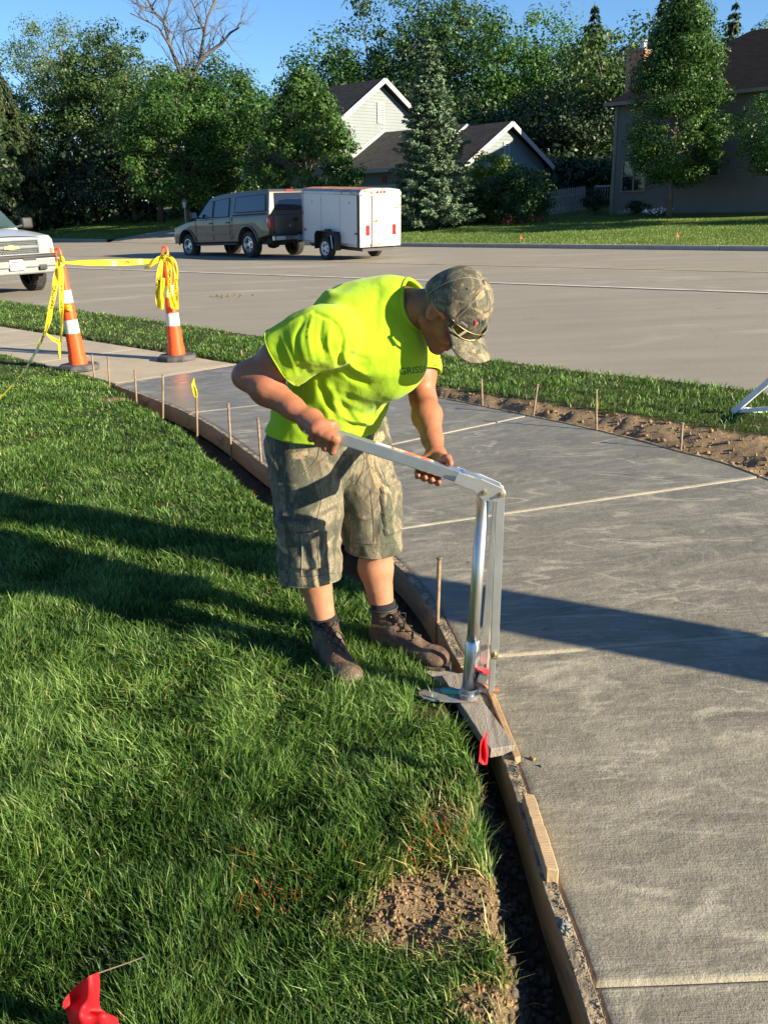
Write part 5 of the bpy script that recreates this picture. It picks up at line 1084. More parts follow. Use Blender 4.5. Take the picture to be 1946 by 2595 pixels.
for s in (1, -1):
    g_ = glass_side(wp, 'side_window', [(-.62, 1.38), (-1.15, 1.80), (-1.75, 1.84), (-1.75, 1.38)], s=s, wf=gw2); glass_side(wp, 'side_window', [(-1.85, 1.38), (-1.85, 1.84), (-2.9, 1.84), (-3.0, 1.38)], s=s, wf=gw2)
    mb = MB(); mb.box((-.62, s * 1.22, 1.47), (.14, .26, .24)); mi_ = mb.build('mirror', M_BLK, wp, bevel=.05, bseg=3, smooth=True); mb = MB(); mb.tube([(-.6, s * .93, 1.38), (-.6, s * 1.12, 1.42)], .03); mb.build('mirror_arm', M_BLK, mi_)
    mb = MB(); mb.box((.83, s * .80, 1.055), (.10, .31, .15)); hl = mb.build('headlight', simple('headlight_lens', (.50, .50, .40), .12, coat=1) if 'headlight_lens' not in bpy.data.materials else bpy.data.materials['headlight_lens'], wp, bevel=.03, smooth=True)
    mb = MB(); mb.box((.845, s * .80, .955), (.08, .33, .045)); mb.build('headlight_divider', M_WHT, wp, bevel=.01)
    mb = MB(); mb.box((.84, s * .76, .88), (.09, .24, .10)); mb.build('turn_signal', bpy.data.materials['headlight_lens'], wp, bevel=.02); mb = MB(); mb.box((.84, s * .925, .88), (.09, .06, .09)); mb.build('amber_lens', simple('amber_lens', (.6, .2, .06), .2) if 'amber_lens' not in bpy.data.materials else bpy.data.materials['amber_lens'], wp, bevel=.015)
    mb = MB(); mb.box((1.03, s * .58, .56), (.10, .17, .11)); tw = mb.build('tow_opening', M_BLK, wp, bevel=.02); mb = MB(); mb.tube([(1.07, s * .58 - .05, .55), (1.10, s * .58, .55), (1.07, s * .58 + .05, .55)], .014); mb.build('tow_hook', M_CHR, tw)
    mb = MB(); mb.box((1.01, s * .30, .74), (.10, .30, .055)); mb.build('air_slot', M_BLK, wp, bevel=.01)
    wheel(wp, 0, s * .86, .42, .27, s, M_RIM, 6); wheel(wp, -3.95, s * .86, .42, .27, s, M_RIM, 6)
# grille : chrome surround, bar, mesh, emblem
gr_ = MB(); xg = .885
for z in (.83, 1.125): gr_.box((xg, 0, z), (.05, 1.24, .03))
for s in (1, -1): gr_.box((xg, s * .62, .9775), (.05, .03, .32))
gr_.box((xg + .01, 0, .985), (.05, 1.22, .05)); gl = gr_.build('grille', M_CHR, wp, bevel=.008)
mb = MB(); mb.box((xg - .03, 0, .9775), (.02, 1.22, .29)); mb.build('grille_back', M_BLK, gl)
mb = MB()
for zz0, zz1 in ((.845, .955), (1.015, 1.11)):
    nn_ = 20
    for k in range(nn_ + 1):
        y = -.6 + 1.2 * k / nn_
        for j in range(3):
            z = zz0 + (zz1 - zz0) * (j + .5) / 3; mb.box((xg, y + (.03 if j % 2 else 0), z), (.015, .008, (zz1 - zz0) / 3 * .8))
    for j in range(4): mb.box((xg, 0, zz0 + (zz1 - zz0) * j / 3), (.015, 1.2, .007))
tag(mb.build('grille_mesh', M_CHR, gl), kind='stuff')
M_GOLD = simple('gold_emblem', (.62, .47, .20), .3, metal=.6)
mb = MB(); mb.poly([(xg + .04, -.17, .955), (xg + .04, -.05, .955), (xg + .04, -.05, .94), (xg + .04, .07, .94), (xg + .04, .07, .955), (xg + .04, .17, .955), (xg + .04, .15, 1.015), (xg + .04, .05, 1.015), (xg + .04, .05, 1.03), (xg + .04, -.07, 1.03), (xg + .04, -.07, 1.015), (xg + .04, -.15, 1.015)], (.015, 0, 0)); mb.build('emblem', M_GOLD, gl, fix=True)
mb = MB(); mb.box((.93, 0, .785), (.22, 1.98, .09)); mb.build('bumper_cap', M_BLK, wp, bevel=.035, smooth=True)
mb = MB(); mb.box((.95, 0, .655), (.20, 2.0, .19)); mb.box((.92, 0, .50), (.18, 1.80, .14)); mb.build('front_bumper', M_GBMP, wp, bevel=.03)
mb = MB(); mb.box((1.065, 0, .62), (.012, .33, .18)); pl_ = mb.build('licence_plate', M_PLATE, wp); lettering('EHG 4172', .075, (1.073, 0, .61), (0, 1, 0), (0, 0, 1), M_INK, pl_, name='plate_number')
mb = MB(); mb.box((1.073, 0, .69), (.003, .29, .022)); mb.build('plate_band', M_REDINK, pl_)
mb = MB(); mb.box((-2.0, 0, .55), (5.3, 1.5, .2)); mb.build('underbody', M_BLK, wp)
# ================================================================== SITE OBJECTS
M_BOARD = simple('form_lumber', (.40, .25, .125), .85, var=.2, scale=5, dirt=.55, dirtcol=(.10, .085, .07), stretch=(1, 1, 4), bumps=.3, bscale=30)
M_BTOP = simple('mortar_smeared_lumber', (.34, .26, .165), .9, var=.3, scale=30, dirt=.42, dirtcol=(.075, .07, .06), bumps=.8, bscale=80)
M_STAKE = simple('rusty_stake_steel', (.27, .19, .125), .75, metal=.25, var=.4, scale=25, bumps=.4, dirt=.5, dirtcol=(.09, .05, .03)); M_GREYW = simple('weathered_plank', (.27, .235, .205), .85, var=.3, scale=6, stretch=(8, 1, 1), dirt=.56, dirtcol=(.14, .075, .04), bumps=.5, bscale=50)
def curve_board(L, a0, a1, side, name, label, zt=.006, h=.135, th=.036, off=.002, seed=0, group=None):
    """a form board bent along the path edge between arc positions a0..a1; outside is on 'side'"""
    s = np.concatenate([[0], np.cumsum(np.hypot(*(L[1:] - L[:-1]).T))]); g = random.Random(seed); n = max(8, int((a1 - a0) / .12))
    P = []
    for k in range(n + 1):
        q = a0 + (a1 - a0) * k / n; p = np.array([np.interp(q, s, L[:, 0]), np.interp(q, s, L[:, 1])]); d = np.array([np.interp(q + .05, s, L[:, 0]) - np.interp(q - .05, s, L[:, 0]), np.interp(q + .05, s, L[:, 1]) - np.interp(q - .05, s, L[:, 1])]); d /= np.hypot(*d)
        nn = np.array([-d[1], d[0]]) * side; P.append((p, nn))
    mid = P[len(P) // 2][0]; t = thing(name, label, 'form board', (mid[0], mid[1], 0), group=group)
    V, F, MI = [], [], []
    for p, nn in P:
        a, b2 = p + nn * off, p + nn * (off + th); w1, w2 = g.uniform(-.0015, .0015), g.uniform(-.002, .002)
        c_ = p + nn * (off + th - .003); e_ = p + nn * (off + .003)
        V += [(a[0], a[1], zt - .003), (e_[0], e_[1], zt + w1), (c_[0], c_[1], zt + w2), (b2[0], b2[1], zt - .003), (b2[0], b2[1], zt - h), (a[0], a[1], zt - h)]
    for k in range(n):
        for j in range(6): q = k * 6; F.append((q + j, q + (j + 1) % 6, q + 6 + (j + 1) % 6, q + 6 + j)); MI.append(1 if j in (0, 1, 2) else 0)
    F += [tuple(range(5, -1, -1)), tuple(n * 6 + j for j in range(6))]; MI += [0, 0]
    me = bpy.data.meshes.new('board'); me.from_pydata(V, [], F); me.polygons.foreach_set('material_index', MI); bm = bmesh.new(); bm.from_mesh(me); bmesh.ops.recalc_face_normals(bm, faces=bm.faces); bm.to_mesh(me); bm.free()
    link('board', me, [M_BOARD, M_BTOP], t, world=True); return t
def arcpos(L, p): return along(L, p)[0]
aL = [arcpos(EL, p) for p in ((.45, .1), (.427, 1.40), (.395, 1.9), (.30, 2.85), (.071, 3.87), (-.712, 5.535), (-1.10, 6.30), (-1.75, 7.42), (-2.55, 8.58))]
GB = 'form boards along the left edge of the path'
curve_board(EL, aL[0], aL[3] - .004, 1, 'form_board', 'nearest curved form board, crusted with mortar, from the jack to the bottom edge', seed=1, group=GB)
curve_board(EL, aL[3] + .004, aL[4], 1, 'form_board', 'short pale form board between the jack and the worker\'s boots', seed=2, group=GB)
curve_board(EL, aL[4] + .008, aL[5], 1, 'form_board', 'form board mostly hidden behind the worker\'s legs', seed=3, group=GB)
curve_board(EL, aL[5] + .008, aL[7] - .3, 1, 'form_board', 'form board left of the worker with a dark mortar smear on it', seed=4, group=GB, zt=.004)
curve_board(EL, aL[7] - .292, aL[8], 1, 'form_board', 'farthest form board, ending at the old sidewalk', seed=5, group=GB, zt=.004)
aR = [arcpos(ER, p) for p in ((2.8, .5), (2.68, 3.17), (2.25, 5.045), (1.35, 6.5), (.1, 7.95), (-1.5, 9.55))]
GR = 'form boards along the far edge of the path'
for k, (a, b2, lab) in enumerate(((0, 2, 'far side form board running out of the right edge of the photo'), (2, 4, 'far side form board beside the dug bank and the four stakes'), (4, 5, 'far side form board hidden behind the worker\'s arm'))):
    curve_board(ER, aR[a] + .004, aR[b2] - .004, -1, 'form_board', lab, seed=10 + k, group=GR, zt=.006, th=.02, h=.12)
def board(name, label, p0, p1, w_, th, mat, tiltv=None, cat='plank', roll=0.0, seed=0):
    p0, p1 = Vector(p0), Vector(p1); d = (p1 - p0); L = d.length; d.normalize(); s = d.cross(Vector((0, 0, 1))).normalized(); s = Matrix.Rotation(roll, 3, d) @ s; u = s.cross(d)
    rot = Matrix((d, s, u)).transposed(); t = thing(name, label, cat, (p0 + p1) / 2); g = random.Random(seed); V, F = [], []; n = 14
    for k in range(n + 1):
        for (a, b2) in ((-1, -1), (1, -1), (1, 1), (-1, 1)): V.append((p0 + d * (L * k / n + (g.uniform(-.006, .006) if k in (0, n) else 0)) + s * (a * w_ / 2 + g.uniform(-.0012, .0012)) + u * (b2 * th / 2 + g.uniform(-.0006, .0006))))
    for k in range(n):
        for j in range(4): q = k * 4; F.append((q + j, q + (j + 1) % 4, q + 4 + (j + 1) % 4, q + 4 + j))
    F += [(3, 2, 1, 0), tuple(n * 4 + j for j in range(4))]
    mb = MB(); mb.add(V, F); mb.build('board', mat, t, world=True, bevel=.002, bseg=1, fix=True); return t
# loose weathered plank under the jack foot, running beside the form towards the red flag
pz = .022
board('weathered_plank', 'grey weathered plank lying under the jack foot and ending at the red flag', gr(1040, 1540, pz) + Vector((-.075, .22, 0)), gr(1085, 1625, pz), .078, .036, M_GREYW, seed=3)
board('broken_plank', 'short broken piece of plank behind the jack foot, under the toe of the boot', gr(935, 1452, .0), gr(1000, 1492, .0), .085, .036, M_GREYW, seed=4)
board('scab_board', 'pale short board nailed upright against the outside of the near form', gr(1140, 1758, -.02) , gr(1192, 1925, -.02), .030, .13, simple('fresh_lumber', (.46, .32, .18), .8, var=.15, scale=4, stretch=(1, 6, 1), dirt=.66, dirtcol=(.15, .12, .09), bumps=.3, bscale=30), seed=5)
board('kicker_board', 'thin splintered strip wedged between the plank and the form', gr(1060, 1510, -.012), gr(1118, 1655, -.012), .020, .06, M_BOARD, seed=6)
# mortar blob on the near form
pts = []; g = np.random.default_rng(4); c0 = gr(1218, 2000, .012)
Pb = np.array(c0[:])[None] + g.normal(0, .008, (60, 3)) * np.array([.7, 1, .35]); clods('mortar_lump', Pb, g.uniform(.002, .007, 60), simple('grey_mortar', (.20, .20, .19), .9, var=.3, scale=30, bumps=.5), 9, 'lump of grey mortar stuck on top of the near form board', 'mortar')
# mortar crust along the near edge of the form
s_ = np.concatenate([[0], np.cumsum(np.hypot(*(EL[1:] - EL[:-1]).T))]); q = g.uniform(aL[0], aL[4], 1500); px, py = np.interp(q, s_, EL[:, 0]), np.interp(q, s_, EL[:, 1])
clods('mortar_crust', np.stack([px - np.abs(g.normal(0, .010, len(q))) - .001, py, .004 + g.uniform(0, .004, len(q))], 1), g.uniform(.0008, .0030, len(q)), simple('mortar_crust', (.19, .165, .13), .95, var=.4, scale=60), 10, 'gritty mortar crust along the top of the near form board', 'mortar')
# small stones and bits dropped on the slab
for k, (xd, yd, r_, lab) in enumerate(((1150, 1640, .009, 'small brown clod on the slab beside the form, right of the red flag'), (1168, 1655, .004, 'tiny dark crumb on the slab near the brown clod'), (1187, 1757 + 90, .005, 'tiny dark crumb on the slab halfway down the near panel'))):
    p = gr(xd, yd, 0.003); clods('soil_clod', [np.array(p[:])], [r_], M_CLOD if k == 0 else M_CLOD_DK, 20 + k, lab, 'clod', True); C.objects[-1].pop('kind', None)
# ---- stakes
def stake(base, top, label, group, r=.0085, head=True, tape=False):
    base, top = Vector(base), Vector(top); t = thing('form_stake', label, 'stake', (base.x, base.y, 0), group=group); d = (top - base).normalized(); b0 = base - d * .16
    pts = [b0.lerp(top, k / 6) for k in range(7)]; mb = MB(); mb.tube(pts, r, 10); mb.build('shaft', M_STAKE, t, world=True, smooth=True)
    if head: MB().tube([top - d * .004, top + d * .003, top + d * .007], [r * 1.05, r * 1.5, r * 1.2], 10).build('head', M_STAKE, t, world=True)
    return t
GS = 'steel stakes holding the form boards'
def on_edge(xd, yd, L, side, off): 
    p = gr(xd, yd, 0.0); return p
LS = [(206, 812 + 18, 198, 767, 'leftmost stake, leaning, just in front of the striped cone base'), (237, 838, 233, 771, 'second stake from the left, at the corner of the old sidewalk'), (295, 868, 291, 801, 'third stake from the left'), (352, 895, 352, 810, 'fourth stake from the left, just before the stake tied with yellow ribbon'), (426, 935, 424, 852, 'stake with a scrap of yellow tape knotted to its top'), (499, 968, 493, 873, 'stake midway between the ribboned stake and the worker'), (565, 1010, 557, 904, 'stake standing closest to the worker\'s hip, left of his shorts'), ]
for k, (xb_, yb_, xt_, yt_, lab) in enumerate(LS):
    # contact with the board top outside the slab edge
    p = gr(xb_, yb_, -.04); Yt = p.y; tpt = at(xt_, yt_, Yt + (.02 if k % 2 else 0)); stake(p, tpt, lab, GS)
RSK = [(1042, 877, 1040, 821, 'first stake on the far side of the path, just right of the cap'), (1152, 896, 1161, 832, 'second far side stake, leaning right'), (1288, 929, 1288, 843, 'third far side stake, standing straight in front of the bank'), (1470, 971, 1474, 915, 'far side stake at the right, with the dug soil behind it'), (522, 776, 521, 757, 'stake tip showing just above the worker\'s elbow')]
for k, (xb_, yb_, xt_, yt_, lab) in enumerate(RSK):
    p = gr(xb_, yb_, 0.0); stake(p, at(xt_, yt_, p.y), lab, GS, .009)
p = gr(944, 1362, -.03); stake(p, at(949, 1207, p.y), 'dark rusty stake standing between the worker and the jack', GS, .0085)
p = gr(1049, 1476, 0.0); stake(p, at(1059, 1275, p.y), 'pale mortar covered stake caught in the jaw of the jack', GS, .0085)
# ---- channelizer cones
M_ORG = simple('orange_plastic', (.78, .088, .018), .38, var=.08, scale=3, dirt=.68, dirtcol=(.42, .12, .06), spec=.5); M_REFL = simple('white_reflective_band', (.66, .65, .62), .5, dirt=.62, dirtcol=(.4, .36, .32), scale=6); M_RUB = simple('black_rubber_base', (.045, .046, .05), .75, dirt=.5, dirtcol=(.13, .12, .11), bumps=.4)
def cone(loc, top, label, seed, rz):
    loc, top = Vector(loc), Vector(top); ax = (top - loc); H = ax.length; q = Vector((0, 0, 1)).rotation_difference(ax.normalized()).to_matrix()
    t = thing('traffic_cone', label, 'traffic cone', loc); k = H / 1.08
    def rr(z): return np.interp(z, [0, .10, .30, .50, .75, .95, 1], [.082, .078, .070, .062, .052, .046, .043]) * 1.05
    mb = MB(); n = 8; base = []
    for z, r in ((0, .225), (.035, .225), (.055, .20), (.06, .12)):
        for a in range(n): base.append((r * math.cos(a * math.pi / 4 + .39 + rz), r * math.sin(a * math.pi / 4 + .39 + rz), z))
    fs = [tuple(range(7, -1, -1))] + [(i * 8 + a, i * 8 + (a + 1) % 8, i * 8 + 8 + (a + 1) % 8, i * 8 + 8 + a) for i in range(3) for a in range(8)] + [tuple(24 + a for a in range(8))]
    mb.add(base, fs); mb.build('base', M_RUB, t, bevel=.008)
    B = lambda z: q @ Vector((0, 0, z * k))
    def tubez(zs, name, mat, extra=0.0, par=t, step=0):
        mb = MB(); prof = []
        for z in zs: prof.append((float(rr(z / 1.0)) + extra + (step if z == zs[0] else 0), z * k))
        mb.lathe(prof, (0, 0, 0), 28, 'Z', rot=q, cap=False); return mb.build(name, mat, par, smooth=True)
    tubez([.04, .10, .105, .20, .30], 'body', M_ORG, 0.006); tubez([.04, .13], 'collar', M_ORG, .013); tubez([.295, .40, .50, .60, .75, .86, .90], 'body', M_ORG, 0)
    mb = MB(); mb.lathe([(float(rr(.90)), .90 * k), (.038, .915 * k), (.03, .935 * k), (0.001, .94 * k)], (0, 0, 0), 28, 'Z', rot=q, cap=False); mb.build('cap', M_ORG, t, smooth=True)
    for z0, z1 in ((.33, .45), (.60, .71)): tubez([z0, (z0 + z1) / 2, z1], 'reflective_band', M_REFL, .0025)
    lp_ = [q @ Vector((sx, 0, z * k)) for sx, z in ((-.026, .91), (-.028, 1.0), (-.022, 1.05), (0, 1.075), (.022, 1.05), (.028, 1.0), (.026, .91))]
    mb = MB(); mb.tube(lp_, .0135, 8); mb.build('handle', M_ORG, t, smooth=True); return t
cA, cB = gr(172, 797, .012), gr(383, 776, .006)
tA, tB = at(123, 533, cA.y - .02), at(355, 529, cB.y + .02)
cone(cA, tA, 'leaning orange and white looped cone at the left, nearer the grass', 1, .3); cone(cB, tB, 'orange and white looped cone on the sidewalk, its top wrapped in caution tape', 2, .1)
# ---- caution tape
m, nt, bs, o_ = new_mat('caution_tape_plastic'); bs.inputs['Base Color'].default_value = (.85, .74, .04, 1); bs.inputs['Roughness'].default_value = .28
tl_ = nt.nodes.new('ShaderNodeBsdfTranslucent'); tl_.inputs[0].default_value = (.9, .75, .05, 1); mx = nt.nodes.new('ShaderNodeMixShader'); mx.inputs[0].default_value = .4
nt.links.new(bs.outputs[0], mx.inputs[1]); nt.links.new(tl_.outputs[0], mx.inputs[2]); nt.links.new(mx.outputs[0], o_.inputs['Surface']); M_TAPE = m
M_TINK = simple('tape_black_ink', (.02, .02, .015), .5)
def ribbon(name, label, P, Ns, wds, texts=(), group=None, folds=0.0, sub=10, parent=None, seed=0):
    """P centre points, Ns width directions, wds widths; texts: (word, arc position, height share)"""
    Pc = cr_spline(P, sub); Nc = cr_spline(Ns, sub); Nc /= np.linalg.norm(Nc, axis=1)[:, None]; n = len(Pc); wd = np.interp(np.linspace(0, 1, n), np.linspace(0, 1, len(wds)), wds) * (.78 if label == '' else 1)
    s = np.concatenate([[0], np.cumsum(np.linalg.norm(Pc[1:] - Pc[:-1], axis=1))]); T = np.gradient(Pc, axis=0); T /= np.linalg.norm(T, axis=1)[:, None] + 1e-9; B = np.cross(T, Nc)
    m_ = 6; V = []
    for i in range(n):
        for j in range(m_ + 1):
            u = j / m_ - .5; f = folds * (math.sin(j * 2.1 + s[i] * 14 + seed) * .6 + math.sin(j * 1.1 - s[i] * 23) * .4); V.append(Pc[i] + Nc[i] * u * wd[i] + B[i] * f)
    F = [(i * (m_ + 1) + j, i * (m_ + 1) + j + 1, (i + 1) * (m_ + 1) + j + 1, (i + 1) * (m_ + 1) + j) for i in range(n - 1) for j in range(m_)]
    if parent is None: t = thing(name, label, 'caution tape', Vector(Pc[0]), group=group)
    else: t = parent
    V = np.array(V); o = link('strip', npmesh('strip', V, [np.array(F)]), M_TAPE, t, world=True, smooth=True)
    for wdtxt, pos, hs, dr in texts:
        me = text_mesh(wdtxt, 1.0, .02, 0)
        vs = np.array([v.co[:] for v in me.vertices]); hgt = vs[:, 1].max() - vs[:, 1].min(); w0 = np.interp(pos, s, wd); sc = .075 * hs / hgt
        outv = []
        for x, y, _ in vs:
            q = pos + dr * x * sc; u = dr * -(y / hgt) * hs * 0 + (y * sc / .075); idx = np.clip(np.searchsorted(s, q) - 1, 0, n - 2); f = np.clip((q - s[idx]) / max(1e-6, s[idx + 1] - s[idx]), 0, 1)
            def surf(i, u):
                jf = np.clip((u + .5) * m_, 0, m_ - 1e-4); j = int(jf); a = V[i * (m_ + 1) + j]; b2 = V[i * (m_ + 1) + j + 1]; return a + (b2 - a) * (jf - j)
            p = surf(idx, u) * (1 - f) + surf(idx + 1, u) * f; bb = B[idx]; sg = 1 if bb.dot(np.array([0, 0, CAMZ]) - p) > 0 else -1; outv.append(p + bb * sg * .0022)
        for v, p in zip(me.vertices, outv): v.co = p
        link('printing', me, M_TINK, o, world=False).data.transform(WM[t.name].inverted())
    return t
def A(x, y, Y): return tuple(at(x, y, Y))
up3 = (0, 0, 1)
Ya, Yb = cA.y, cB.y
ribbon('caution_tape', 'yellow caution tape stretched between the two cones', [A(131, 567, Ya - .05), A(185, 567, Ya + .02), A(250, 566.5, Ya + .15), A(305, 565, Yb - .1), A(350, 562, Yb - .07)], [(0, .5, .6), (0, .3, 1), (0, .15, 1), (0, .2, 1), (0, .5, .7)], [.02, .055, .065, .06, .02], [('CAUTION', .60, .55, 1)], folds=.004)
ribbon('caution_tape', 'long yellow caution tape hanging from the left cone down to the left edge', [A(126, 560, Ya - .06), A(121, 600, Ya - .1), A(108, 680, Ya - .3), A(97, 718, Ya - .5), A(72, 770, Ya - 1.1), A(35, 822, Ya - 2.0), A(-4, 862, Ya - 2.8), A(-60, 900, Ya - 3.9)], [(1, .1, .1), (1, .2, .2), (1, .2, .2), (.9, .3, .4), (.7, .3, .5), (.6, .1, .6), (.55, 0, .65), (.5, 0, .7)], [.03, .06, .06, .045, .07, .075, .075, .075], [('CAUTION', .40, .55, 1), ('CAUTION', .95, .55, 1), ('CAUTION', 1.75, .6, 1), ('CAUTION', 2.45, .6, 1)], folds=.006)
t = ribbon('caution_tape', 'loose ends of caution tape dangling beside the left cone', [A(130, 575, Ya - .10), A(133, 640, Ya - .13), A(133, 700, Ya - .14), A(129, 775, Ya - .15)], [(1, .1, 0), (1, .4, 0), (.8, -.5, 0), (1, .2, 0)], [.05, .05, .04, .015], [('CAUTION', .30, .5, 1)], folds=.006, seed=3)
ribbon('', '', [A(97, 718, Ya - .42), A(112, 730, Ya - .36), A(128, 742, Ya - .3), A(127, 765, Ya - .28)], [(.2, 0, 1), (.2, .1, 1), (.6, .2, .8), (1, .2, 0)], [.02, .05, .05, .02], [('CAUT', .12, .5, 1)], parent=t, folds=.004)
ribbon('', '', [A(139, 663, Ya - .09), A(146, 664, Ya - .11), A(156, 666, Ya - .09)], [(0, 0, 1)] * 3, [.06, .07, .065], [('CA', .085, .55, 1)], parent=t)
ribbon('', '', [A(128, 550, Ya - .06), A(134, 556, Ya - .09), A(139, 566, Ya - .05), A(131, 572, Ya - .08), A(126, 560, Ya - .05)], [(0, 0, 1), (.2, 0, 1), (0, .3, 1), (.2, 0, 1), (0, 0, 1)], [.05, .07, .06, .07, .05], parent=t, folds=.01)
t = ribbon('caution_tape', 'tangle of caution tape knotted round the top of the right cone', [A(356, 553, Yb - .05), A(338, 562, Yb - .09), A(325, 572, Yb - .1), A(312, 578, Yb - .06)], [(.2, 0, 1), (.3, .2, 1), (.3, .2, .8), (.3, .2, .6)], [.05, .08, .07, .02], folds=.012, seed=4)
ribbon('', '', [A(352, 556, Yb - .08), A(345, 590, Yb - .12), A(340, 640, Yb - .12), A(345, 663, Yb - .1), A(352, 600, Yb - .14), A(351, 640, Yb - .14), A(349, 668, Yb - .13)], [(1, .3, 0), (1, .2, 0), (1, .1, .1), (.8, 0, .3), (1, .2, 0), (1, .2, 0), (1, .1, 0)], [.06, .08, .06, .03, .06, .06, .05], [('CAUTION', .32, .5, 1), ('NOI', .72, .5, 1)], parent=t, folds=.010)
ribbon('', '', [A(359, 552, Yb - .09), A(372, 562, Yb - .12), A(380, 590, Yb - .12), A(380, 640, Yb - .13), A(381, 668, Yb - .1)], [(.5, 0, .8), (.9, 0, .4), (1, 0, .1), (1, .2, 0), (1, .2, 0)], [.05, .08, .07, .075, .06], [('CAUTION', .40, .5, 1)], parent=t, folds=.010, seed=2)
ribbon('', '', [A(359, 551, Yb - .06), A(366, 580, Yb - .14), A(366, 620, Yb - .14), A(374, 662, Yb - .12), A(380, 668, Yb - .1)], [(.9, 0, .2), (1, 0, .1), (1, .3, 0), (1, .2, .2), (1, .2, 0)], [.05, .06, .055, .06, .05], [('CAUTION', .30, .5, 1)], parent=t, folds=.008, seed=7)
ribbon('', '', [A(347, 545, Yb - .05), A(355, 556, Yb - .1), A(364, 548, Yb - .06), A(358, 566, Yb - .09), A(349, 560, Yb - .07)], [(0, .2, 1), (.3, 0, 1), (0, .3, 1), (.3, 0, 1), (.2, .2, 1)], [.05, .07, .06, .08, .05], [('AUT', .10, .6, 1)], parent=t, folds=.014)
ribbon('caution_tape', 'small curl of caution tape tied to the top of a stake', [A(424, 858, 6.45), A(421, 845, 6.44), A(417, 830, 6.46), A(419, 817, 6.45)], [(1, .3, 0), (1, 0, .2), (.9, .3, .2), (.7, .4, .3)], [.02, .035, .03, .01], folds=.006)
# ---- survey flags
M_FLAG = leaf_mat('flag_vinyl', [(0, (.62, .015, .025)), (1, (.72, .02, .03))], .6, .3); 
def sflag(label, base, top, pts, cat='flag'):
    base, top = Vector(base), Vector(top); t = thing('survey_flag', label, cat, base); MB().tube([base - (top - base).normalized() * .08, base.lerp(top, .5) + Vector((.004, 0, 0)), top], .0013, 6).build('wire', M_WIRE, t, world=True)
    V, n, m_ = [], len(pts[0]), len(pts); P = np.array([[tuple(p) for p in row] for row in pts]); rows = []
    for j in range(m_): rows.append(cr_spline(P[j], 6))
    rows = np.array(rows); cols = np.stack([cr_spline(rows[:, i], 5) for i in range(rows.shape[1])], 1); a, b2 = cols.shape[:2]
    F = [(i * b2 + j, i * b2 + j + 1, (i + 1) * b2 + j + 1, (i + 1) * b2 + j) for i in range(a - 1) for j in range(b2 - 1)]
    link('flag', npmesh('flag', cols.reshape(-1, 3), [np.array(F)]), M_FLAG, t, world=True, smooth=True)
fb = gr(1010, 1715, .02); fY = fb.y; topf = at(1052, 1577, fY + .03)
sflag('small folded red survey flag on a bent wire beside the end of the weathered plank', fb, topf,
      [[A(1052, 1576, fY + .03), A(1048, 1585, fY + .02), A(1042, 1596, fY + .0), A(1040, 1598, fY - .012)],
       [A(1052, 1600, fY + .03), A(1048, 1606, fY + .0), A(1042, 1618, fY + .012), A(1037, 1610, fY - .01)],
       [A(1055, 1625, fY + .02), A(1051, 1632, fY - .01), A(1043, 1630, fY + .01), A(1036, 1628, fY - .015)],
       [A(1053, 1650, fY + .02), A(1050, 1653, fY + .0), A(1042, 1652, fY - .01), A(1034, 1645, fY - .02)]])
fb = gr(330, 2060, .02); fY = gr(200, 2235, .10).y; topf = at(214, 2103, fY)
sflag('large crumpled red survey flag cut off by the bottom edge of the photo', fb, topf,
      [[A(214, 2101, fY), A(190, 2112, fY - .02), A(160, 2135, fY + .0), A(140, 2160, fY - .01)],
       [A(216, 2130, fY), A(192, 2142, fY - .03), A(168, 2155, fY + .01), A(136, 2172, fY - .02)],
       [A(218, 2180, fY), A(195, 2185, fY - .01), A(172, 2195, fY - .04), A(148, 2205, fY + .0)],
       [A(256, 2205, fY), A(222, 2195, fY - .03), A(190, 2230, fY - .02), A(150, 2240, fY - .0)],
       [A(240, 2260, fY), A(222, 2250, fY - .03), A(190, 2260, fY - .02), A(150, 2270, fY - .0)]])
# ---- leaf litter on the road
p = gr(494, 642, roadz(-3, 17)); g = np.random.default_rng(3); P = np.array(p[:])[None] + g.normal(0, 1, (40, 3)) * np.array([.14, .16, .012]) + np.array([0, 0, .02]); V = quads(P, unit(g, 40) + np.array([0, 0, 1.]), .08, g)
t = thing('leaf_litter', 'small heap of dry leaves lying on the road behind the worker', 'leaves', p); i4 = np.arange(40) * 4; link('leaves', npmesh('l', V, [np.stack([i4, i4 + 1, i4 + 2, i4 + 3], 1)]), simple('dry_leaf', (.12, .10, .05), .8), t, world=True)
# ---- aluminium tool legs poking in at the right edge
M_GALV = simple('galvanised_steel', (.56, .58, .60), .36, metal=.85, var=.1, scale=12, dirt=.75, dirtcol=(.45, .45, .45)); M_ZINC = simple('zinc_bright', (.52, .55, .60), .34, metal=.9, var=.05); M_BRASS = simple('yellow_zinc_bolt', (.50, .38, .16), .35, metal=.9)
M_WTOOL = simple('white_painted_tube', (.66, .68, .72), .4, dirt=.6, dirtcol=(.4, .38, .35))
def boxbeam(name, a, b_, w_, h_, mat, parent, up=Vector((0, 0, 1)), bevel=.002):
    a, b_ = Vector(a), Vector(b_); d = (b_ - a); L = d.length; d.normalize(); s = d.cross(up).normalized(); u = s.cross(d); mb = MB(); mb.box((a + b_) / 2, (L, w_, h_), Matrix((d, s, u)).transposed()); return mb.build(name, mat, parent, world=True, bevel=bevel, bseg=2)
tb = gr(1590, 888, .07); t = thing('folded_tool_stand', 'white square tube tool lying on the verge at the right edge', 'tool', tb)
boxbeam('leg', gr(1585, 889, .07), at(1700, 790, tb.y - .25), .05, .04, M_WTOOL, t); boxbeam('leg', gr(1592, 888, .07), at(1720, 878, tb.y - .5), .04, .03, M_WTOOL, t); boxbeam('leg', gr(1610, 884, .1), at(1720, 895, tb.y + .15), .03, .03, M_WTOOL, t)
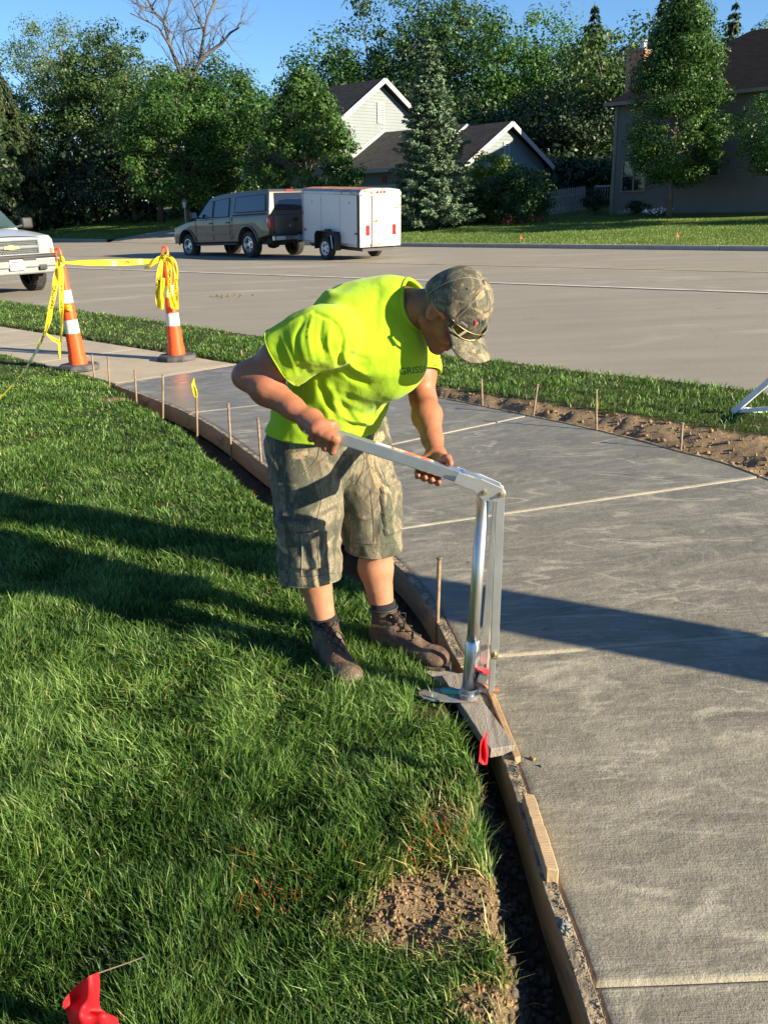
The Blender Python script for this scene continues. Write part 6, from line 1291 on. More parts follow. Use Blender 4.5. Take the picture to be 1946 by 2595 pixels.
# ---- the jack (form puller)
JB = gr(1012, 1503, .052); JY = JB.y; JT = at(1044, 1072, JY + .02); PV = at(1079, 1062, JY - .03); 
jk = thing('form_jack', 'galvanised lever jack clamped on the form board, its handle held by the worker', 'form jack', (JB.x, JB.y, .04))
ax = (JT - JB).normalized()
mb = MB(); mb.tube([JB + ax * .12, JT], .0195, 24); mb.build('upper_tube', simple('plated_tube', (.50, .52, .52), .36, metal=.9, var=.12, scale=5), jk, world=True, smooth=False).data.polygons.foreach_set('use_smooth', [len(p.vertices) == 4 for p in C.objects[-1].data.polygons])
mb = MB(); mb.tube([JB + ax * .0, JB + ax * .20, JB + ax * .203], [.0235, .0235, .021], 24); o_ = mb.build('lower_sleeve', M_ZINC, jk, world=True); o_.data.polygons.foreach_set('use_smooth', [len(p.vertices) == 4 for p in o_.data.polygons])
mb = MB(); mb.tube([JB - ax * .004, JB + ax * .012], .034, 20); mb.tube([JB + ax * .022, JB + ax * .030], .0265, 20); mb.build('collar', M_ZINC, jk, world=True)
# foot plate: rounded tongue reaching left over the grass and plank
fc = JB - Vector((0, 0, .002)); dirf = (gr(908, 1500, .04) - gr(1030, 1508, .04)).normalized(); sidef = Vector((-dirf.y, dirf.x, 0)); pts = []
prof = [(-.03, .028), (.02, .036), (.07, .040), (.12, .038), (.15, .029), (.165, .015), (.169, 0)]
Q = [fc + dirf * x + sidef * y for x, y in prof] + [fc + dirf * x - sidef * y for x, y in prof[-2::-1]]
mb = MB(); mb.poly(Q, (0, 0, -.007)); mb.build('foot_plate', simple('blue_rust_plate', (.15, .175, .22), .7, metal=.1, var=.25, scale=22, dirt=.44, dirtcol=(.20, .12, .07)), jk, world=True, fix=True, bevel=.0015, bseg=1)
mb = MB(); q = [fc + dirf * x + sidef * y + Vector((0, 0, .0015)) for x, y in ((.03, -.035), (.10, -.03), (.085, .0), (.035, -.005))]; mb.poly(q, (0, 0, -.0005)); mb.build('green_sticker', simple('sticker_green', (.05, .42, .16), .4, dirt=.6, dirtcol=(.3, .4, .3)), jk, world=True)
mb = MB(); q = [fc + dirf * x + sidef * y + Vector((0, 0, .0015)) for x, y in ((.0, -.037), (.09, -.043), (.10, -.034), (.01, -.027))]; mb.poly(q, (0, 0, -.0005)); mb.build('blue_sticker', simple('sticker_blue', (.05, .14, .5), .4), jk, world=True)
# link bars
LKB = at(1062, 1492, JY - .035); U_ = (cR - cR.z * Vector((0, 0, 1))).normalized()
for dy, nm in ((-.022, 'link_bar'), (.022, 'link_bar')):
    top_ = PV + Vector((0, dy, 0)); bot = (at(1066, 1410, JY - .03) if dy < 0 else at(1046, 1435, JY)) + Vector((0, dy, 0))
    d = (bot - top_).normalized(); s = Vector((0, 1, 0)).cross(d).normalized(); mb = MB(); mb.box((top_ + bot) / 2, ((bot - top_).length, .007, .026), Matrix((d, Vector((0, 1, 0)), d.cross(Vector((0, 1, 0))))).transposed()); mb.lathe([(.0165, -.0036), (.0165, .0036)], top_, 18, 'Y'); mb.lathe([(.0128, -.0036), (.0128, .0036)], bot, 14, 'Y'); mb.build(nm, M_GALV, jk, world=True, bevel=.0012, bseg=1)
boxbeam('lower_link', at(1066, 1404, JY - .052), at(1061, 1494, JY - .052), .008, .018, M_GALV, jk, up=Vector((0, 1, 0)) .cross(Vector((1, 0, 0))), bevel=.002)
# head plates
hA_, hB_ = at(998, 1031, JY - .03), PV; d = (hB_ - hA_).normalized(); u = Vector((0, 1, 0)).cross(d).normalized(); u = u if u.z > 0 else -u
for dy in (-.0245, .0245):
    mb = MB(); o2 = Vector((0, dy, 0)); L_h = (hB_ - hA_).length
    pf_ = [(-.022, .019), (.028, .019), (.05, .024), (L_h * .98, .020), (L_h + .012, .006), (L_h + .004, -.026), (L_h * .62, -.036), (.045, -.019), (-.022, -.019)]
    mb.poly([hA_ + d * x + u * y + o2 for x, y in pf_], (0, .006 * (1 if dy > 0 else -1), 0)); mb.build('head_plate', M_GALV, jk, world=True, fix=True, bevel=.0012, bseg=1)
mb = MB(); o2 = hA_ + d * ((hB_ - hA_).length * .5) + u * .017; mb.box(o2, ((hB_ - hA_).length * .9, .045, .006), Matrix((d, Vector((0, 1, 0)), u)).transposed()); mb.build('head_web', M_GALV, jk, world=True, bevel=.001, bseg=1)
for p_ in (PV, hA_ + d * (hB_ - hA_).length * .60 - u * .012, at(1066, 1408, JY - .03)):
    mb = MB(); y0_ = -.060; mb.lathe([(.0085, -.036), (.0085, -.030), (.0115, -.0295), (.0115, .034), (.0085, .036)], p_, 6, 'Y'); mb.lathe([(.005, -.046), (.005, -.03)], p_, 10, 'Y'); mb.build('bolt', M_BRASS, jk, world=True)
# handle : square tube
HL, HR = at(716, 938, 2.615), at(1004, 1032, JY - .03); HD = (HR - HL).normalized(); HU = Vector((0, 1, 0)).cross(HD).normalized(); HU = HU if HU.z > 0 else -HU
mb = MB(); HL2 = HL - HD * .085; mb.box((HL2 + HR) / 2, ((HR - HL2).length, .034, .036), Matrix((HD, Vector((0, 1, 0)), HU)).transposed()); mb.build('handle', M_GALV, jk, world=True, bevel=.003, bseg=2)
mb = MB(); c_ = HR - HD * .012; mb.box(c_, (.012, .0365, .0385), Matrix((HD, Vector((0, 1, 0)), HU)).transposed()); mb.build('blue_band', simple('blue_zinc', (.08, .22, .55), .35, metal=.5), jk, world=True, bevel=.001, bseg=1)
mb = MB(); c_ = HL.lerp(HR, .60) + HU * .0186; mb.box(c_, (.13, .022, .0008), Matrix((HD, Vector((0, 1, 0)), HU)).transposed()); mb.build('warning_label', simple('label_orange', (.75, .16, .05), .5, dirt=.5, dirtcol=(.8, .75, .65), scale=40), jk, world=True)
mb = MB(); c_ = HL.lerp(HR, .38) + HU * .0186; mb.box(c_, (.05, .022, .0008), Matrix((HD, Vector((0, 1, 0)), HU)).transposed()); mb.build('white_label', M_PLATE, jk, world=True)
# jaw
jc = at(1040, 1462, JY); mb = MB(); mb.box(jc, (.035, .045, .05), Matrix.Rotation(.35, 3, 'Y')); mb.box(jc + Vector((0, 0, -.035)), (.03, .05, .02)); mb.build('jaw_block', simple('jaw_steel', (.30, .31, .33), .4, metal=.8, dirt=.6, dirtcol=(.2, .12, .07)), jk, world=True, bevel=.004)
mb = MB(); mb.box(jc + Vector((.002, -.015, .031)), (.045, .03, .006), Matrix.Rotation(.35, 3, 'Y')); mb.build('red_label', simple('label_red', (.65, .04, .04), .4), jk, world=True, bevel=.001)
mb = MB(); mb.tube([at(1030, 1478, JY - .03), at(1070, 1492, JY - .03)], .007, 10); mb.lathe([(.010, -.01), (.010, .01)], at(1071, 1491, JY - .035), 8, 'X'); mb.build('pin', simple('rusty_pin', (.28, .12, .06), .7), jk, world=True)
# ================================================================== PEOPLE
class SDF:
    """blend of tapered limbs and ellipsoids on a grid, turned into one smooth skin"""
    def __init__(s, lo, hi, h):
        s.lo = np.array(lo, float); s.h = h; s.n = np.ceil((np.array(hi) - s.lo) / h).astype(int) + 1; s.D = np.full(s.n, 1.0, np.float32)
    def blk(s, lo, hi, m):
        a = np.clip(np.floor((np.array(lo) - m - s.lo) / s.h).astype(int), 0, s.n - 1); b = np.clip(np.ceil((np.array(hi) + m - s.lo) / s.h).astype(int) + 1, 1, s.n)
        X = [(s.lo[i] + np.arange(a[i], b[i]) * s.h).astype(np.float32) for i in range(3)]
        return tuple(slice(a[i], b[i]) for i in range(3)), X[0][:, None, None], X[1][None, :, None], X[2][None, None, :]
    def comb(s, sl, d, k, op):
        A = s.D[sl]
        if op == 'u':
            if k > 0: h = np.maximum(k - np.abs(A - d), 0) / k; s.D[sl] = np.minimum(A, d) - h * h * k * .25
            else: s.D[sl] = np.minimum(A, d)
        else:
            d = -d
            if k > 0: h = np.maximum(k - np.abs(A - d), 0) / k; s.D[sl] = np.maximum(A, d) + h * h * k * .25
            else: s.D[sl] = np.maximum(A, d)
    def cone(s, a, b, r0, r1, k=.01, op='u'):
        a, b = np.array(a, float), np.array(b, float); m = max(r0, r1) + k + 3 * s.h; sl, X, Y, Z = s.blk(np.minimum(a, b), np.maximum(a, b), m)
        d = b - a; l2 = max((d ** 2).sum(), 1e-12); t = np.clip(((X - a[0]) * d[0] + (Y - a[1]) * d[1] + (Z - a[2]) * d[2]) / l2, 0, 1)
        q = np.sqrt((X - a[0] - t * d[0]) ** 2 + (Y - a[1] - t * d[1]) ** 2 + (Z - a[2] - t * d[2]) ** 2) - (r0 + (r1 - r0) * t); s.comb(sl, q, k, op); return s
    def chain(s, P, rs, k=.01):
        for i in range(len(P) - 1): s.cone(P[i], P[i + 1], rs[i], rs[i + 1], k)
        return s
    def ell(s, c, r, rot=None, k=.01, op='u'):
        c = np.array(c, float); r = np.array(r, float); R_ = np.eye(3) if rot is None else np.array(rot); m = r.max() + k + 3 * s.h; sl, X, Y, Z = s.blk(c, c, m); X, Y, Z = X - c[0], Y - c[1], Z - c[2]
        q = 0; g_ = 0
        for i in range(3):
            w_ = (X * R_[0, i] + Y * R_[1, i] + Z * R_[2, i]); q = q + (w_ / r[i]) ** 2; g_ = g_ + (w_ / r[i] ** 2) ** 2
        q = np.sqrt(q); g_ = np.sqrt(g_); s.comb(sl, q * (q - 1) / np.maximum(g_, 1e-6), k, op); return s
    def econe(s, a, b, ra, rb, side, k=.01, op='u'):
        """elliptic cone; ra, rb = (radius along side, radius across)"""
        a, b = np.array(a, float), np.array(b, float); m = max(*ra, *rb) + k + 3 * s.h; sl, X, Y, Z = s.blk(np.minimum(a, b), np.maximum(a, b), m)
        d = b - a; l2 = (d ** 2).sum(); t = np.clip(((X - a[0]) * d[0] + (Y - a[1]) * d[1] + (Z - a[2]) * d[2]) / l2, 0, 1); x, y, z = X - a[0] - t * d[0], Y - a[1] - t * d[1], Z - a[2] - t * d[2]
        dn = d / math.sqrt(l2); S = np.array(side, float); S = S - dn * S.dot(dn); S /= np.linalg.norm(S); Q = np.cross(dn, S)
        r1 = ra[0] + (rb[0] - ra[0]) * t; r2 = ra[1] + (rb[1] - ra[1]) * t; r3 = np.minimum(r1, r2)
        u, v, w_ = x * S[0] + y * S[1] + z * S[2], x * Q[0] + y * Q[1] + z * Q[2], x * dn[0] + y * dn[1] + z * dn[2]
        q = np.sqrt((u / r1) ** 2 + (v / r2) ** 2 + (w_ / r3) ** 2); g_ = np.sqrt((u / r1 ** 2) ** 2 + (v / r2 ** 2) ** 2 + (w_ / r3 ** 2) ** 2); s.comb(sl, q * (q - 1) / np.maximum(g_, 1e-6), k, op); return s
    def mesh(s, relax=2):
        D = s.D; S = D < 0; n = D.shape
        c = np.zeros(tuple(m - 1 for m in n), np.int8)
        for i in (0, 1):
            for j in (0, 1):
                for k in (0, 1): c += S[i:n[0] - 1 + i, j:n[1] - 1 + j, k:n[2] - 1 + k]
        act = (c > 0) & (c < 8); idx = np.argwhere(act); vid = np.full(act.shape, -1, np.int32); vid[act] = np.arange(len(idx))
        vals = np.stack([D[idx[:, 0] + i, idx[:, 1] + j, idx[:, 2] + k] for i in (0, 1) for j in (0, 1) for k in (0, 1)], 1).astype(float); off = np.array([(i, j, k) for i in (0, 1) for j in (0, 1) for k in (0, 1)], float)
        acc = np.zeros((len(idx), 3)); cnt = np.zeros(len(idx))
        for a in range(8):
            for b in range(a + 1, 8):
                if abs(off[a] - off[b]).sum() != 1: continue
                m = (vals[:, a] < 0) != (vals[:, b] < 0); t = vals[m, a] / (vals[m, a] - vals[m, b]); acc[m] += off[a] + (off[b] - off[a]) * t[:, None]; cnt[m] += 1
        V = s.lo + (idx + acc / cnt[:, None]) * s.h; F = []
        for ax in range(3):
            o = [slice(0, n[i] - 1) if i == ax else slice(1, n[i] - 1) for i in range(3)]; o2 = list(o); o2[ax] = slice(1, n[ax])
            A, B = S[tuple(o)], S[tuple(o2)]; e = np.argwhere(A != B); 
            base = e + np.array([0 if i == ax else 1 for i in range(3)]); u, w_ = (ax + 1) % 3, (ax + 2) % 3; U = np.eye(3, dtype=int)[u]; W = np.eye(3, dtype=int)[w_]
            q = np.stack([vid[tuple((base - U - W).T)], vid[tuple((base - W).T)], vid[tuple(base.T)], vid[tuple((base - U).T)]], 1); ins = A[tuple(e.T)]; q[~ins] = q[~ins][:, ::-1]; F.append(q)
        F = np.concatenate(F); F = F[(F >= 0).all(1)]
        for _ in range(relax):
            s_ = np.zeros_like(V); cn = np.zeros(len(V))
            for a in range(4):
                b = (a + 1) % 4; np.add.at(s_, F[:, a], V[F[:, b]]); np.add.at(cn, F[:, a], 1); np.add.at(s_, F[:, b], V[F[:, a]]); np.add.at(cn, F[:, b], 1)
            V = V * .5 + .5 * s_ / np.maximum(cn, 1)[:, None]
        return V, F
def vnormals(V, F):
    n = np.cross(V[F[:, 2]] - V[F[:, 0]], V[F[:, 3]] - V[F[:, 1]]); N = np.zeros_like(V)
    for a in range(4): np.add.at(N, F[:, a], n)
    return N / (np.linalg.norm(N, axis=1)[:, None] + 1e-12)
def cut_mesh(me, cuts, hole=None):
    """cuts: (point, normal, centre, radius): remove what lies beyond the plane, near centre only"""
    bm = bmesh.new(); bm.from_mesh(me)
    if hole:
        hc_, ha, rho = Vector(hole[0]), Vector(hole[1]).normalized(), hole[2]
        def hd(q):
            d = q - hc_; t = d.dot(ha); return (d - ha * t), t
        def ins(v): w_, t = hd(v.co); return w_.length < rho and -.06 < t < .2
        bmesh.ops.delete(bm, geom=[f for f in bm.faces if sum(ins(v) for v in f.verts) >= 3], context='FACES')
        rim = [v for v in bm.verts if v.is_boundary]
        for k_ in range(14):
            new = {v: sum(((e.other_vert(v)).co for e in v.link_edges if e.is_boundary), Vector()) / max(1, sum(1 for e in v.link_edges if e.is_boundary)) for v in rim}
            for v, q in new.items():
                v.co = v.co.lerp(q, .5); w_, t = hd(v.co)
                if w_.length > 1e-5: v.co += w_ * (rho / w_.length - 1) * .8
    for p, n, c, r in cuts:
        p, n, c = Vector(p), Vector(n).normalized(), Vector(c); fs = [f for f in bm.faces if (f.calc_center_median() - c).length < r]; vs = set(v for f in fs for v in f.verts); es = set(e for f in fs for e in f.edges)
        res = bmesh.ops.bisect_plane(bm, geom=list(vs) + list(es) + fs, plane_co=p, plane_no=n, clear_outer=False, dist=1e-5)
        bmesh.ops.delete(bm, geom=[f for f in bm.faces if (f.calc_center_median() - c).length < r and (f.calc_center_median() - p).dot(n) > 1e-5], context='FACES')
    # merge slivers along each cut, then put the rim back on its plane
    for p, n, c, r in cuts:
        p, n, c = Vector(p), Vector(n).normalized(), Vector(c); near_ = [v for v in bm.verts if abs((v.co - p).dot(n)) < .0045 and (v.co - c).length < r + .05]
        bmesh.ops.remove_doubles(bm, verts=near_, dist=.0026)
        rim = [v for v in bm.verts if v.is_boundary and abs((v.co - p).dot(n)) < .006 and (v.co - c).length < r + .05]
        for v in rim: v.co -= n * (v.co - p).dot(n)
        for _ in range(3):
            new = {v: sum(((e.other_vert(v)).co for e in v.link_edges if e.is_boundary), Vector()) / max(1, sum(1 for e in v.link_edges if e.is_boundary)) for v in rim}
            for v, q in new.items(): v.co = v.co.lerp(q, .5)
    # keep only the largest piece
    bm.verts.ensure_lookup_table(); seen = set(); best = []
    for v in bm.verts:
        if v.index in seen: continue
        st_, comp = [v], []; seen.add(v.index)
        while st_:
            q = st_.pop(); comp.append(q)
            for e in q.link_edges:
                o_ = e.other_vert(q)
                if o_.index not in seen: seen.add(o_.index); st_.append(o_)
        if len(comp) > len(best): best = comp
    bs_ = set(best); bmesh.ops.delete(bm, geom=[v for v in bm.verts if v not in bs_], context='VERTS'); bm.to_mesh(me); bm.free(); return me
def cloth(o, th=.004):
    md = o.modifiers.new('thickness', 'SOLIDIFY'); md.thickness = th; md.offset = -1; return o
def edge_loop_tube(me_obj, pred, r, mat, name, parent):
    """a hem or collar: tube along boundary edges picked by pred"""
    me = me_obj.data; bm = bmesh.new(); bm.from_mesh(me); es = [e for e in bm.edges if e.is_boundary and pred((e.verts[0].co + e.verts[1].co) / 2)]
    nxt = {}
    for e in es:
        a, b = e.verts[0].index, e.verts[1].index; nxt.setdefault(a, []).append(b); nxt.setdefault(b, []).append(a)
    bm.verts.ensure_lookup_table()
    if not es: bm.free(); return None
    st_ = es[0].verts[0].index; loop = [st_]; prev = None; cur = st_
    while True:
        c = [q for q in nxt[cur] if q != prev and (q not in loop or (q == st_ and len(loop) > 3))]
        if not c or c[0] == st_: break
        prev, cur = cur, c[0]; loop.append(cur)
        if len(loop) > 5000: break
    P = np.array([bm.verts[i].co[:] for i in loop]); bm.free()
    for _ in range(12): P = (np.roll(P, 1, 0) + P * 2 + np.roll(P, -1, 0)) / 4
    P = P[::3]; P = np.concatenate([P, P[:2]]); mb = MB(); mb.tube([Vector(p) for p in P], r, 8, cap=False); return mb.build(name, mat, parent, smooth=True)

# ---- materials
m, nt, b, o = new_mat('skin'); tn = attr(nt, 'tan', 2); bd = attr(nt, 'beard', 2); ob = coord(nt)
c = ramp(nt, tn, [(0, (.42, .215, .135)), (.5, (.35, .145, .080)), (1, (.235, .092, .050))]); c = mixc(nt, .5, c, mixc(nt, ramp(nt, noise(nt, ob, 22, 5, .6), [(.35, (0, 0, 0)), (.65, (1, 1, 1))]), mixc(nt, 1.0, c, (.80, .70, .66), 'MULTIPLY'), mixc(nt, 1.0, c, (1.20, 1.08, 1.02), 'MULTIPLY')))
c = mixc(nt, mth(nt, 'MULTIPLY', ramp(nt, noise(nt, ob, 95, 5, .75), [(.55, (0, 0, 0)), (.68, (1, 1, 1))]), .35), c, (.20, .085, .05))
hair = ramp(nt, noise(nt, ob, 420, 3, .8), [(.42, (.075, .045, .026)), (.62, (.24, .12, .065))]); c = mixc(nt, mth(nt, 'MULTIPLY', bd, ramp(nt, noise(nt, ob, 200, 4, .9), [(.38, (.2, .2, .2)), (.62, (1, 1, 1))])), c, hair)
setin(nt, b, 'Base Color', c); b.inputs['Roughness'].default_value = .52; b.inputs['Specular IOR Level'].default_value = .35; b.inputs['Subsurface Weight'].default_value = .12; b.inputs['Subsurface Radius'].default_value = (.012, .005, .003); b.inputs['Subsurface Scale'].default_value = 1.0
hb = mth(nt, 'ADD', noise(nt, ob, 220, 4, .7), mth(nt, 'MULTIPLY', mth(nt, 'MULTIPLY', noise(nt, ob, 500, 3, .9), bd), 2.0)); bump(nt, b, hb, .25, .003); M_SKIN = m
m, nt, b, o = new_mat('hi_vis_shirt'); ob = coord(nt)
setin(nt, b, 'Base Color', mixc(nt, ramp(nt, noise(nt, ob, 7, 4), [(.35, (0, 0, 0)), (.65, (1, 1, 1))]), (.36, .56, .016), (.43, .64, .022))); b.inputs['Roughness'].default_value = .85; b.inputs['Sheen Weight'].default_value = .15; b.inputs['Specular IOR Level'].default_value = .2
tr_ = nt.nodes.new('ShaderNodeBsdfTranslucent'); tr_.inputs[0].default_value = (.50, .85, .02, 1); mx = nt.nodes.new('ShaderNodeMixShader'); mx.inputs[0].default_value = .22; nt.links.new(b.outputs[0], mx.inputs[1]); nt.links.new(tr_.outputs[0], mx.inputs[2]); nt.links.new(mx.outputs[0], o.inputs['Surface'])
bump(nt, b, mth(nt, 'ADD', mth(nt, 'MULTIPLY', noise(nt, coord(nt, scale=(1, 1, .55), rot=(.3, .5, 0)), 24, 5, .5, .35), 1.0), mth(nt, 'MULTIPLY', noise(nt, ob, 600, 3, .6), .06)), .40, .010); M_SHIRT = m
def camo(name, sc=1.0, light=1.0):
    m, nt, b, o = new_mat(name); v = coord(nt, scale=(sc, sc, sc)); w1 = noise(nt, v, 5.5, 5, .55, 1.2); w2 = noise(nt, coord(nt, scale=(sc * 1.3, sc * 1.3, sc * .45), loc=(3, 1, 7)), 9, 6, .6, .8); w3 = noise(nt, coord(nt, scale=(sc * 2, sc * 2, sc * .5), rot=(.4, .3, 0)), 26, 6, .7, 1.6)
    L = light; c = ramp(nt, w1, [(.0, (.055 * L, .05 * L, .038 * L)), (.42, (.15 * L, .135 * L, .10 * L)), (.50, (.30 * L, .25 * L, .175 * L)), (.60, (.17 * L, .165 * L, .12 * L)), (.72, (.38 * L, .30 * L, .20 * L))])
    c = mixc(nt, ramp(nt, w2, [(.50, (0, 0, 0)), (.56, (1, 1, 1))]), c, (.10 * L, .105 * L, .078 * L)); c = mixc(nt, ramp(nt, noise(nt, v, 4.0, 3, .5, 1.5), [(.60, (0, 0, 0)), (.63, (1, 1, 1))]), c, (.43 * L, .33 * L, .20 * L))
    c = mixc(nt, mth(nt, 'MULTIPLY', ramp(nt, w3, [(.47, (0, 0, 0)), (.5, (1, 1, 1)), (.53, (0, 0, 0))]), .8), c, (.035, .032, .027)); c = mixc(nt, mth(nt, 'MULTIPLY', ramp(nt, w3, [(.60, (0, 0, 0)), (.66, (1, 1, 1))]), .45), c, (.50 * L, .42 * L, .30 * L))
    e_ = nd(nt, 'TexVoronoi', {'Vector': v, 'Scale': 9.0}, feature='DISTANCE_TO_EDGE'); c = mixc(nt, mth(nt, 'MULTIPLY', ramp(nt, e_, [(.0, (1, 1, 1)), (.035, (0, 0, 0))]), .5), c, (.06, .05, .04))
    setin(nt, b, 'Base Color', c); b.inputs['Roughness'].default_value = .9; b.inputs['Specular IOR Level'].default_value = .2; bump(nt, b, noise(nt, v, 300, 4, .7), .3, .002); return m
M_CAMO = camo('camouflage_cloth', 1.0, .80); M_CAPM = camo('camouflage_cap', 2.6, .78); M_THREAD = simple('seam_thread', (.30, .27, .20), .9); M_BLKCLOTH = simple('black_sock_knit', (.012, .012, .014), .95, bumps=.4, bscale=300)
M_LEATH = simple('brown_boot_leather', (.078, .042, .027), .72, var=.3, scale=14, dirt=.52, dirtcol=(.19, .145, .105), bumps=.35, bscale=90); M_SOLE = simple('boot_sole', (.035, .028, .022), .9, dirt=.5, dirtcol=(.14, .11, .08)); M_LACE = simple('black_lace', (.018, .016, .015), .85)

# ---- the worker
def a3(x, y, Y): return np.array(at(x, y, Y)[:])
RS, RE, RW = a3(688, 729, 2.745), a3(537, 812, 2.80), a3(664, 904, 2.65)
LS, LE, LW = a3(893, 745, 3.08), a3(914, 862, 2.99), a3(941, 978, 2.745)
NB = a3(866, 655, 2.93); HC = a3(972, 668, 2.80)
RH_, LHp = np.array([-.275, 3.03, .80]), np.array([-.10, 3.18, .80])
RK, LK = np.array([-.262, 2.95, .46]), a3(812, 1165, 3.04)
RA, LA = a3(708, 1376, 2.94), a3(832, 1346, 3.01)
LAT = np.array([.69, .72, 0.0]); LAT /= np.linalg.norm(LAT); FW = np.array([.72, -.69, 0.0])
def nrm3(v): v = np.array(v, float); return v / np.linalg.norm(v)
hF = nrm3((.42, -.34, -.84)); hU = nrm3(np.array([0, 0, 1.]) - hF[2] * hF); hL = np.cross(hU, hF)
HR = np.stack([hF, hL, hU], 1)
def hp(f, l, u): return HC + HR @ np.array([f, l, u])
PL = thing('person', 'worker in a neon yellow-green T-shirt and camouflage shorts bending over the form jack', 'person', (-.2, 3.0, .02))
B = SDF((-.55, 2.48, -.02), (.46, 3.42, 1.50), .0044)
# torso core
WC, CC = np.array([-.20, 3.09, .92]), np.array([-.045, 2.945, 1.16])
B.econe(WC - np.array([0, 0, .1]), WC, (.165, .115), (.165, .115), LAT, .03); B.econe(WC, CC, (.165, .115), (.185, .12), LAT, .03); B.econe(CC, NB - np.array([0, 0, .02]), (.16, .10), (.060, .060), LAT, .03)
B.cone(RS, NB - np.array([0, 0, .03]), .055, .045, .04); B.cone(LS, NB - np.array([0, 0, .03]), .055, .045, .04)
for H_, K_, A_, s in ((RH_, RK, RA, 1), (LHp, LK, LA, 1)):
    B.cone(WC - np.array([0, 0, .1]), H_, .10, .095, .03); B.cone(H_, K_, .092, .062, .03); kn = K_ + FW * .012; B.ell(kn, (.056, .056, .06), k=.03)
    cf = K_ * .66 + A_ * .34 - FW * .018; B.cone(K_, cf, .054, .061, .03); B.cone(cf, A_, .061, .036, .03); B.cone(A_, A_ - np.array([0, 0, .05]), .036, .036, .02)
# arms
def arm(S, E_, W, r):
    d1, d2 = nrm3(E_ - S), nrm3(W - E_); B.cone(S, S * .45 + E_ * .55, .066 * r, .060 * r, .03); B.cone(S * .45 + E_ * .55, E_, .058 * r, .046 * r, .03); B.ell(S * .5 + E_ * .5 , (.06 * r, .06 * r, .06 * r), k=.03)
    m1 = E_ * .68 + W * .32; B.cone(E_, m1, .045 * r, .054 * r, .03); B.cone(m1, E_ * .25 + W * .75, .053 * r, .038 * r, .025); B.cone(E_ * .25 + W * .75, W, .036 * r, .032 * r, .02)
arm(RS, RE, RW, .93); B.ell(RE - nrm3(RW - RE) * .010 - nrm3(RS - RE) * .016, (.026, .026, .026), k=.03); arm(LS, LE, LW, .90)
# hands
def hand(W, M, Pp, Dd, T, th, rw=.027, r=.0105, fat=.0155):
    for i, (m_, p, d, t) in enumerate(zip(M, Pp, Dd, T)):
        q = (1, 1.05, 1.0, .88)[i]; B.cone(W, m_, rw, fat * q, .016); B.ell(m_, (.0142 * q,) * 3, k=.006); B.cone(m_, p, r * 1.12 * q, r * q, .005); B.ell(p, (r * 1.06 * q,) * 3, k=.003); B.cone(p, d, r * q, r * .9 * q, .004); B.cone(d, t, r * .9 * q, r * .8 * q, .004)
    for i in range(3):
        a_, b_ = (M[i] + M[i + 1]) / 2, (Pp[i] + Pp[i + 1]) / 2; o_ = nrm3(np.cross(M[0] - M[3], Pp[1] - M[1])); sgn = 1 if o_ @ (M[1] - W) >= 0 else 1; n1 = np.array(cF[:]) * -1
        B.cone(a_ + n1 * .0115, b_ + n1 * .0105, .0020, .0030, .003, 's')
    B.cone(W, th[0], .024, .019, .018); B.cone(th[0], th[1], .018, .0125, .008); B.cone(th[1], th[2], .0122, .0100, .005)
HDn, HUn = np.array(HD[:]), np.array(HU[:]); YY = np.array([0, 1.0, 0])
hc = np.array(HL[:]) - HDn * .022          # centre of the right grip on the handle axis
M_, P_2, D_2, T_2 = [], [], [], []
for i in range(4):                          # index .. little finger along the handle
    sft = HDn * (.037 - .0235 * i)
    M_.append(hc + sft - YY * .038 + HUn * (.000 + .002 * i)); P_2.append(hc + sft * 1.04 - YY * (.026 - .002 * i) - HUn * (.044 - .005 * i)); D_2.append(hc + sft + YY * .008 - HUn * (.050 - .005 * i)); T_2.append(hc + sft + YY * .026 - HUn * .032)
hand(RW + np.array([.012, 0, -.010]), M_, P_2, D_2, T_2, (hc - YY * .022 + HUn * .020 - HDn * .02, hc + YY * .004 + HUn * .032 + HDn * .018, hc + YY * .024 + HUn * .020 + HDn * .036), rw=.034, r=.0112, fat=.0165)
lc = np.array(HL.lerp(HR_ if False else Vector(at(1004, 1032, JY - .03)), .765)[:])
M_, P_2, D_2, T_2 = [], [], [], []
for i in range(4):
    sft = HDn * (.026 - .0215 * i)
    M_.append(lc + sft + YY * .036 - HUn * .012); P_2.append(lc + sft + YY * .016 - HUn * .037); D_2.append(lc + sft - YY * .010 - HUn * .040); T_2.append(lc + sft - YY * .028 - HUn * .030)
hand(LW + np.array([.0, -.005, -.012]), M_, P_2, D_2, T_2, (lc + YY * .034 + HUn * .022 + HDn * .024, lc + YY * .020 + HUn * .036 + HDn * .036, lc + YY * .000 + HUn * .029 + HDn * .046), rw=.029, r=.0102)
# neck and head
B.cone(NB - np.array([.0, 0, .02]), hp(-.035, 0, -.055), .070, .060, .035)
B.ell(hp(-.012, 0, .040), (.094, .073, .089), HR, .02); B.ell(hp(.030, 0, -.028), (.070, .062, .082), HR, .02)
for s in (-1, 1):
    B.cone(hp(-.005, s * .050, -.060), hp(.070, s * .014, -.103), .028, .022, .015); B.ell(hp(.066, s * .038, -.030), (.026, .024, .026), HR, .012); B.cone(hp(.083, s * .012, .018), hp(.070, s * .048, .018), .012, .012, .012)
    B.ell(hp(.080, s * .031, -.002), (.014, .019, .012), HR, .006, 's'); B.ell(hp(.072, s * .031, -.001), (.014, .015, .012), HR, .003)
    B.ell(hp(-.004, s * .079, -.002), (.026, .012, .034), HR, .006); B.ell(hp(.002, s * .092, .000), (.014, .009, .021), HR, .004, 's'); B.ell(hp(.000, s * .080, -.028), (.010, .008, .010), HR, .004)
    B.ell(hp(.100, s * .012, -.040), (.012, .009, .009), HR, .006)
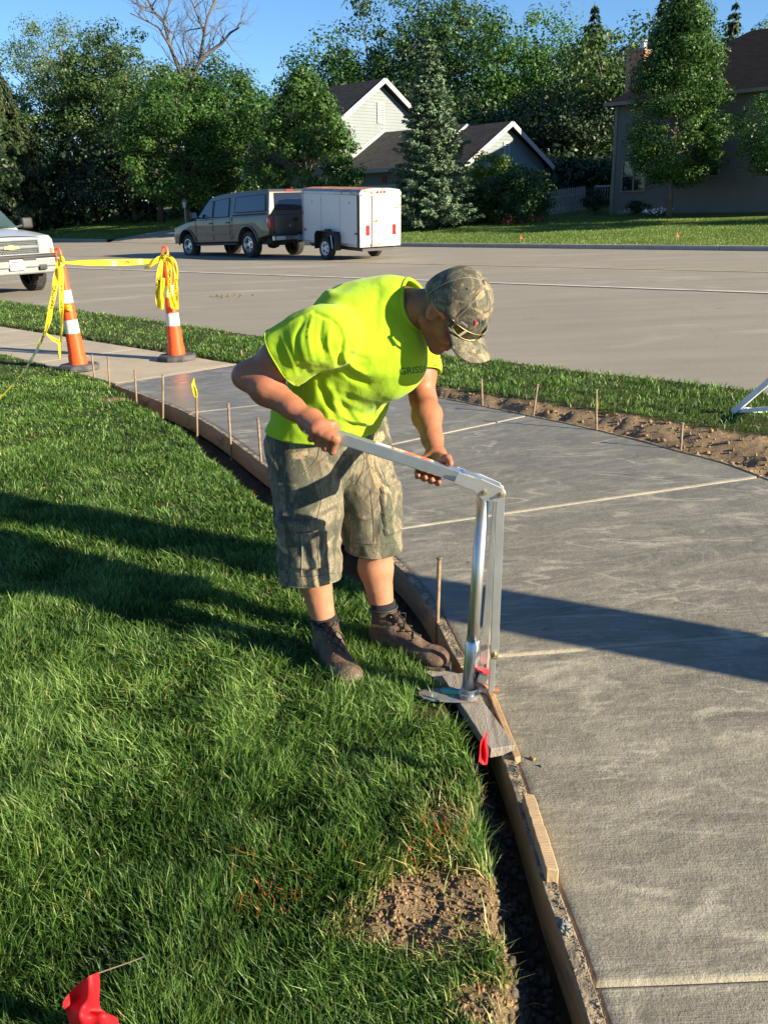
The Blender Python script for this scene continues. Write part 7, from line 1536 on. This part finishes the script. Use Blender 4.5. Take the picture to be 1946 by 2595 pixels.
B.ell(hp(.078, 0, -.106), (.022, .022, .020), HR, .015); B.cone(hp(.090, 0, .008), hp(.117, 0, -.034), .009, .0135, .010); B.cone(hp(.078, -.018, -.066), hp(.078, .018, -.066), .017, .017, .012)
B.ell(hp(.097, 0, -.062), (.010, .024, .006), HR, .003); B.ell(hp(.095, 0, -.077), (.010, .020, .007), HR, .003); B.ell(hp(.104, 0, -.0695), (.010, .026, .0018), HR, .002, 's')
V, F = B.mesh(2); N = vnormals(V, F)
q = (V - HC) @ HR
facez = (np.linalg.norm(V - HC, axis=1) < .17).astype(float)
beard = facez * np.clip(sstep(-.045, -.075, q[:, 2] + .25 * (.04 - q[:, 0])) * sstep(.03, .05, np.abs(q[:, 1]) + np.clip(-.02 - q[:, 2], 0, 1) * .6), 0, 1) * sstep(-.045, -.02, q[:, 0]) * .8
hairz = facez * sstep(.0, -.03, q[:, 0]) * sstep(-.075, -.05, q[:, 2]) * (1 - (np.abs(q[:, 1]) > .074) * (q[:, 0] > -.03)); beard = np.maximum(beard, hairz * .9)
mouth = np.exp(-(((q[:, 0] - .1) / .02) ** 2 + ((q[:, 2] + .069) / .012) ** 2 + (q[:, 1] / .03) ** 2)) * facez; beard = beard * (1 - .8 * mouth)
leg = V[:, 2] < .62
tan = np.where(leg, .22, .60); tan = np.where(facez > 0, .85, tan); tan = tan + .20 * fbm(V[:, 0] * 12, V[:, 1] * 12, V[:, 2] * 12, seed=5, oct=3)
foldn = fbm(V[:, 0] * 60, V[:, 1] * 60, V[:, 2] * 60, seed=6, oct=2); V = V + N * (foldn * .0006)[:, None]
body = link('body', npmesh('body', V, [F], {'tan': np.clip(tan, 0, 1), 'beard': np.clip(beard, 0, 1)}), M_SKIN, PL, world=True, smooth=True)
# eyes
for s in (-1, 1): MB().lathe([(0, -.011)] + [(.0115 * math.cos(a), .0115 * math.sin(a)) for a in (-1.2, -.8, -.4, 0, .4, .8, 1.2)] + [(0, .0115)], hp(.077, s * .031, -.003), 14, 'Z').build('eye', simple('eye_white', (.6, .58, .55), .2) if s < 0 else bpy.data.materials['eye_white'], PL, world=True, smooth=True)
# ---- shirt
S = SDF((-.50, 2.55, .72), (.36, 3.42, 1.47), .0055)
wc = np.array([-.205, 3.075, .86])
S.econe(wc - np.array([.01, 0, .06]), wc, (.212, .150), (.212, .150), LAT, .02); S.econe(wc, CC - np.array([.02, 0, .02]), (.208, .148), (.200, .142), LAT, .05)
S.econe(CC, NB - FW * .015 + np.array([0, 0, -.015]), (.195, .140), (.112, .092), LAT, .06); S.ell(a3(800, 690, 2.965), (.14, .14, .125), k=.08); S.ell(a3(745, 712, 2.93), (.12, .12, .12), k=.08)
S.ell(CC + FW * .07 + np.array([.02, 0, -.04]), (.13, .13, .12), k=.08)
cuR = RS * .50 + RE * .50; cuL = LS * .45 + LE * .55; dR, dL = nrm3(RE - RS), nrm3(LE - LS)
S.cone(RS + np.array([.03, .01, .0]), RS * .9 + RE * .1, .098, .094, .04); S.econe(RS, cuR + dR * .03, (.092, .082), (.092, .078), (0, 0, 1), .012)
S.cone(LS - np.array([.03, 0, 0]), LS, .09, .085, .06); S.econe(LS, cuL + dL * .04, (.084, .078), (.076, .072), (1, 0, 0), .02)
V, F = S.mesh(3); N = vnormals(V, F)
def ridges(P, d, f, s_, seed):
    d = nrm3(d); A_ = nrm3(np.cross(d, [.3, .5, .8])); Bx = np.cross(d, A_); a, b2, c_ = P @ A_ * f, P @ Bx * f, P @ d * s_
    w_ = .6 * vn(a * .7, b2 * .7, c_, seed + 9); n_ = vn(a + w_, b2 + w_, c_, seed); return 1 - np.abs(n_) * 2.2
near_arm = np.exp(-(((V - (RS * .7 + RE * .3)) ** 2).sum(1)) / (.13 ** 2)); sleeve = np.exp(-(((V - cuR) ** 2).sum(1)) / (.09 ** 2)); low_ = sstep(1.08, .90, V[:, 2])
armpit = np.array(at(735, 800, 2.78)[:]); rad_ = V - armpit; dist_ = np.linalg.norm(rad_, axis=1) + 1e-6; ang = np.arctan2(rad_[:, 2], rad_[:, 0] + .5 * rad_[:, 1])
fan = np.cos(ang * 9 + 2.0 * vn(V[:, 0] * 6, V[:, 1] * 6, V[:, 2] * 6, 3)) * np.exp(-((dist_ - .10) / .09) ** 2) * sstep(.04, .11, dist_) * .5
disp = .0075 * ridges(V, (.5, -.2, -.85), 15, 3.2, 11) * (.35 + .65 * low_) + .0055 * ridges(V, RE - RS, 24, 6, 14) * (near_arm + sleeve) + .0065 * fan + .005 * ridges(V, (.9, -.2, -.25), 12, 3, 17) * sstep(.30, .05, np.abs(V[:, 2] - .93)) + .004 * fbm(V[:, 0] * 9, V[:, 1] * 9, V[:, 2] * 9, seed=19, oct=3)
disp -= .030 * np.exp(-((V - np.array(at(690, 905, 2.88)[:])) ** 2).sum(1) / .06 ** 2) * 0
FOLDS = [([(530, 340), (650, 400), (690, 500), (665, 640), (640, 680)], -.013, 10), ([(690, 650), (750, 710), (830, 745)], -.012, 16), ([(700, 500), (760, 470), (830, 455)], .007, 16), ([(705, 560), (770, 590), (840, 600)], -.007, 14), ([(700, 600), (760, 650), (830, 690)], .009, 14),
  ([(600, 740), (680, 830), (800, 880)], .006, 22), ([(560, 720), (590, 820), (650, 930)], -.010, 18), ([(640, 760), (700, 880), (760, 960)], -.008, 20), ([(690, 950), (760, 985), (830, 990)], -.010, 18), ([(760, 920), (820, 960), (880, 940)], .008, 18),
  ([(470, 370), (430, 480), (450, 600), (500, 680)], -.007, 14), ([(520, 360), (500, 470), (520, 600)], .006, 12), ([(575, 370), (565, 480), (590, 600)], -.006, 12), ([(620, 410), (610, 520), (640, 610)], .006, 11), ([(350, 480), (390, 580), (430, 690)], .004, 12),
  ([(330, 900), (420, 950), (480, 1030)], -.007, 20), ([(560, 200), (640, 240), (760, 250)], .006, 26), ([(900, 200), (880, 330), (880, 450)], -.004, 20), ([(1140, 640), (1190, 590), (1240, 600)], -.007, 12), ([(1150, 700), (1200, 640), (1250, 650)], .005, 12), ([(940, 860), (860, 900), (800, 960)], -.006, 20)]
def scr(V):
    d_ = V - np.array([0, 0, CAMZ]); f_ = d_ @ np.array(cF[:]); return (d_ @ np.array(cR[:]) / f_ * FPX + 973) / 1.173, (-(d_ @ np.array(cU[:])) / f_ * FPX + 1297.5) / 1.173
sxv, syv = scr(V); face_ = sstep(0, .35, -(N @ np.array(cF[:])))
for pts_, am_, wd_ in FOLDS:
    L_ = cr_spline([((560 + x_ / 2.242) / 1.173, (640 + y_ / 2.242) / 1.173) for x_, y_ in pts_], 5); dd_, ar_ = sdist(sxv, syv, L_); tot = ar_.max() + 1e-6; wpx = wd_ / 2.63; disp += am_ * np.exp(-(dd_ / wpx) ** 2) * face_ * np.clip(np.sin(np.pi * np.clip(ar_ / tot, .04, .96)), 0, 1) ** .5
V = V + N * disp[:, None]
me = npmesh('shirt', V, [F]); neckp = NB + nrm3(HC - NB) * .022; neckn = nrm3(nrm3(HC - NB) + np.array([.12, -.10, -.10]))
hemn = nrm3((-.10, .12, -1.0)); cut_mesh(me, [(cuR, dR, cuR + dR * .04, .13), (cuL, dL, cuL + dL * .04, .12), ((-.2, 3.07, .865), hemn, (-.2, 3.07, .80), .36)], hole=(NB + np.array([.012, -.004, .0]), nrm3(HC - NB), .078))
sh = cloth(link('shirt', me, M_SHIRT, PL, world=True, smooth=True), .0035); inv = WM[PL.name].inverted()
cl_ = lambda p, r: (lambda c: (Vector(c) - inv @ Vector(p)).length < r)
edge_loop_tube(sh, cl_(neckp, .12), .0062, M_SHIRT, 'collar', sh)
for p, r in ((cuR, .125), (cuL, .12), ((-.2, 3.07, .86), .30)): edge_loop_tube(sh, cl_(p, r), .0028, M_SHIRT, 'hem', sh)
def project_text(txt, size, px, py, Yd, obj, mat, name, ang=0.0, parent=None, bold=.01, shear=0.0, ystretch=1.0, spacing=1.0, lift=.0016):
    """print lettering on a surface: the letters are laid on it along one direction"""
    me = text_mesh(txt, size, bold * size, 0, spacing=spacing); c_ = at(px, py, Yd); d = (c_ - Vector((0, 0, CAMZ))).normalized(); x_ = (cR * math.cos(ang) + cU * math.sin(ang)); y_ = (-cR * math.sin(ang) + cU * math.cos(ang))
    M = WM[root_of(obj).name]; bvh = BVHTree.FromPolygons([M @ v.co for v in obj.data.vertices], [tuple(p.vertices) for p in obj.data.polygons]); bm = bmesh.new(); bm.from_mesh(me); bmesh.ops.triangulate(bm, faces=bm.faces); bmesh.ops.subdivide_edges(bm, edges=bm.edges, cuts=1); ok = 0
    for v in bm.verts:
        p = c_ + x_ * (v.co.x + shear * v.co.y) + y_ * v.co.y * ystretch; h, n_, _, _ = bvh.ray_cast(p - d * .4, d)
        if h: v.co = h - d * lift; ok += 1; last = v.co.copy()
        else: v.co = p
    bm.to_mesh(me); bm.free(); return link(name, me, mat, parent or obj, world=True)
M_LOGO = simple('dark_green_print', (.035, .14, .02), .8)
project_text('GRISSOM', .030, 905, 799, 2.85, sh, M_LOGO, 'chest_lettering', ang=.10, bold=.02)
project_text('G', .046, 886, 800, 2.85, sh, M_LOGO, 'chest_lettering', ang=.10, bold=.02) if False else None
project_text('- - - - - - -', .010, 912, 811, 2.85, sh, M_LOGO, 'chest_line', ang=.10)
# ---- shorts
S = SDF((-.50, 2.78, .27), (.16, 3.42, 1.0), .0055)
S.econe((-.205, 3.085, .92), (-.205, 3.085, .80), (.196, .138), (.203, .148), LAT, .04)
hmR, hmL = a3(668, 1250, 2.93), a3(812, 1185, 3.05)
S.econe(RH_, (RH_ + hmR) / 2 + FW * .01, (.128, .125), (.112, .118), LAT, .05); S.econe((RH_ + hmR) / 2 + FW * .01, hmR - np.array([0, 0, .04]), (.112, .118), (.104, .108), LAT, .03)
S.econe(LHp, (LHp + hmL) / 2 + FW * .01, (.120, .125), (.102, .112), LAT, .05); S.econe((LHp + hmL) / 2 + FW * .01, hmL - np.array([0, 0, .04]), (.102, .112), (.096, .102), LAT, .03)
V, F = S.mesh(3); N = vnormals(V, F)
disp = .008 * ridges(V, (.2, -.2, -1), 16, 4.5, 31) * .7 + .006 * ridges(V, (.8, -.3, -.4), 14, 4, 33) * sstep(.5, .75, V[:, 2]) + .006 * ridges(V, (.3, -.8, .3), 20, 8, 35) * sstep(.62, .45, V[:, 2]) * .7 + .003 * fbm(V[:, 0] * 14, V[:, 1] * 14, V[:, 2] * 14, seed=36, oct=3)
# cargo pockets standing off the cloth (right leg, outer-front side)
def pocket(c, nrm_, w2, h2, th):
    c = np.array(c); nn = nrm3(nrm_); t_ = nrm3(np.cross([0, 0, 1.0], nn)); u_ = np.cross(nn, t_); q_ = V - c; a, b2 = np.abs(q_ @ t_), np.abs(q_ @ u_); f_ = (N @ nn > .25)
    return th * sstep(w2 + .006, w2 - .004, a) * sstep(h2 + .006, h2 - .004, b2) * f_ * (np.abs(q_ @ nn) < .14)
lp1 = a3(635, 1175, 2.86); disp = disp + pocket(lp1, (-.75, -.66, 0), .075, .085, .012) + pocket(lp1 + np.array([0, 0, .072]), (-.75, -.66, 0), .080, .022, .007)
lp2 = a3(612, 1062, 2.90); disp = disp + pocket(lp2, (-.8, -.6, 0), .085, .03, .006)
lp3 = a3(850, 1100, 3.02); disp = disp + pocket(lp3, (.75, .1, 0), .07, .085, .012)
V = V + N * disp[:, None]; me = npmesh('shorts', V, [F])
cut_mesh(me, [((-.2, 3.08, .93), (0, 0, 1), (-.2, 3.08, .98), .30), (hmR, (.05, -.10, -1), hmR - np.array([0, 0, .05]), .15), (hmL, (0, 0, -1), hmL - np.array([0, 0, .05]), .14)])
so_ = cloth(link('shorts', me, M_CAMO, PL, world=True, smooth=True), .004)
edge_loop_tube(so_, cl_(hmR, .15), .0035, M_CAMO, 'hem', so_); edge_loop_tube(so_, cl_(hmL, .14), .0035, M_CAMO, 'hem', so_)
# seams and flap edges laid on the shorts along sight directions
def seam(obj, pts, r=.0016, mat=M_THREAD, name='seam', Yd=2.9, par=None, lift=.001):
    M = WM[root_of(obj).name]; bvh = BVHTree.FromPolygons([M @ v.co for v in obj.data.vertices], [tuple(p.vertices) for p in obj.data.polygons]); P = []
    L_ = cr_spline([(x, y) for x, y in pts], 8)
    for x, y in L_:
        c_ = at(x, y, Yd); d = (c_ - Vector((0, 0, CAMZ))).normalized(); h, n_, _, _ = bvh.ray_cast(c_ - d * .5, d)
        if h: P.append(h - d * lift)
    if len(P) > 2: mb = MB(); mb.tube(P, r, 5); return mb.build(name, mat, par or obj, world=True, smooth=True)
M_DSEAM = simple('dark_seam', (.045, .042, .035), .9)
for pts in ([(588, 1128), (630, 1148), (682, 1150)], [(592, 1108), (640, 1122), (684, 1122)], [(683, 1122), (686, 1180), (690, 1235)], [(598, 1060), (650, 1082), (690, 1086)], [(690, 1040), (694, 1080), (684, 1122)], [(652, 1156), (652, 1200), (650, 1245)], [(603, 1222), (650, 1245), (732, 1238)], [(742, 1172), (800, 1176), (868, 1172)], [(690, 965), (684, 990), (664, 1014), (648, 1022)], [(770, 950), (786, 985), (782, 1020), (768, 1048)], [(800, 1060), (806, 1120), (808, 1170)]):
    seam(so_, pts, .0007, M_DSEAM)
seam(so_, [(652, 1156), (653, 1200), (651, 1243)], .0010, simple('pale_thread', (.45, .43, .36), .8))
# belt loops and fly handled by seams; belt
# ---- socks and boots
def sock(A_, K_, z0, z1, r):
    up = nrm3(K_ - A_); mb = MB(); a = A_ + up * ((z0 - A_[2]) / up[2]); b2 = A_ + up * ((z1 - A_[2]) / up[2]); mb.tube([Vector(a), Vector((a + b2) / 2), Vector(b2), Vector(b2 - up * .003)], [r * .98, r, r * 1.06, r * 1.0], 20, cap=False); o_ = mb.build('sock', M_BLKCLOTH, PL, world=True, smooth=True)
def boot(heel, toe, A_, K_, zs, name_lab, txt=False, lean=0.0):
    heel, toe = np.array([*heel, zs]), np.array([*toe, zs]); f_ = nrm3(toe - heel); L_ = np.linalg.norm(toe - heel); s_ = np.cross([0, 0, 1.0], f_); Z_ = np.array([0, 0, 1.0])
    def P(x, y, z): return heel + f_ * (x * L_) + s_ * y + Z_ * z
    lo = np.minimum(heel, toe) - .1; hi = np.maximum(heel, toe) + .1; lo[2] = zs - .03; hi[2] = zs + .30; S = SDF(lo, hi, .004)
    S.econe(P(.12, 0, .052), P(.42, 0, .05), (.040, .042), (.042, .040), s_, .02); S.econe(P(.42, 0, .048), P(.80, .004, .036), (.044, .036), (.050, .030), s_, .02); S.ell(P(.85, .003, .036), (.05, .048, .034), np.stack([f_, s_, Z_], 1), .02); S.ell(P(.13, 0, .06), (.046, .040, .055), np.stack([f_, s_, Z_], 1), .02)
    up = nrm3(K_ - A_); top = A_ + up * .075; S.econe(P(.17, 0, .07), A_, (.044, .050), (.046, .050), s_, .02); S.econe(A_, top, (.046, .050), (.050, .052), s_, .015); S.cone(P(.30, 0, .09), P(.55, 0, .062), .045, .036, .02)
    V, F = S.mesh(2); N = vnormals(V, F); V = V + N * (.0018 * fbm(V[:, 0] * 45, V[:, 1] * 45, V[:, 2] * 45, seed=int(abs(heel[0]) * 100), oct=3) + .0022 * ridges(V, s_, 45, 6, 51) * np.exp(-((V - P(.62, 0, .06)) ** 2).sum(1) / .05 ** 2))[:, None]; V[:, 2] = np.maximum(V[:, 2], zs + .012)
    me = npmesh('boot', V, [F]); cut_mesh(me, [(A_ + up * .060, up, top, .12)]); bo = link('boot', me, M_LEATH, PL, world=True, smooth=True); cloth(bo, .003)
    invp = WM[PL.name].inverted(); tp_ = invp @ Vector(A_ + up * .060); edge_loop_tube(bo, lambda c: (Vector(c) - tp_).length < .09, .006, M_BLK, 'padded_cuff', bo)
    out = [(-.02, .0), (.0, .030), (.10, .042), (.38, .038), (.62, .048), (.86, .050), (.98, .032), (1.03, .002)]; Q = [P(x, y + (.003 if y > .02 else 0), 0) for x, y in out] + [P(x, -y, 0) for x, y in out[::-1][1:-1]]
    mb = MB(); mb.poly([Vector(q_) - Vector((0, 0, .010)) for q_ in Q], (0, 0, .026)); mb.build('sole', M_SOLE, bo, world=True, bevel=.003, fix=True)
    # tongue, eyelets and laces up the instep
    tg_ = [P(.60, 0, .098 - .012), P(.48, 0, .112), P(.38, 0, .128), P(.31, 0, .150), A_ + up * .03 + f_ * .052, A_ + up * .058 + f_ * .056]
    mb = MB(); mb.tube([Vector(p_ - Z_ * .004) for p_ in tg_], [.012, .015, .016, .017, .018, .018], 8); mb.build('tongue', M_LEATH, bo, world=True, smooth=True)
    mb = MB()
    for i, p_ in enumerate(tg_[:-1]):
        nx_ = tg_[i + 1]; d_ = nrm3(nx_ - p_); n_ = nrm3(np.cross(s_, d_)); n_ = n_ if n_[2] > 0 or n_ @ f_ > 0 else -n_
        for sg in (-1, 1): mb.tube([Vector(p_ + s_ * sg * .020 + n_ * .004), Vector((p_ + nx_) / 2 + n_ * .014), Vector(nx_ - s_ * sg * .020 + n_ * .004)], .0022, 5)
    k_ = tg_[-1] + f_ * .010
    for sg in (-1, 1):
        mb.tube([Vector(k_), Vector(k_ + s_ * sg * .025 + f_ * .018 - Z_ * .006), Vector(k_ + s_ * sg * .030 + f_ * .012 - Z_ * .036), Vector(k_ + s_ * sg * .012 + f_ * .008 - Z_ * .020), Vector(k_)], .0019, 5); mb.tube([Vector(k_), Vector(k_ + s_ * sg * .018 + f_ * .020 - Z_ * .03), Vector(k_ + s_ * sg * .022 + f_ * .026 - Z_ * .070)], .0019, 5)
    mb.build('laces', M_LACE, bo, world=True, smooth=True)
    e = MB()
    for i in range(5):
        p_ = tg_[i]
        for sg in (-1, 1): e.tube([Vector(p_ + s_ * sg * .022 + Z_ * .002), Vector(p_ + s_ * sg * .024 + Z_ * .006 + f_ * .003)], .003, 8)
    e.build('eyelets', M_BRASS, bo, world=True); tag(C.objects[-1], kind='stuff')
    return bo
for A_, K_ in ((RA, RK), (LA, LK)): sock(A_, K_, A_[2] + .01, A_[2] + .085, .0455)
zR, zL = .022, .012
bR = boot((-.250, 2.975), (-.118, 2.66), RA, RK, zR, 'r'); bL = boot((-.055, 3.025), (.212, 2.812), LA, LK, zL, 'l')
project_text('CATERPILLAR', .013, 812, 1353, 3.0, bL, simple('boot_print_yellow', (.55, .36, .05), .6), 'boot_lettering', ang=-.08, bold=.015)
# ---- cap
def cap_pt(az, t, out=0.0):
    """az azimuth from the front, t 0 rim .. 1 top"""
    rim = -.012 + .038 * (.5 + .5 * math.cos(az)); el = t * math.pi / 2; r_ = math.cos(el) ** .82; u = rim + (.150 - rim) * math.sin(el) ** .92
    sl2 = 1 + .05 * math.cos(az) * (1 - t); a, b2 = (.113 + out) * sl2, .091 + out
    seam_ = abs(((az + math.pi / 6) % (math.pi / 3)) - math.pi / 6); g_ = 1 - .012 * math.exp(-((math.pi / 6 - abs(seam_ - 0)) / .05) ** 2) * 0 - .012 * math.exp(-(seam_ / .045) ** 2) * (1 - t)
    return hp(-.004 + a * r_ * math.cos(az) * g_, b2 * r_ * math.sin(az) * g_, u + out)
na, nt_ = 72, 18; Vc = []
for j in range(nt_ + 1):
    for i in range(na):
        az = 2 * math.pi * i / na; p_ = cap_pt(az, min(.995, j / nt_)); w_ = .004 * float(fbm(np.array([p_[0] * 22]), np.array([p_[1] * 22]), np.array([p_[2] * 22]), seed=41, oct=3)[0]) + .003 * math.exp(-((math.cos(az) - .45) / .15) ** 2) * math.sin(j * .9); Vc.append(p_ + nrm3(p_ - hp(0, 0, .03)) * w_)
Fc = [(j * na + i, j * na + (i + 1) % na, (j + 1) * na + (i + 1) % na, (j + 1) * na + i) for j in range(nt_) for i in range(na)]
cp_ = cloth(link('cap', npmesh('cap', np.array(Vc), [np.array(Fc)]), M_CAPM, PL, world=True, smooth=True), .003)
mb = MB(); mb.lathe([(.0, -.003), (.009, -.002), (.009, .002), (.005, .005), (.0, .006)], (0, 0, 0), 14); mb.v = [tuple(hp(-.004 + v_[0], v_[1], .152 + v_[2])) for v_ in mb.v]; mb.build('button', M_CAPM, cp_, world=True, smooth=True)
for i in range(6):
    az = math.pi / 3 * i; mb = MB(); mb.tube([Vector(cap_pt(az, t / 10, .0012)) for t in range(0, 10)], .0011, 5); mb.build('seam', M_THREAD, cp_, world=True)
    az += math.pi / 6; c_ = cap_pt(az, .62, .001); mb = MB(); n_ = nrm3(c_ - hp(0, 0, .03)); mb.tube([Vector(c_ - n_ * .002), Vector(c_ + n_ * .0004)], .0026, 10); mb.build('eyelet', simple('eyelet_red', (.13, .07, .05), .8) if i == 0 else bpy.data.materials['eyelet_red'], cp_, world=True)
Vb = []; ns, nb_ = 30, 12
for j in range(nb_ + 1):
    t = j / nb_
    for i in range(ns + 1):
        s = -1 + 2 * i / ns; az = s * 1.02; b0 = np.array([-.004 + .118 * math.cos(az), .091 * math.sin(az), .026]); tipf = .112 + .086 * math.sqrt(max(0, 1 - (abs(s) ** 2.6))) ; b1 = np.array([max(tipf, b0[0]), s * .088, .026]); q_ = b0 * (1 - t) + b1 * t; q_[2] = .024 + .0 * t - .026 * (q_[1] / .085) ** 2 * (.4 + .6 * t) + .008 * t * (1 - t); Vb.append(hp(*q_))
Fb = [(j * (ns + 1) + i, j * (ns + 1) + i + 1, (j + 1) * (ns + 1) + i + 1, (j + 1) * (ns + 1) + i) for j in range(nb_) for i in range(ns)]
br_ = cloth(link('brim', npmesh('brim', np.array(Vb), [np.array(Fb)]), M_CAPM, cp_, world=True, smooth=True), .0035)
for k in range(1, 7): mb = MB(); t = k / 7; mb.tube([Vector(Vb[int(round(t * nb_)) * (ns + 1) + i]) + Vector(hU) * .0006 for i in range(1, ns)], .0006, 4); mb.build('stitching', M_THREAD, br_, world=True) if False else None
project_text('TE', .020, 1041, 697, 2.72, cp_, M_INK, 'cap_lettering', ang=-.12, bold=.02, lift=.0025); project_text('I', .015, 1028, 697, 2.72, cp_, M_REDINK, 'cap_mark', ang=-.12, bold=.12, lift=.003) 
project_text('ADVANTAGE', .0045, 1030, 688, 2.72, cp_, M_INK, 'cap_print', ang=-.06, lift=.0025); project_text('MAX-4', .005, 1030, 693, 2.72, cp_, M_INK, 'cap_print', ang=-.06, bold=.02, lift=.0025) if False else None
# ---- sunglasses pushed up on the cap
SGo = MB(); M_SGF = simple('dark_frame', (.018, .017, .016), .3); M_SGL = simple('amber_mirror_lens', (.10, .085, .05), .06, metal=.7, spec=1); M_SGT = simple('red_temple', (.62, .06, .04), .35)
def sg(az, u, out=.012): r_ = 1.0; return hp(-.004 + (.118 + out) * math.cos(az), (.093 + out) * math.sin(az), u)
for s in (-1, 1):
    az0, az1 = .07, .98; n = 12; top = [sg(s * (az0 + (az1 - az0) * i / n), .060 - .010 * (i / n) ** 2, .008) for i in range(n + 1)]; bot = [sg(s * (az0 + (az1 - az0) * i / n), .056 - .010 * (i / n) ** 2 - .026 * math.sin(math.pi * (.15 + .75 * i / n)) ** .7, .013) for i in range(n + 1)]
    mb = MB(); mb.add([Vector(p_) for p_ in top + bot], [(i, i + 1, n + 2 + i, n + 1 + i) for i in range(n)]); ln = mb.build('lens', M_SGL, PL if False else cp_, world=True, smooth=True)
    mb = MB(); mb.tube([Vector(p_) for p_ in top + bot[::-1] + top[:1]], .0014, 6); mb.build('lens_rim', simple('gold_rim', (.34, .30, .14), .35, metal=.4) if 'gold_rim' not in bpy.data.materials else bpy.data.materials['gold_rim'], cp_, world=True, smooth=True)
    e0, e1, e2, e3 = sg(s * .98, .052, .012), sg(s * 1.25, .046, .008), hp(.035, s * .093, .030), hp(-.012, s * .088, .012)
    mb = MB(); mb.tube([Vector(e0), Vector(e1), Vector((e1 + e2) / 2)], [.006, .0055, .0045], 6); tf = mb.build('temple_front', M_SGF, cp_, world=True, smooth=True)
    mb = MB(); mb.tube([Vector((e1 + e2) / 2), Vector(e2), Vector(e3), Vector(hp(-.022, s * .084, -.004))], [.0045, .004, .0035, .003], 6); mb.build('temple', M_SGT, cp_, world=True, smooth=True)
mb = MB(); mb.tube([Vector(sg(-.08, .058, .012)), Vector(sg(0, .061, .015)), Vector(sg(.08, .058, .012))], .0035, 6); mb.build('bridge', M_SGF, cp_, world=True, smooth=True)
project_text('STIHL', .010, 1003, 700, 2.70, tf if False else cp_, M_PLATE, 'temple_lettering', ang=-.55, bold=.02, lift=.014)
